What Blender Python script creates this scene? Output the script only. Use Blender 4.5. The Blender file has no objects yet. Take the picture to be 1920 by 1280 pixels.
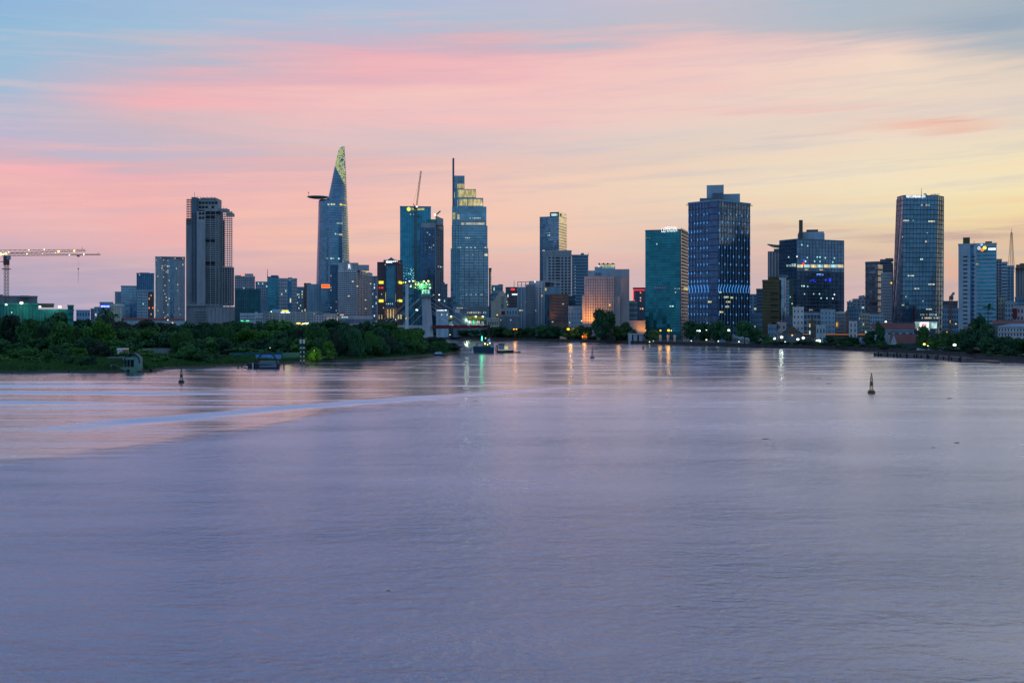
import bpy, math, random
from mathutils import Vector, Matrix
random.seed(7)
R = math.radians
F, H, GZ, HY = 2000.0, 20.0, 2.0, 600.0      # focal length in photo pixels, eye height (m), city ground level, horizon row
scene = bpy.context.scene
col = bpy.data.collections.new('scene'); scene.collection.children.link(col)
def X(px, D): return (px-960)/F*D
def Z(py, D): return H+(HY-py)/F*D
def P2(px, D): return Vector((X(px, D), D))
def lin(c): return tuple((v/255/12.92 if v/255 <= .04045 else ((v/255+.055)/1.055)**2.4) for v in c)+(1,)

# ------------------------------------------------------------------ materials
MATS = {}
def newmat(n):
    m = bpy.data.materials.new(n); m.use_nodes = True
    return m, m.node_tree.nodes, m.node_tree.links, m.node_tree.nodes['Principled BSDF']
def wall(n, c, rough=.8, var=.25, scale=.12, metal=0, streak=True):
    m, N, L, b = newmat(n)
    tc = N.new('ShaderNodeTexCoord'); mp = N.new('ShaderNodeMapping')
    mp.inputs['Scale'].default_value = (1, 1, .25 if streak else 1)
    nz = N.new('ShaderNodeTexNoise'); nz.inputs['Scale'].default_value = scale; nz.inputs['Detail'].default_value = 6
    nz.inputs['Roughness'].default_value = .7
    rp = N.new('ShaderNodeValToRGB')
    rp.color_ramp.elements[0].position = .3; rp.color_ramp.elements[1].position = .7
    rp.color_ramp.elements[0].color = (c[0]*(1-var), c[1]*(1-var), c[2]*(1-var), 1)
    rp.color_ramp.elements[1].color = (min(1, c[0]*(1+var)), min(1, c[1]*(1+var)), min(1, c[2]*(1+var)), 1)
    L.new(tc.outputs['Object'], mp.inputs[0]); L.new(mp.outputs[0], nz.inputs['Vector'])
    L.new(nz.outputs['Fac'], rp.inputs[0]); L.new(rp.outputs[0], b.inputs['Base Color'])
    b.inputs['Roughness'].default_value = rough; b.inputs['Metallic'].default_value = metal
    MATS[n] = m
def glass(n, c, metal=.85, rough=.16, cell=(4.0, 4.0, 3.6)):
    # facade glass: tinted mirror, every pane of slightly different tint and tilt
    m, N, L, b = newmat(n)
    tc = N.new('ShaderNodeTexCoord'); sn = N.new('ShaderNodeVectorMath'); sn.operation = 'SNAP'
    sn.inputs[1].default_value = cell
    wn = N.new('ShaderNodeTexWhiteNoise'); wn.noise_dimensions = '3D'
    L.new(tc.outputs['Object'], sn.inputs[0]); L.new(sn.outputs[0], wn.inputs[0])
    nz = N.new('ShaderNodeTexNoise'); nz.inputs['Scale'].default_value = .035; nz.inputs['Detail'].default_value = 3
    L.new(tc.outputs['Object'], nz.inputs['Vector'])
    ad = N.new('ShaderNodeMath'); ad.operation = 'MULTIPLY_ADD'; ad.inputs[1].default_value = .35
    L.new(wn.outputs['Value'], ad.inputs[0]); L.new(nz.outputs['Fac'], ad.inputs[2])
    rp = N.new('ShaderNodeValToRGB')
    rp.color_ramp.elements[0].position = .3; rp.color_ramp.elements[1].position = .95
    rp.color_ramp.elements[0].color = (c[0]*.62, c[1]*.66, c[2]*.7, 1); rp.color_ramp.elements[1].color = (c[0]*1.3, c[1]*1.3, c[2]*1.3, 1)
    L.new(ad.outputs[0], rp.inputs[0]); L.new(rp.outputs[0], b.inputs['Base Color'])
    sb = N.new('ShaderNodeVectorMath'); sb.operation = 'SUBTRACT'; sb.inputs[1].default_value = (.5, .5, .5)
    L.new(wn.outputs['Color'], sb.inputs[0])
    sc = N.new('ShaderNodeVectorMath'); sc.operation = 'SCALE'; sc.inputs['Scale'].default_value = .05
    L.new(sb.outputs[0], sc.inputs[0])
    ge = N.new('ShaderNodeNewGeometry'); av = N.new('ShaderNodeVectorMath'); av.operation = 'ADD'
    L.new(ge.outputs['Normal'], av.inputs[0]); L.new(sc.outputs[0], av.inputs[1])
    no = N.new('ShaderNodeVectorMath'); no.operation = 'NORMALIZE'
    L.new(av.outputs[0], no.inputs[0]); L.new(no.outputs[0], b.inputs['Normal'])
    b.inputs['Metallic'].default_value = metal; b.inputs['Roughness'].default_value = rough
    MATS[n] = m
def glow(n, c, s):
    m, N, L, b = newmat(n)
    b.inputs['Base Color'].default_value = (c[0]*.5, c[1]*.5, c[2]*.5, 1)
    b.inputs['Emission Color'].default_value = (*c[:3], 1); b.inputs['Emission Strength'].default_value = s
    if n in ('lit_gold', 'lit_warm', 'lit_cool', 'lit_dim'):      # rooms behind the panes are not all equally bright
        tc = N.new('ShaderNodeTexCoord'); mp = N.new('ShaderNodeMapping'); mp.inputs['Scale'].default_value = (1, 1, .35); nz = N.new('ShaderNodeTexNoise'); nz.inputs['Scale'].default_value = .38; nz.inputs['Detail'].default_value = 4
        mr = N.new('ShaderNodeMapRange'); mr.inputs[1].default_value = .35; mr.inputs[2].default_value = .65; mr.inputs[3].default_value = s*.5; mr.inputs[4].default_value = s*1.45
        ge = N.new('ShaderNodeNewGeometry'); L.new(ge.outputs['Position'], mp.inputs[0]); L.new(mp.outputs[0], nz.inputs['Vector']); L.new(nz.outputs['Fac'], mr.inputs[0]); L.new(mr.outputs[0], b.inputs['Emission Strength'])
    MATS[n] = m
glass('glass_blue', (.23, .35, .44)); glass('glass_navy', (.13, .24, .33)); glass('glass_teal', (.05, .26, .36))
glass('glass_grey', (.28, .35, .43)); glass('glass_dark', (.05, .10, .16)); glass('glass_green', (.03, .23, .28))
glass('glass_deep', (.05, .15, .28)); glass('glass_tower', (.17, .28, .38)); glass('glass_mirror', (.75, .74, .72), .95, .12)
glass('window_glass', (.07, .11, .17), .5, .2, (1.7, 1.7, 2.3))
wall('white', (.60, .62, .66)); wall('offwhite', (.42, .45, .50)); wall('grey', (.32, .35, .39)); wall('concrete', (.38, .39, .42), var=.25)
wall('conc_dark', (.24, .26, .30), var=.3)
wall('orange_paint', (.5, .16, .07)); wall('cream', (.50, .47, .38)); wall('pink', (.52, .43, .45)); wall('brown', (.13, .10, .085), var=.3)
wall('terracotta', (.26, .15, .12)); wall('redbrown', (.10, .055, .06)); wall('bluewall', (.20, .33, .46)); wall('paleblue', (.34, .46, .56))
wall('slate', (.13, .18, .24)); wall('darkframe', (.04, .05, .07)); wall('net_green', (.03, .27, .25), var=.4, scale=.3); wall('net_teal', (.025, .13, .16), var=.4, scale=.25)
wall('roof_red', (.16, .055, .055)); wall('roof_grey', (.17, .19, .22)); wall('steel', (.19, .15, .115), .5, metal=.4); wall('rust', (.16, .07, .05))
wall('void_shade', (.075, .09, .115)); wall('black', (.02, .022, .025)); wall('blackboat', (.03, .04, .05)); wall('boatgreen', (.12, .24, .18)); wall('boatteal', (.13, .27, .24))
wall('boatblue', (.012, .045, .09)); wall('tarp_blue', (.05, .20, .42)); wall('wood', (.12, .09, .07), scale=1.5); wall('buoy_yellow', (.17, .10, .02)); wall('deck_red', (.16, .02, .03))
wall('olive', (.10, .10, .035)); wall('gold_sky_tint', (.62, .52, .26)); wall('yellow', (.42, .36, .04)); wall('stone', (.10, .10, .11), scale=.6, streak=False)
wall('dry', (.22, .17, .14), scale=.5, streak=False)
glow('lit_cool', (.55, .9, .85), .7); glow('lit_warm', (1, .80, .45), .7); glow('lit_yellow', (1, .86, .08), 1.1); glow('lit_lime', (.72, .80, .25), .62)
glow('lit_white', (.95, 1, 1), 1.2); glow('led_blue', (.10, .42, 1), 1.0); glow('led_royal', (.03, .05, .9), .9); glow('lit_red', (1, .03, .02), 1.6); glow('lit_green', (.05, 1, .25), 1.6)
glow('lit_orange', (1, .45, .03), 2.0); glow('lit_gold', (.80, .66, .26), .62); glow('lit_dim', (.55, .75, .70), .32); glow('lit_aqua', (.35, .95, .90), .9)
glow('lamp_white', (.98, 1, .78), 2.2); glow('lamp_cool', (.85, 1, .92), 2.0); glow('lamp_amber', (1, .40, .03), 2.4); glow('lit_trail', (1, .36, .12), .45); glow('lamp_green', (.04, 1, .42), 9); glow('lamp_yellow', (1, .86, .18), 3.5)
glow('sign_blue', (.04, .09, .75), 1.0); glow('sign_orange', (1, .22, .03), 1.3); glow('sign_sky', (.25, .5, 1), 1.2)
def leafmat(n, a, c):
    m, N, L, b = newmat(n)
    tc = N.new('ShaderNodeTexCoord'); nz = N.new('ShaderNodeTexNoise'); nz.inputs['Scale'].default_value = 3.2; nz.inputs['Detail'].default_value = 4
    oi = N.new('ShaderNodeObjectInfo'); ad = N.new('ShaderNodeMath'); ad.operation = 'MULTIPLY_ADD'; ad.inputs[1].default_value = .3
    rp = N.new('ShaderNodeValToRGB'); rp.color_ramp.elements[0].position = .42; rp.color_ramp.elements[1].position = .92
    rp.color_ramp.elements[0].color = (*a, 1); rp.color_ramp.elements[1].color = (*c, 1)
    L.new(tc.outputs['Object'], nz.inputs['Vector']); L.new(oi.outputs['Random'], ad.inputs[0]); L.new(nz.outputs['Fac'], ad.inputs[2])
    L.new(ad.outputs[0], rp.inputs[0]); L.new(rp.outputs[0], b.inputs['Base Color']); b.inputs['Roughness'].default_value = .75
    b.inputs['Specular IOR Level'].default_value = .15
    MATS[n] = m
leafmat('leaf_dark', (.015, .064, .038), (.06, .17, .068)); leafmat('leaf_mid', (.024, .095, .036), (.085, .23, .058)); leafmat('leaf_light', (.03, .12, .025), (.09, .23, .04))
leafmat('grass_blade', (.025, .10, .03), (.08, .20, .055)); leafmat('leaf_grey', (.022, .045, .035), (.06, .085, .06))
wall('bark', (.06, .05, .04), scale=2)

# ------------------------------------------------------------------ mesh helpers
class MB:
    def __init__(s): s.v = []; s.f = []; s.m = []
    def add(s, vs, fs, k):
        o = len(s.v); s.v += [tuple(v) for v in vs]; s.f += [tuple(i+o for i in f) for f in fs]; s.m += [k]*len(fs)
    def hexa(s, q, k):   # q: 4 bottom then 4 top
        s.add(q, [(3, 2, 1, 0), (4, 5, 6, 7), (0, 1, 5, 4), (1, 2, 6, 5), (2, 3, 7, 6), (3, 0, 4, 7)], k)
    def box(s, x0, x1, y0, y1, z0, z1, k):
        s.hexa([(x0, y0, z0), (x1, y0, z0), (x1, y1, z0), (x0, y1, z0), (x0, y0, z1), (x1, y0, z1), (x1, y1, z1), (x0, y1, z1)], k)
    def prism(s, pb, z0, z1, k, pt=None):
        n = len(pb); pt = pt or pb
        s.add([(p[0], p[1], z0) for p in pb]+[(p[0], p[1], z1) for p in pt],
              [tuple(range(n-1, -1, -1)), tuple(range(n, 2*n))]+[(i, (i+1) % n, n+(i+1) % n, n+i) for i in range(n)], k)
    def rings(s, rs, k):   # list of rings of 3d points, capped
        n = len(rs[0]); vs = [p for r in rs for p in r]
        fs = [(j*n+i, j*n+(i+1) % n, (j+1)*n+(i+1) % n, (j+1)*n+i) for j in range(len(rs)-1) for i in range(n)]
        fs += [tuple(range(n-1, -1, -1)), tuple(range((len(rs)-1)*n, len(rs)*n))]
        s.add(vs, fs, k)
    def tube(s, a, b, r0, k, r1=None, n=4):
        a, b = Vector(a), Vector(b); d = (b-a)
        if d.length < 1e-6: return
        d.normalize(); r1 = r0 if r1 is None else r1
        u = d.orthogonal().normalized(); w = d.cross(u)
        an = [2*math.pi*(i+.5)/n for i in range(n)]
        s.rings([[a+(u*math.cos(t)+w*math.sin(t))*r0 for t in an], [b+(u*math.cos(t)+w*math.sin(t))*r1 for t in an]], k)
    def ball(s, c, r, k, n=8, sz=1.0):
        rs = []
        for j in range(1, n//2+1):
            ph = math.pi*j/(n//2+1)
            rs.append([(c[0]+r*math.sin(ph)*math.cos(2*math.pi*i/n), c[1]+r*math.sin(ph)*math.sin(2*math.pi*i/n), c[2]-r*sz*math.cos(ph)) for i in range(n)])
        s.rings(rs, k)
    def lattice(s, a, b, w, step, k, r=.12, rb=.07, up=(0, 1, 0)):   # square lattice boom
        a, b = Vector(a), Vector(b); d = (b-a); L = d.length; d.normalize()
        u = Vector(up); u = (u-d*u.dot(d)).normalized(); v = d.cross(u)
        cs = [(u*i+v*j)*w/2 for i, j in ((-1, -1), (1, -1), (1, 1), (-1, 1))]
        for c in cs: s.tube(a+c, b+c, r, k)
        n = max(1, int(L/step))
        for q in range(n):
            p0 = a+d*L*q/n; p1 = a+d*L*(q+1)/n
            for j in range(4):
                c0, c1 = cs[j], cs[(j+1) % 4]
                s.tube(p0+c0, p1+c1, rb, k, n=3); s.tube(p1+c0, p1+c1, rb, k, n=3)
    def build(s, name, parent=None, loc=None, auto=False):
        ks = list(dict.fromkeys(s.m)); me = bpy.data.meshes.new(name)
        o0 = Vector(loc) if loc is not None else (Vector(parent['org']) if parent is not None else Vector((0, 0, 0)))
        me.from_pydata([(v[0]-o0[0], v[1]-o0[1], v[2]-o0[2]) for v in s.v], [], s.f)
        for k in ks: me.materials.append(MATS[k])
        ix = {k: i for i, k in enumerate(ks)}; me.polygons.foreach_set('material_index', [ix[k] for k in s.m]); me.update()
        o = bpy.data.objects.new(name, me); col.objects.link(o)
        if parent is not None:
            o.parent = parent; o.location = o0-Vector(parent['org']) if loc is not None else (0, 0, 0)
            if loc is None: o['org'] = tuple(parent['org'])
        elif loc is not None: o.location = o0
        return o
def tag(o, label=None, cat=None, group=None, kind=None):
    if label: o['label'] = label
    if cat: o['category'] = cat
    if group: o['group'] = group
    if kind: o['kind'] = kind
    return o
def thing(name, label, cat, loc, group=None):
    o = bpy.data.objects.new(name, None); o.location = loc; o.empty_display_size = 1; o['org'] = tuple(loc); col.objects.link(o)
    return tag(o, label, cat, group)
def part(name, mb, parent, label=None): return tag(mb.build(name, parent), label)
def textmesh(s):
    cu = bpy.data.curves.new('lettering', 'FONT'); cu.body = s; cu.extrude = .06; cu.resolution_u = 3; cu.offset = .0
    ob = bpy.data.objects.new('lettering', cu); col.objects.link(ob)
    dg = bpy.context.evaluated_depsgraph_get(); dg.update()
    me = bpy.data.meshes.new_from_object(ob.evaluated_get(dg)); bpy.data.objects.remove(ob); return me

# ------------------------------------------------------------------ buildings
def frontal(px0, px1, D, depth):
    """rectangle whose front is square to the line of sight; D is the distance of the front's middle"""
    r = ((px0+px1)/2-960)/F; c = Vector((r*D, D)); w = Vector((r, 1)).normalized(); d = Vector((w.y, -w.x))
    def hit(px):
        q = (px-960)/F; t = (q*c.y-c.x)/(d.x-q*d.y); return c+d*t
    a, b = hit(px0), hit(px1)
    return [a, b, b+w*depth, a+w*depth]
def cornered(px0, px1, px2, D, ang):
    """rectangle seen over its near corner px1; ang turns the left face away from frontal (degrees)"""
    r = (px1-960)/F; c = Vector((r*D, D)); w = Vector((r, 1)).normalized(); rt = Vector((w.y, -w.x)); a = R(ang)
    dl = -rt*math.cos(a)+w*math.sin(a); dr = rt*math.sin(a)+w*math.cos(a)
    def hit(px, d):
        q = (px-960)/F; return c+d*((q*c.y-c.x)/(d.x-q*d.y))
    A, B = hit(px0, dl), hit(px2, dr)
    return [A, c, B, A+B-c]
class Bld:
    def __init__(s, name, label, pts, py, wallkey, parent=None, z0=GZ, topts=None, group=None, cat='building', body='wall', nvis=None, Dref=None, hidden=False, z1=None):
        s.p = [Vector(p) for p in pts]; s.t = [Vector(p) for p in (topts or pts)]; s.z0 = z0
        s.D = Dref or min(p.y for p in s.p); s.z1 = z1 if z1 is not None else Z(py, s.D)
        if parent is None:
            c = sum(s.p, Vector((0, 0)))/len(s.p)
            s.root = thing(name, label, cat, (c.x, c.y, z0), group); s.name = name
        else: s.root = parent
        mb = MB(); mb.prism(s.p, z0, s.z1, wallkey, s.t); 
        s.body = part(body, mb, s.root)
        s.g = MB(); s.w = []; s.r = MB()
    def pt(s, i, u, z, out=0):
        k = (z-s.z0)/(s.z1-s.z0); n = len(s.p)
        a = s.p[i].lerp(s.t[i], k); b = s.p[(i+1) % n].lerp(s.t[(i+1) % n], k); d = b-a; nn = Vector((d.y, -d.x)).normalized()
        q = a+d*u+nn*out; return (q.x, q.y, z)
    def wd(s, i): return (s.p[(i+1) % len(s.p)]-s.p[i]).length
    def u(s, i, px, py=None):
        a = s.p[i]; b = s.p[(i+1) % len(s.p)]
        if py is not None and s.t != s.p:
            k = min(1, max(0, (Z(py, a.y)-s.z0)/(s.z1-s.z0))); a = a.lerp(s.t[i], k); b = b.lerp(s.t[(i+1) % len(s.p)], k)
        r = (px-960)/F; return (r*a.y-a.x)/((b.x-a.x)-r*(b.y-a.y))
    def zz(s, i, px, py):
        a = s.p[i]; b = s.p[(i+1) % len(s.p)]; return Z(py, (a+(b-a)*s.u(i, px)).y)
    def q8(s, i, u0, u1, za, zb, out, inn=.05):
        return [s.pt(i, u0, za, out), s.pt(i, u1, za, out), s.pt(i, u1, za, -inn), s.pt(i, u0, za, -inn),
                s.pt(i, u0, zb, out), s.pt(i, u1, zb, out), s.pt(i, u1, zb, -inn), s.pt(i, u0, zb, -inn)]
    def rng(s, i, ur, zr):
        u0, u1 = (0, 1) if ur is None else (s.u(i, ur[0]), s.u(i, ur[1]))
        pm = (ur[0]+ur[1])/2 if ur else None
        def zc(py): return Z(py, s.D) if pm is None else s.zz(i, pm, py)
        zb, zt = (s.z0, s.z1) if zr is None else (zc(zr[1]), zc(zr[0]))
        return u0, u1, max(zb, s.z0), zt
    def bands(s, i, key, n=None, frac=.25, out=.35, ur=None, zr=None, fh=3.6):
        u0, u1, zb, zt = s.rng(i, ur, zr); n = n or max(1, round((zt-zb)/fh)); h = (zt-zb)/n
        for k in range(n): s.g.hexa(s.q8(i, u0, u1, zb+h*(k+1)-h*frac, zb+h*(k+1), out), key)
    def mull(s, i, key, n, w=.5, out=.5, ur=None, zr=None):
        u0, u1, zb, zt = s.rng(i, ur, zr); hw = w/2/s.wd(i)
        for k in range(n+1):
            u = u0+(u1-u0)*k/n; s.g.hexa(s.q8(i, max(u0, u-hw), min(u1, u+hw), zb, zt, out), key)
    def win(s, i, nf=None, nb=None, wf=.5, hf=.5, key='window_glass', lit=.05, lk=('lit_warm', 'lit_cool'), ur=None, zr=None, fh=3.6, bw=4.5, out=.12, frame=None):
        u0, u1, zb, zt = s.rng(i, ur, zr); nf = nf or max(1, round((zt-zb)/fh)); nb = nb or max(1, round((u1-u0)*s.wd(i)/bw))
        h = (zt-zb)/nf; w = (u1-u0)/nb
        for a in range(nf):
            for b in range(nb):
                l = random.random() < lit
                s.w.append((i, u0+w*(b+.5-wf/2), u0+w*(b+.5+wf/2), zb+h*(a+.5-hf/2), zb+h*(a+.5+hf/2), random.choice(lk) if l else key, out, l))
    def litrow(s, i, px0, px1, py, n, p=.6, hpx=2.2, wf=.7, lk=('lit_cool', 'lit_warm'), out=.25):
        for k in range(n):
            if random.random() > p: continue
            c = px0+(px1-px0)*(k+.5)/n; hw = (px1-px0)/n*wf/2
            s.w.append((i, s.u(i, c-hw), s.u(i, c+hw), s.zz(i, c, py+hpx/2), s.zz(i, c, py-hpx/2), random.choice(lk), out, True))
    def rect(s, i, px0, px1, py0, py1, key, name, out=.4, label=None):
        m = (px0+px1)/2; mb = MB(); mb.hexa(s.q8(i, s.u(i, px0, py0), s.u(i, px1, py0), s.zz(i, m, py1), s.zz(i, m, py0), out), key)
        return part(name, mb, s.root, label)
    def text(s, i, txt, px0, px1, py0, py1, key, name='sign_lettering', out=.6):
        me = textmesh(txt); xs = [v.co.x for v in me.vertices]; ys = [v.co.y for v in me.vertices]
        x0, x1, y0, y1 = min(xs), max(xs), min(ys), max(ys); m = (px0+px1)/2
        ua, ub, za, zb = s.u(i, px0), s.u(i, px1), s.zz(i, m, py1), s.zz(i, m, py0); og = Vector(s.root['org'])
        for v in me.vertices:
            q = s.pt(i, ua+(ub-ua)*(v.co.x-x0)/(x1-x0), za+(zb-za)*(v.co.y-y0)/(y1-y0), out+v.co.z*4); v.co = Vector(q)-og
        me.materials.clear(); me.materials.append(MATS[key]); o = bpy.data.objects.new(name, me); o.parent = s.root; col.objects.link(o); return o
    def roofbox(s, px0, px1, py0, key, name='roof_house', inset=.35, py1=None):
        """plant room standing on the roof"""
        D = s.D+4; mb = MB(); pts = frontal(px0, px1, D, min(14, max(4, (s.p[-1]-s.p[0]).length*.5))); mb.prism(pts, s.z1-.02 if py1 is None else Z(py1, D), Z(py0, D), key)
        s.rh = part(name, mb, s.root); return s.rh
    def mast(s, px, py0, key='steel', w=.35, name='roof_mast'):
        D = s.D+5; mb = MB(); mb.tube((X(px, D), D, s.z1-.3), (X(px, D), D, Z(py0, D)), w, key, w*.5); return part(name, mb, getattr(s, 'rh', None) or s.root)
    def done(s, gname='facade_grid', cap=100, wname='window'):
        if s.g.v: part(gname, s.g, s.root)
        ws = sorted(s.w, key=lambda t: -t[7]); rest = MB()
        for j, (i, u0, u1, za, zb, key, out, l) in enumerate(ws):
            q = s.q8(i, u0, u1, za, zb, out)
            if j < cap:
                mb = MB(); mb.hexa(q, key); c = Vector(q[0])*.5+Vector(q[5])*.5
                mb.build('lit_window' if l else wname, s.root, loc=c)
            else: rest.hexa(q, key)
        if rest.v: tag(part(wname, rest, s.root), kind='stuff')
        return s
def parapet(s, key, h=1.2, t=.5):
    mb = MB(); n = len(s.t)
    for i in range(n): mb.hexa([s.pt(i, 0, s.z1, .25), s.pt(i, 1, s.z1, .25), s.pt(i, 1, s.z1, -t), s.pt(i, 0, s.z1, -t)]+[(p[0], p[1], s.z1+h) for p in (s.pt(i, 0, s.z1, .25), s.pt(i, 1, s.z1, .25), s.pt(i, 1, s.z1, -t), s.pt(i, 0, s.z1, -t))], key)
    part('parapet', mb, s.root)
def gable(root, pts, z0, z1, key, name='roof', over=.6, along=True):
    """pitched roof over four corner points a,b,c,d (a-b front); ridge parallel to a-b when along"""
    a, b, c, d = [Vector(p) for p in pts]; ct = (a+b+c+d)/4; a, b, c, d = [p+(p-ct).normalized()*over for p in (a, b, c, d)]
    if along: e, f = (a+d)/2, (b+c)/2
    else: e, f = (a+b)/2, (c+d)/2
    mb = MB(); vs = [(*a, z0), (*b, z0), (*c, z0), (*d, z0), (*e, z1), (*f, z1)]
    fs = [(0, 1, 5, 4), (2, 3, 4, 5), (1, 2, 5), (3, 0, 4), (3, 2, 1, 0)] if along else [(1, 2, 5, 4), (3, 0, 4, 5), (0, 1, 4), (2, 3, 5), (3, 2, 1, 0)]
    mb.add(vs, fs, key); return part(name, mb, root)
# ------------------------------------------------------------------ camera, world, light
cam = bpy.data.cameras.new('camera'); co = bpy.data.objects.new('camera', cam); col.objects.link(co); scene.camera = co
co.location = (0, 0, H); co.rotation_euler = (R(90), 0, 0); cam.sensor_width = 36; cam.lens = 36*F/1920; cam.shift_y = -(640-HY)/1920
cam.clip_start = 1; cam.clip_end = 60000
scene.view_settings.view_transform = 'Standard'; scene.view_settings.look = 'None'; scene.view_settings.exposure = 0; scene.view_settings.gamma = 1
scene.cycles.use_denoising = True; scene.cycles.max_bounces = 5; scene.cycles.sample_clamp_indirect = 4

world = bpy.data.worlds.new('World'); scene.world = world; world.use_nodes = True
N, L = world.node_tree.nodes, world.node_tree.links; bg = N['Background']
def math_(op, a, b=None, c=None, clamp=False):
    n = N.new('ShaderNodeMath'); n.operation = op; n.use_clamp = clamp
    for k, v in enumerate((a, b, c)):
        if v is None: continue
        if isinstance(v, (int, float)): n.inputs[k].default_value = v
        else: L.new(v, n.inputs[k])
    return n.outputs[0]
tc = N.new('ShaderNodeTexCoord'); sp = N.new('ShaderNodeSeparateXYZ'); L.new(tc.outputs['Generated'], sp.inputs[0])
x, y, z = sp.outputs
hyp = math_('SQRT', math_('ADD', math_('MULTIPLY', x, x), math_('MULTIPLY', y, y)))
az0 = math_('ARCTAN2', x, y); v0 = math_('DIVIDE', z, math_('MAXIMUM', hyp, 1e-4))
cb = N.new('ShaderNodeCombineXYZ'); L.new(math_('MULTIPLY', az0, 3.0), cb.inputs[0]); L.new(math_('MULTIPLY_ADD', az0, 1.2, math_('MULTIPLY', v0, 42.0)), cb.inputs[1])
def noise(vec, scale, detail, rough=.55, mul=None):
    n = N.new('ShaderNodeTexNoise'); n.inputs['Scale'].default_value = scale; n.inputs['Detail'].default_value = detail; n.inputs['Roughness'].default_value = rough
    L.new(vec, n.inputs['Vector']); return n.outputs['Fac']
n1 = noise(cb.outputs[0], 1.0, 7, .6)
cb2 = N.new('ShaderNodeCombineXYZ'); L.new(math_('MULTIPLY', az0, 2.0), cb2.inputs[0]); L.new(math_('MULTIPLY', v0, 7.0), cb2.inputs[1]); cb2.inputs[2].default_value = 3.3
n2 = noise(cb2.outputs[0], 1.6, 5, .5)
cb3 = N.new('ShaderNodeCombineXYZ'); L.new(math_('MULTIPLY', az0, 5.0), cb3.inputs[0]); L.new(math_('MULTIPLY_ADD', az0, -4.0, math_('MULTIPLY', v0, 85.0)), cb3.inputs[1]); cb3.inputs[2].default_value = 9.1
n3 = noise(cb3.outputs[0], 1.0, 6, .62)
v = math_('ADD', math_('MULTIPLY_ADD', math_('SUBTRACT', n3, .5), .05, v0), math_('ADD', math_('MULTIPLY', math_('SUBTRACT', n1, .5), .055), math_('MULTIPLY', math_('SUBTRACT', n2, .5), .035)))
az = math_('ADD', az0, math_('MULTIPLY', math_('SUBTRACT', n2, .5), .25))
t = math_('MULTIPLY', v, 1/.6, clamp=True)
def soft(c, k):
    if c[0] > c[1]+30 and c[2] > c[1]: c = (c[0], c[1]+(c[0]-c[1])*.08, c[2]-(c[2]-c[1])*.25)      # rose turned a little towards salmon
    if c[2] > c[0]+18: k = min(1.08, k+.3)
    g = .3*c[0]+.59*c[1]+.11*c[2]; return tuple(min(255, g+(v_-g)*k+8) for v_ in c)
def tri(k, a, b, c): return tuple(p+(q-p)*k*2 if k < .5 else q+(r-q)*(k-.5)*2 for p, q, r in zip(a, b, c))
def topc(px): k = px/1920; return [(-250, tri(k, (88, 146, 212), (190, 174, 216), (216, 208, 220))), (-500, tri(k, (62, 122, 196), (136, 148, 204), (172, 184, 212)))]
def colm(px, stops):
    stops = [s_ for s_ in stops if s_[0] > -200]+topc(px)
    stops = [(py, soft(c, .80 if px < 1200 else .66 if px < 1500 else .60)) for py, c in stops]
    a = math.atan((px-960)/F); return a, [((HY-py)/F*math.cos(a)/.6, c) for py, c in stops]
def far(deg, stops): return R(deg), [(v_/.6, c) for v_, c in stops]
top = [(-250, (158, 182, 210)), (-500, (140, 168, 204))]
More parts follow.
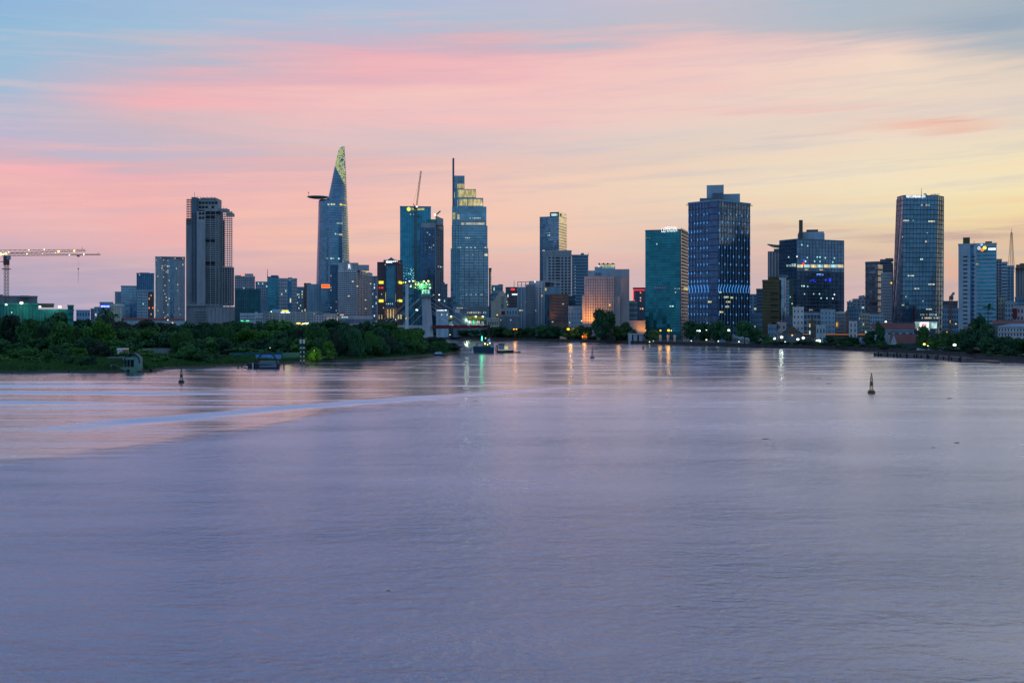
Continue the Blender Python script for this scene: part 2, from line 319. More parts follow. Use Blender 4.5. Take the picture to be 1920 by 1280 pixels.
COLS = [
 far(-180, [(.0, (120, 158, 182)), (.12, (112, 162, 192)), (.3, (108, 160, 198)), (.6, (115, 160, 205))]),
 far(-100, [(.0, (145, 140, 170)), (.12, (165, 150, 180)), (.3, (150, 165, 195)), (.6, (138, 166, 202))]),
 far(-50, [(.0, (165, 150, 182)), (.06, (200, 160, 180)), (.15, (232, 155, 175)), (.22, (165, 172, 200)), (.6, (140, 168, 202))]),
 colm(0, [(600, (158, 155, 188)), (540, (168, 155, 185)), (480, (205, 160, 182)), (440, (226, 163, 177)), (400, (241, 165, 172)), (360, (238, 160, 172)), (320, (240, 162, 178)), (285, (214, 163, 188)), (240, (178, 176, 200)), (180, (157, 180, 203)), (60, (143, 180, 206))]+top),
 colm(320, [(600, (168, 155, 180)), (560, (175, 155, 182)), (500, (205, 160, 180)), (450, (238, 165, 165)), (400, (243, 168, 163)), (350, (238, 160, 172)), (310, (225, 160, 178)), (270, (190, 175, 195)), (230, (203, 172, 190)), (190, (238, 163, 180)), (150, (222, 163, 185)), (110, (185, 175, 195)), (60, (156, 183, 205))]+top),
 colm(640, [(600, (185, 155, 175)), (570, (195, 160, 175)), (520, (222, 165, 165)), (470, (245, 183, 158)), (400, (244, 178, 162)), (340, (238, 173, 170)), (290, (222, 168, 178)), (250, (212, 178, 187)), (210, (240, 178, 182)), (160, (240, 163, 180)), (110, (236, 158, 182)), (80, (196, 172, 195)), (40, (165, 183, 205))]+top),
 colm(960, [(600, (195, 160, 172)), (565, (205, 165, 170)), (500, (225, 175, 165)), (450, (240, 190, 163)), (400, (243, 189, 165)), (350, (240, 188, 170)), (300, (230, 180, 172)), (260, (218, 188, 187)), (220, (240, 185, 182)), (170, (243, 178, 182)), (120, (240, 166, 182)), (80, (213, 163, 187)), (40, (172, 182, 200))]+top),
 colm(1280, [(600, (195, 160, 172)), (560, (208, 165, 172)), (500, (220, 170, 165)), (450, (228, 185, 163)), (400, (237, 199, 163)), (350, (240, 204, 166)), (300, (231, 197, 172)), (260, (224, 200, 182)), (220, (236, 199, 182)), (180, (243, 188, 178)), (140, (245, 189, 180)), (90, (238, 174, 180)), (50, (186, 180, 196))]+top),
 colm(1600, [(600, (200, 160, 170)), (540, (210, 165, 165)), (490, (221, 176, 148)), (440, (236, 196, 143)), (400, (242, 208, 148)), (340, (244, 218, 164)), (290, (238, 212, 176)), (240, (232, 200, 178)), (180, (241, 206, 173)), (130, (245, 206, 175)), (90, (228, 188, 180)), (50, (176, 182, 190)), (0, (162, 180, 196))]+top),
 colm(1920, [(600, (202, 162, 150)), (550, (226, 175, 138)), (500, (235, 182, 128)), (450, (228, 178, 128)), (400, (248, 210, 123)), (350, (248, 222, 146)), (300, (240, 216, 160)), (250, (232, 208, 170)), (190, (228, 202, 178)), (140, (222, 198, 172)), (90, (176, 178, 182)), (50, (158, 174, 186)), (0, (156, 172, 186))]+[(-250, (158, 180, 200)), (-500, (140, 168, 202))]),
 far(60, [(.0, (205, 168, 150)), (.05, (235, 195, 145)), (.12, (235, 205, 150)), (.2, (205, 190, 175)), (.3, (165, 175, 185)), (.6, (140, 168, 202))]),
 far(92, [(.0, (140, 145, 170)), (.06, (150, 155, 180)), (.15, (145, 158, 186)), (.28, (140, 162, 194)), (.6, (138, 166, 202))]),
 far(180, [(.0, (120, 158, 182)), (.12, (112, 162, 192)), (.3, (108, 160, 198)), (.6, (115, 160, 205))]),
]
cur = None
for i, (a, st) in enumerate(COLS):
    rp = N.new('ShaderNodeValToRGB'); cr = rp.color_ramp; st = sorted((min(1, max(0, p)), c) for p, c in st)
    cr.elements[0].position = st[0][0]; cr.elements[0].color = lin(st[0][1]); cr.elements[1].position = st[-1][0]; cr.elements[1].color = lin(st[-1][1])
    for p, c in st[1:-1]: e = cr.elements.new(p); e.color = lin(c)
    L.new(t, rp.inputs[0])
    if cur is None: cur = rp.outputs[0]
    else:
        mr = N.new('ShaderNodeMapRange'); mr.inputs[1].default_value = COLS[i-1][0]; mr.inputs[2].default_value = a; L.new(az, mr.inputs[0])
        mx = N.new('ShaderNodeMix'); mx.data_type = 'RGBA'; L.new(mr.outputs[0], mx.inputs['Factor']); L.new(cur, mx.inputs['A']); L.new(rp.outputs[0], mx.inputs['B']); cur = mx.outputs['Result']
for lo, hi, mxv, c in ((.5, .72, .36, (184, 182, 200)), (.5, .26, .32, (252, 206, 190))):
    mr = N.new('ShaderNodeMapRange'); mr.inputs[1].default_value = lo; mr.inputs[2].default_value = hi; mr.inputs[4].default_value = mxv; L.new(n3, mr.inputs[0])
    lim = N.new('ShaderNodeMapRange'); lim.inputs[1].default_value = .34; lim.inputs[2].default_value = .2; L.new(v0, lim.inputs[0]); fr_ = N.new('ShaderNodeMapRange'); fr_.inputs[1].default_value = -.35; fr_.inputs[2].default_value = .35; L.new(y, fr_.inputs[0])
    f = math_('MULTIPLY', math_('MULTIPLY', mr.outputs[0], lim.outputs[0]), fr_.outputs[0], clamp=True)
    mx = N.new('ShaderNodeMix'); mx.data_type = 'RGBA'; L.new(f, mx.inputs['Factor']); L.new(cur, mx.inputs['A']); mx.inputs['B'].default_value = lin(c); cur = mx.outputs['Result']
WISPS = [(1660, 243, 110, 8, (240, 168, 146), .6), (1600, 232, 60, 4, (236, 178, 160), .4), (1700, 236, 40, 4, (226, 150, 140), .5), (1730, 250, 60, 5, (235, 165, 145), .5), (1690, 443, 120, 7, (190, 150, 155), .5), (1840, 437, 90, 6, (185, 140, 150), .6), (1500, 428, 110, 5, (205, 165, 150), .4), (1600, 487, 60, 8, (190, 155, 160), .5),
         (1790, 505, 25, 22, (236, 160, 130), .6), (1790, 548, 30, 22, (190, 155, 165), .6), (130, 325, 200, 10, (250, 160, 178), .5), (560, 300, 140, 6, (236, 160, 175), .4), (1380, 205, 190, 8, (244, 178, 170), .45), (1720, 50, 190, 18, (142, 164, 184), .35), (1880, 36, 120, 20, (134, 154, 176), .4),
         (420, 200, 210, 16, (245, 160, 178), .4), (760, 225, 250, 8, (246, 178, 178), .4), (1540, 300, 200, 14, (228, 210, 178), .4), (60, 395, 120, 8, (248, 178, 175), .4), (650, 320, 120, 8, (200, 165, 185), .35), (720, 440, 130, 7, (200, 165, 170), .3), (480, 478, 120, 8, (190, 160, 178), .4)]
va = math_('ADD', v0, math_('ADD', math_('MULTIPLY', math_('SUBTRACT', n1, .5), .03), math_('MULTIPLY', math_('SUBTRACT', n3, .5), .03)))
for px, py, wx, wy, c, s in WISPS:
    a = math.atan((px-960)/F); vv = (HY-py)/F*math.cos(a)
    dx = math_('MULTIPLY', math_('SUBTRACT', az, a), F/wx); dy = math_('MULTIPLY', math_('SUBTRACT', va, vv), F/wy)
    f = math_('MULTIPLY', math_('EXPONENT', math_('MULTIPLY', math_('ADD', math_('MULTIPLY', dx, dx), math_('MULTIPLY', dy, dy)), -1.0)), s)
    mx = N.new('ShaderNodeMix'); mx.data_type = 'RGBA'; L.new(f, mx.inputs['Factor']); L.new(cur, mx.inputs['A']); mx.inputs['B'].default_value = lin(soft(c, .85)); cur = mx.outputs['Result']
# clear sky towards the zenith: physical sky with the sun on the horizon
sky = N.new('ShaderNodeTexSky'); sky.sky_type = 'NISHITA'; sky.sun_disc = False; sky.sun_elevation = R(1.5); sky.sun_rotation = R(84)
gs = N.new('ShaderNodeVectorMath'); gs.operation = 'SCALE'; gs.inputs['Scale'].default_value = .12; L.new(sky.outputs[0], gs.inputs[0])
mr = N.new('ShaderNodeMapRange'); mr.interpolation_type = 'SMOOTHSTEP'; mr.inputs[1].default_value = .6; mr.inputs[2].default_value = 2.0; mr.inputs[4].default_value = .3; L.new(v0, mr.inputs[0])
mx = N.new('ShaderNodeMix'); mx.data_type = 'RGBA'; L.new(mr.outputs[0], mx.inputs['Factor']); L.new(cur, mx.inputs['A']); L.new(gs.outputs[0], mx.inputs['B'])
L.new(mx.outputs['Result'], bg.inputs['Color']); bg.inputs['Strength'].default_value = 1.0
sun = bpy.data.lights.new('sun', 'SUN'); sun.energy = .03; sun.angle = R(10); sun.color = (1, .72, .42)
so = bpy.data.objects.new('sun', sun); col.objects.link(so); so.rotation_euler = (R(88.5), 0, R(180-84)); so.location = (0, 0, 300)

# ------------------------------------------------------------------ water and ground
def water_mat():
    global N, L
    m = bpy.data.materials.new('river_water'); m.use_nodes = True; N, L = m.node_tree.nodes, m.node_tree.links; b = N['Principled BSDF']
    ge = N.new('ShaderNodeNewGeometry'); sp = N.new('ShaderNodeSeparateXYZ'); L.new(ge.outputs['Position'], sp.inputs[0]); X_, Y_, _ = sp.outputs
    def mapped(sx, sy, rot=0):
        mp = N.new('ShaderNodeMapping'); mp.inputs['Scale'].default_value = (sx, sy, 1); mp.inputs['Rotation'].default_value = (0, 0, rot); L.new(ge.outputs['Position'], mp.inputs[0]); return mp.outputs[0]
    # where the breeze has roughened the river: everything nearer than a wandering line across it
    fc = N.new('ShaderNodeFloatCurve'); c = fc.mapping.curves[0]
    pts = [(-400, 120), (-72, 146), (-58, 163), (-46, 194), (-41, 228), (-34, 248), (5, 272), (80, 292), (200, 300), (400, 300)]
    c.points[0].location = ((pts[0][0]+400)/800, pts[0][1]/400); c.points[1].location = (1, pts[-1][1]/400)
    for a_, b_ in pts[1:-1]: c.points.new((a_+400)/800, b_/400)
    for p_ in c.points: p_.handle_type = 'VECTOR'
    fc.mapping.update(); L.new(math_('MULTIPLY_ADD', X_, 1/800, .5), fc.inputs['Value'])
    big = noise(mapped(.012, .03, .1), 1, 5, .6); fine = noise(mapped(.012, .10, .05), 1, 4, .55); wind = noise(mapped(.009, .022, -.12), 1, 6, .65); fine2 = noise(mapped(.03, .22, -.1), 1, 5, .6)
    yb = math_('MULTIPLY', fc.outputs[0], 400.0)
    d = math_('SUBTRACT', math_('ADD', yb, math_('MULTIPLY', math_('SUBTRACT', big, .5), 46.0)), Y_); d = math_('ADD', d, math_('MULTIPLY', math_('SUBTRACT', fine2, .5), 22.0))
    wid = math_('MULTIPLY_ADD', X_, 1.6, 84.0); wid = math_('MAXIMUM', wid, 25.0)
    mask = math_('MULTIPLY_ADD', math_('DIVIDE', d, wid), 1.0, .5, clamp=True)
    gx = math_('MULTIPLY', math_('SUBTRACT', X_, 34.0), 1/15); gy = math_('MULTIPLY', math_('SUBTRACT', Y_, 64.0), 1/11); gg = math_('EXPONENT', math_('MULTIPLY', math_('ADD', math_('MULTIPLY', gx, gx), math_('MULTIPLY', gy, gy)), -1.0))
    mask = math_('MULTIPLY', mask, math_('SUBTRACT', 1.0, math_('MULTIPLY', gg, .75)))
    streak = N.new('ShaderNodeMapRange'); streak.inputs[1].default_value = .50; streak.inputs[2].default_value = .68; L.new(fine, streak.inputs[0])
    streak2 = N.new('ShaderNodeMapRange'); streak2.inputs[1].default_value = .52; streak2.inputs[2].default_value = .70; L.new(fine2, streak2.inputs[0])
    far_ = N.new('ShaderNodeMapRange'); far_.interpolation_type = 'SMOOTHSTEP'; far_.inputs[1].default_value = -60; far_.inputs[2].default_value = 60; far_.inputs[3].default_value = .09; far_.inputs[4].default_value = .135; L.new(X_, far_.inputs[0])
    rough = math_('ADD', math_('MULTIPLY_ADD', mask, .10, far_.outputs[0]), math_('MULTIPLY', math_('MULTIPLY', math_('ADD', streak.outputs[0], streak2.outputs[0]), math_('SUBTRACT', 1.15, mask)), .16))
    # ripples
    w1 = noise(mapped(1.0, 1.35, .25), 1, 5, .6); w2 = noise(mapped(.26, .42, -.15), 1, 3, .5)
    h = math_('ADD', math_('MULTIPLY', w1, .42), math_('MULTIPLY', w2, .5))
    h = math_('MULTIPLY', h, math_('MULTIPLY_ADD', mask, .85, .15))
    # the wash a passing boat left: long low ridges running up the river
    def ridge(x0, y0, x1, y1, w0, w1_, amp):
        dx, dy = x1-x0, y1-y0; ln = math.hypot(dx, dy); dx /= ln; dy /= ln
        rx = math_('SUBTRACT', X_, x0); ry = math_('SUBTRACT', Y_, y0)
        al = math_('MULTIPLY', math_('ADD', math_('MULTIPLY', rx, dx), math_('MULTIPLY', ry, dy)), 1/ln)
        of = math_('ADD', math_('SUBTRACT', math_('MULTIPLY', ry, dx), math_('MULTIPLY', rx, dy)), math_('MULTIPLY', math_('SUBTRACT', big, .5), 8.0))
        w_ = math_('MULTIPLY_ADD', math_('MAXIMUM', math_('MINIMUM', al, 1.0), 0.0), w1_-w0, w0); q = math_('DIVIDE', of, w_)
        g = math_('EXPONENT', math_('MULTIPLY', math_('MULTIPLY', q, q), -1.0))
        en = math_('MULTIPLY', math_('MULTIPLY', al, 4.0, clamp=True), math_('MULTIPLY', math_('SUBTRACT', 1.15, al), 2.5, clamp=True))
        return math_('MULTIPLY', math_('MULTIPLY', g, en), amp)
    rs = None
    for a_ in ((-88, 193, -26, 276, 6.5, 3.5, .75), (-50, 240, 20, 322, 4, 4, .35), (-62, 236, -5, 300, 3, 3, .28), (-180, 262, -95, 258, 7, 4, .7), (-180, 300, -80, 290, 8, 5, .6), (-220, 330, -110, 322, 7, 6, .4)):
        r_ = ridge(*a_); rs = r_ if rs is None else math_('ADD', rs, r_)
    h = math_('MULTIPLY_ADD', rs, .5, h); rough = math_('ADD', rough, math_('MULTIPLY', math_('MULTIPLY', math_('SUBTRACT', wind, .5), mask), .42)); rough = math_('ADD', rough, math_('MULTIPLY', rs, .55)); rgh = math_('MINIMUM', math_('MAXIMUM', rough, .06), .55)
    h = math_('ADD', h, math_('MULTIPLY', fine, .15))
    bp = N.new('ShaderNodeBump'); bp.inputs['Strength'].default_value = 1; bp.inputs['Distance'].default_value = 1; L.new(h, bp.inputs['Height']); L.new(bp.outputs[0], b.inputs['Normal'])
    gl = N.new('ShaderNodeBsdfAnisotropic'); gl.distribution = 'MULTI_GGX'; gl.inputs['Color'].default_value = (.92, .94, .99, 1); L.new(bp.outputs[0], gl.inputs['Normal']); L.new(rgh, gl.inputs['Roughness'])
    b.inputs['Base Color'].default_value = (.04, .12, .22, 1); b.inputs['Specular IOR Level'].default_value = 0
    fr = N.new('ShaderNodeFresnel'); fr.inputs['IOR'].default_value = 1.33; fa = math_('MULTIPLY_ADD', fr.outputs[0], .80, .33, clamp=True)
    ms = N.new('ShaderNodeMixShader'); L.new(fa, ms.inputs[0]); L.new(b.outputs[0], ms.inputs[1]); L.new(gl.outputs[0], ms.inputs[2]); L.new(ms.outputs[0], N['Material Output'].inputs['Surface'])
    MATS['water'] = m
water_mat()
wall('ground', (.025, .035, .03), scale=.05, streak=False); wall('mud', (.05, .05, .035), scale=.3, streak=False); wall('field', (.03, .10, .028), var=.5, scale=.08, streak=False); wall('quay', (.04, .045, .05), var=.4, scale=.3)
def sheet(name, pts, z, key, wallkey=None, zb=-1.0, slope=0):
    mb = MB(); n = len(pts); mb.add([(p[0], p[1], z) for p in pts], [tuple(range(n))], key)
    if wallkey:
        c = sum((Vector(p) for p in pts), Vector((0, 0)))/n
        for i in range(n):
            a, b = Vector(pts[i]), Vector(pts[(i+1) % n]); d = (b-a).normalized(); nn = Vector((d.y, -d.x))*slope
            mb.add([(a.x, a.y, z), (b.x, b.y, z), (b.x+nn.x, b.y+nn.y, zb), (a.x+nn.x, a.y+nn.y, zb)], [(0, 3, 2, 1)], wallkey)
    o = mb.build(name); return tag(o, kind='structure')
sheet('water', [(-9000, -600), (9000, -600), (9000, 9000), (-9000, 9000)], 0, 'water')
BANK = [(-900, 1250), (600, 1250), (840, 1160), (880, 1085), (960, 1045), (1100, 950), (1180, 900), (1290, 850), (1400, 790), (1480, 760), (1560, 720), (1640, 682), (1700, 640), (1800, 585), (1870, 535), (1920, 495), (2200, 420)]
bk = [P2(*p) for p in BANK]
sheet('ground', [tuple(p) for p in bk]+[(2200, 380), (26000, 3000), (26000, 30000), (-26000, 30000), (-26000, 2600)], GZ, 'ground', 'quay')
LB = [(-260, 360), (-60, 400), (60, 409), (130, 408), (190, 412), (280, 420), (330, 444), (400, 458), (440, 472), (520, 492), (560, 500), (620, 512), (680, 526), (740, 552), (790, 588), (830, 622), (856, 648), (862, 690), (846, 760), (800, 860), (700, 960), (300, 1050), (-900, 1100)]
lb = [P2(*p) for p in LB]
LZ = 1.0
sheet('riverbank', [tuple(p) for p in lb], LZ, 'field', 'mud', -.6, 2.5)
def bank_y(px):
    for (a, b), (c, d) in zip(LB, LB[1:]):
        if a <= px <= c: return b+(d-b)*(px-a)/(c-a)
    return 650
def cbank(px):
    for (a, b), (c, d) in zip(BANK, BANK[1:]):
        if a <= px <= c: return b+(d-b)*(px-a)/(c-a)
    return 500
# ================================================================== the skyline, left to right
def simple(name, label, px0, px1, py, D, wallk, sty='P', depth=22, nf=None, nb=None, lit=.05, px2=None, ang=35, wf=.5, hf=.5, gk=None, lk=('lit_warm', 'lit_cool'), group=None, zr=None, cap=100, cat='building', wkey='window_glass', roof=True, fh=3.6, body='wall', side=True, **kw):
    pts = cornered(px0, px1, px2, D, ang) if px2 else frontal(px0, px1, D, depth)
    b = Bld(name, label, pts, py, wallk, cat=cat, group=group, body=body, Dref=D if px2 else None, **kw); k = 2 if px2 else 1
    for i in range(k):
        if 'P' in sty: b.win(i, nf, nb if i == 0 else None, wf, hf, wkey, lit, lk, zr=zr, fh=fh)
        if 'S' in sty: b.win(i, nf, 1, .92, .42, wkey, 0, zr=zr, fh=fh)           # ribbon windows
        if 'C' in sty: b.bands(i, gk or 'slate', nf, .22, .3, zr=zr, fh=fh); b.mull(i, gk or 'slate', nb or max(2, round(b.wd(i)/6)), .35, .4, zr=zr)
        if 'B' in sty: b.bands(i, gk or 'slate', nf, .3, .5, zr=zr, fh=fh)
        if 'M' in sty: b.mull(i, gk or 'slate', nb or max(2, round(b.wd(i)/5)), .6, .5, zr=zr)
        if 'L' in sty: b.bands(i, gk or 'offwhite', nf, .32, 1.3, zr=zr, fh=fh); b.mull(i, gk or 'offwhite', nb or max(2, round(b.wd(i)/7)), .7, 1.0, zr=zr)
    if roof: parapet(b, wallk if 'glass' not in wallk else (gk or 'slate'))
    b.cap = cap
    return b
def fin(b): return b.done(cap=b.cap)

# --- construction site behind the trees on the left
b = simple('concrete_building', 'raw concrete shell rising above green netting on the far left building site', -30, 70, 557, 760, 'conc_dark', 'P', 30, 2, 14, 0, wf=.6, hf=.35)
b.roofbox(-20, 6, 552, 'conc_dark'); b.roofbox(37, 56, 554, 'conc_dark'); fin(b)
b = simple('netted_building', 'building wrapped in green netting with floodlights, below the tower crane', -40, 72, 571, 690, 'net_green', '', 30, body='netting')
for px in range(-36, 72, 6): b.g.hexa(b.q8(0, b.u(0, px), b.u(0, px+1.0), b.z0, b.z1, .35), 'net_teal')
b.bands(0, 'net_teal', 3, .08, .25); b.done('scaffold')
b = simple('netted_building', 'lower netted block with dark openings, right end of the left building site', 66, 138, 583, 700, 'net_green', '', 26, body='netting')
for px in range(68, 138, 5): b.g.hexa(b.q8(0, b.u(0, px), b.u(0, px+.8), b.z0, b.z1, .35), 'net_teal')
b.rect(0, 101, 122, 586, 592, 'black', 'opening'); b.rect(0, 84, 98, 587, 603, 'net_teal', 'netting_panel'); b.done('scaffold')
b = simple('netted_tower', 'narrow netted stair tower at the right end of the left building site', 127, 138, 575, 690, 'net_green', 'B', 10, gk='net_teal', body='netting'); fin(b)
b = simple('scaffold_frame', 'open steel roof frame above the low green netted block', 73, 101, 572, 720, 'steel', '', 14, hidden=True, z0=Z(576, 720)); b.mull(0, 'steel', 6, .3, 1); b.done('scaffold')
# --- low and middle blocks left of the unfinished tower
T = [
 ('low_house', 'low blue-grey block just right of the netted building site', 143, 169, 583, 1150, 'bluewall', 'P', dict(nf=4, nb=5)),
 ('low_house', 'small dark glass block beside the building with the blue sign', 170, 178, 580, 1250, 'glass_navy', 'C', {}),
 ('low_house', 'narrow pale blue block touching the building with the blue sign', 177, 188, 577, 1200, 'paleblue', 'P', dict(nf=6, nb=2)),
 ('office_block', 'teal block with ribbed front behind the cream block, left of the banded glass block', 215.5, 228, 548, 1550, 'paleblue', 'M', dict(gk='slate', nb=4)),
 ('office_block', 'blue glass block with pale floor bands left of the dark striped tower', 227, 256, 537, 1450, 'glass_blue', 'B', dict(gk='bluewall', nb=5)),
 ('office_block', 'dark navy low block under the banded glass block', 243, 256, 571, 1250, 'glass_deep', 'M', {}),
]
for n, l, a, c, py, D, wk, st, kw in T: fin(simple(n, l, a, c, py, D, wk, st, **kw))
b = simple('office_block', 'blue building with a glowing blue and white sign on its upper front', 187, 212, 568, 1180, 'bluewall', 'P', nf=6, nb=4, wf=.7)
b.rect(0, 188, 206, 571, 577, 'sign_blue', 'sign_panel'); b.rect(0, 189.2, 197.3, 573.4, 575.2, 'lit_white', 'sign_lettering', .7); b.rect(0, 198, 200.2, 573.6, 575.2, 'lit_white', 'sign_lettering', .7); b.rect(0, 201, 205, 573.4, 575.2, 'lit_white', 'sign_lettering', .7); fin(b)
b = simple('office_block', 'cream block of seven floors with small square windows beside the blue sign', 206, 229, 571, 1160, 'cream', '', roof=True)
b.win(0, 8, 3, .45, .45, ur=(214.5, 225), zr=(574, 606), lit=0); b.win(0, 5, 2, .45, .45, ur=(206.5, 212.5), zr=(577, 598), lit=0); b.rect(0, 213, 233, 571, 573.5, 'white', 'cornice', .8); fin(b)
b = simple('residential_tower', 'dark blue tower with pale vertical stripes behind the windowed white and grey block', 256, 289, 513, 1650, 'glass_deep', 'M', gk='bluewall', nb=9, fh=4); b.win(0, 26, 9, .35, .6, 'window_glass', .02); b.roofbox(262, 280, 511, 'slate'); fin(b)
b = simple('residential_block', 'two tone block of small windows in front of the dark striped tower', 257, 289, 545, 1350, 'paleblue', '', 20)
b.win(0, 15, 6, .5, .5, ur=(257.5, 276), lit=.05, lk=('lit_warm', 'lit_aqua')); b.rect(0, 277.5, 288.8, 547, 600, 'brown', 'brown_wing', .5); b.win(0, 14, 3, .5, .5, ur=(278, 288.5), lit=.12, lk=('lit_warm', 'sign_orange'), out=.9); fin(b)
b = simple('residential_tower', 'white residential tower with a tight window grid left of the unfinished tower', 291, 347, 482, 1650, 'white', '', 26, fh=3.3)
b.win(0, 37, 5, .6, .55, 'window_glass', .03, ('lit_warm', 'lit_dim', 'lit_gold'), ur=(292, 305)); b.rect(0, 305.5, 313, 484, 600, 'offwhite', 'bay', .8); b.win(0, 36, 3, .5, .5, 'window_glass', .1, ur=(305.5, 313), zr=(486, 600), out=1.0)
b.rect(0, 319, 326.5, 483, 600, 'glass_navy', 'recessed_glazing', .3); b.win(0, 37, 8, .55, .55, 'window_glass', .03, ('lit_warm', 'lit_dim', 'lit_gold'), ur=(327, 346.5)); b.win(0, 37, 2, .5, .5, 'window_glass', .12, ur=(313.5, 318.5))
b.litrow(0, 303, 318, 499, 5, 1); b.roofbox(302, 347, 481, 'offwhite'); b.rect(0, 290.8, 292, 500, 592, 'lit_dim', 'edge_light', .5); fin(b)
# --- the unfinished concrete tower: solid core, open skeletons on both flanks, slabs
DU = 1500.0; g = thing('unfinished_tower', 'tall unfinished concrete tower with open skeleton floors on its right side', 'tower', (X(392, DU), DU, GZ))
def U(px0, px1, y0, y1, D0, D1, key, mb): mb.box(X(px0, D0), X(px1, D0), D0, D1, Z(y1, D0), Z(y0, D0), key)
m = MB(); U(369, 384.5, 396, 620, DU, DU+28, 'concrete', m); U(384, 411, 394, 620, DU+5, DU+26, 'void_shade', m); part('core', m, g)  # dark colour behind the slabs stands in for the shade between floors
m = MB(); U(358.6, 370, 371, 620, DU+2, DU+24, 'slate', m); U(348.8, 359, 410, 620, DU+5, DU+26, 'conc_dark', m); part('shear_wall', m, g)
m = MB(); U(372, 384.4, 417, 568, DU-1, DU, 'grey', m); part('wall_panel', m, g)
m = MB(); U(372, 409, 373, 394, DU+6, DU+24, 'concrete', m); U(376, 404, 370.5, 373.2, DU+4, DU+26, 'grey', m); U(359.2, 367, 369.4, 371.2, DU+3, DU+22, 'concrete', m); part('crown', m, g)
m = MB()
for px, y0, w in ((370.5, 367.6, .7), (375, 368.2, .5), (381, 368.9, .6), (388, 368.6, .5), (396, 368.8, .7), (402.5, 369, .5), (410.6, 387.5, .6), (414.5, 388.6, .5), (419, 387.8, .6), (424, 388.8, .5), (428, 396, .6), (433, 396.6, .5), (352, 371.5, .5), (356, 372, .4)): U(px, px+w, y0, y0+6, DU+6, DU+6.6, 'concrete', m)
for px in (371.6, 377.5, 383.5, 389.5, 395.5, 401.5, 407.6): U(px, px+.8, 374, 394, DU+5.4, DU+6.1, 'grey', m)
part('starter_columns', m, g)
m = MB(); U(409, 425.5, 391, 396, DU+5, DU+20, 'conc_dark', m); U(424, 435, 399, 405, DU+4, DU+18, 'concrete', m); part('crown_deck', m, g)
m = MB()   # left skeleton
for k in range(11): yy = 374+k*4.4; U(349.3, 359.5, yy, yy+1.0, DU+4, DU+9, 'rust', m)
for px in (350.2, 353.5, 357.2):
    for dd in (5, 8): U(px, px+.75, 374, 424, DU+dd, DU+dd+1, 'rust', m)
tag(part('skeleton', m, g), 'short reddish skeleton on the upper left flank')
m = MB()   # right skeleton
for k in range(43): yy = 397+k*4.05; U(409, 434.6 if yy < 500 else 435.2, yy, yy+1.0, DU+4, DU+10.5, 'concrete', m)
for px in (409.6, 411.6, 416.2, 421, 425.8, 430.2, 433.6):
    for dd in ((4.2, 9.5) if px > 412 else (4.2,)): U(px, px+.85, 396, 572, DU+dd, DU+dd+.9, 'concrete', m)
tag(part('skeleton', m, g), 'tall open skeleton of columns and slabs on the right flank')
m = MB(); U(414.5, 420.5, 412, 500, DU+9, DU+10, 'void_shade', m); U(409, 434.4, 500.5, 572, DU+7, DU+20, 'void_shade', m); part('inner_wall', m, g)  # dark backing paints in the shade inside the open floors
m = MB()
for k in range(44): yy = 394+k*4.05; U(384.6, 410, yy, yy+(1.5 if k > 26 else 2.0), DU+3, DU+6, 'grey' if k > 26 else 'concrete', m)
for px in (384.2, 394, 404): U(px, px+.9, 394, 575, DU+2.6, DU+6, 'concrete', m)
part('floor_slabs', m, g)
m = MB(); U(350, 386, 571, 620, DU-4, DU+10, 'conc_dark', m); U(386, 436, 575, 620, DU-5, DU+14, 'concrete', m)
for k in range(5): U(365, 388, 582+k*5, 583.6+k*5, DU-6, DU-4, 'grey', m)
for px in range(388, 437, 7): U(px, px+1, 569, 620, DU-6, DU-5, 'grey', m)
U(349, 436, 571, 573.5, DU-6.5, DU-4, 'grey', m); part('podium', m, g)
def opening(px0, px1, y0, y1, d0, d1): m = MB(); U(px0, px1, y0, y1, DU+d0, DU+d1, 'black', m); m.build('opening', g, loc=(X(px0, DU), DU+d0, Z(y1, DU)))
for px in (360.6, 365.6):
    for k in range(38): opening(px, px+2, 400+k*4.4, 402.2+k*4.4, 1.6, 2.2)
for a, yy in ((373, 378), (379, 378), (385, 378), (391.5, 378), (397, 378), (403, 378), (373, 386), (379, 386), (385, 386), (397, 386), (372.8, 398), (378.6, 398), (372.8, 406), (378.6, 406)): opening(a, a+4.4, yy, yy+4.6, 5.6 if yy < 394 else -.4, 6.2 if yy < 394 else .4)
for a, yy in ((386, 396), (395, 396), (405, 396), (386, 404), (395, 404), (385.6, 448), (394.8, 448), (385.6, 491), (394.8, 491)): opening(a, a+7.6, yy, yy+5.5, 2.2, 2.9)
m = MB(); m.tube((X(361, DU), DU+10, Z(371, DU)), (X(361, DU), DU+10, Z(358, DU)), .25, 'steel'); part('roof_mast', m, g)
# --- between the unfinished tower and the flared tower
b = simple('residential_block', 'white block with a red rooftop light behind the teal netted building', 440, 478, 519, 1700, 'offwhite', 'P', nf=22, nb=10, lit=.06); b.roofbox(459, 475, 513, 'white'); b.roofbox(441, 452, 516, 'grey'); b.rect(0, 450, 453, 513, 516, 'sign_orange', 'roof_sign', .6)
b.rect(0, 459, 476, 519, 521, 'white', 'cornice', 1.2); fin(b)
b = simple('netted_building', 'tall block fully wrapped in dark teal netting beside the unfinished tower', 440, 488, 543, 1380, 'net_teal', '', 26, body='netting')
for px in range(442, 488, 4): b.g.hexa(b.q8(0, b.u(0, px), b.u(0, px+.5), b.z0, b.z1, .4), 'net_green' if px > 462 else 'slate')
b.bands(0, 'slate', 5, .05, .3); b.done('scaffold')
b = simple('residential_block', 'pale residential block left of the teal glass building with the mast', 479, 502, 529, 1750, 'paleblue', 'P', nf=18, nb=6, lit=.05); b.rect(0, 489, 502, 560, 602, 'bluewall', 'blank_wall', .5); fin(b)
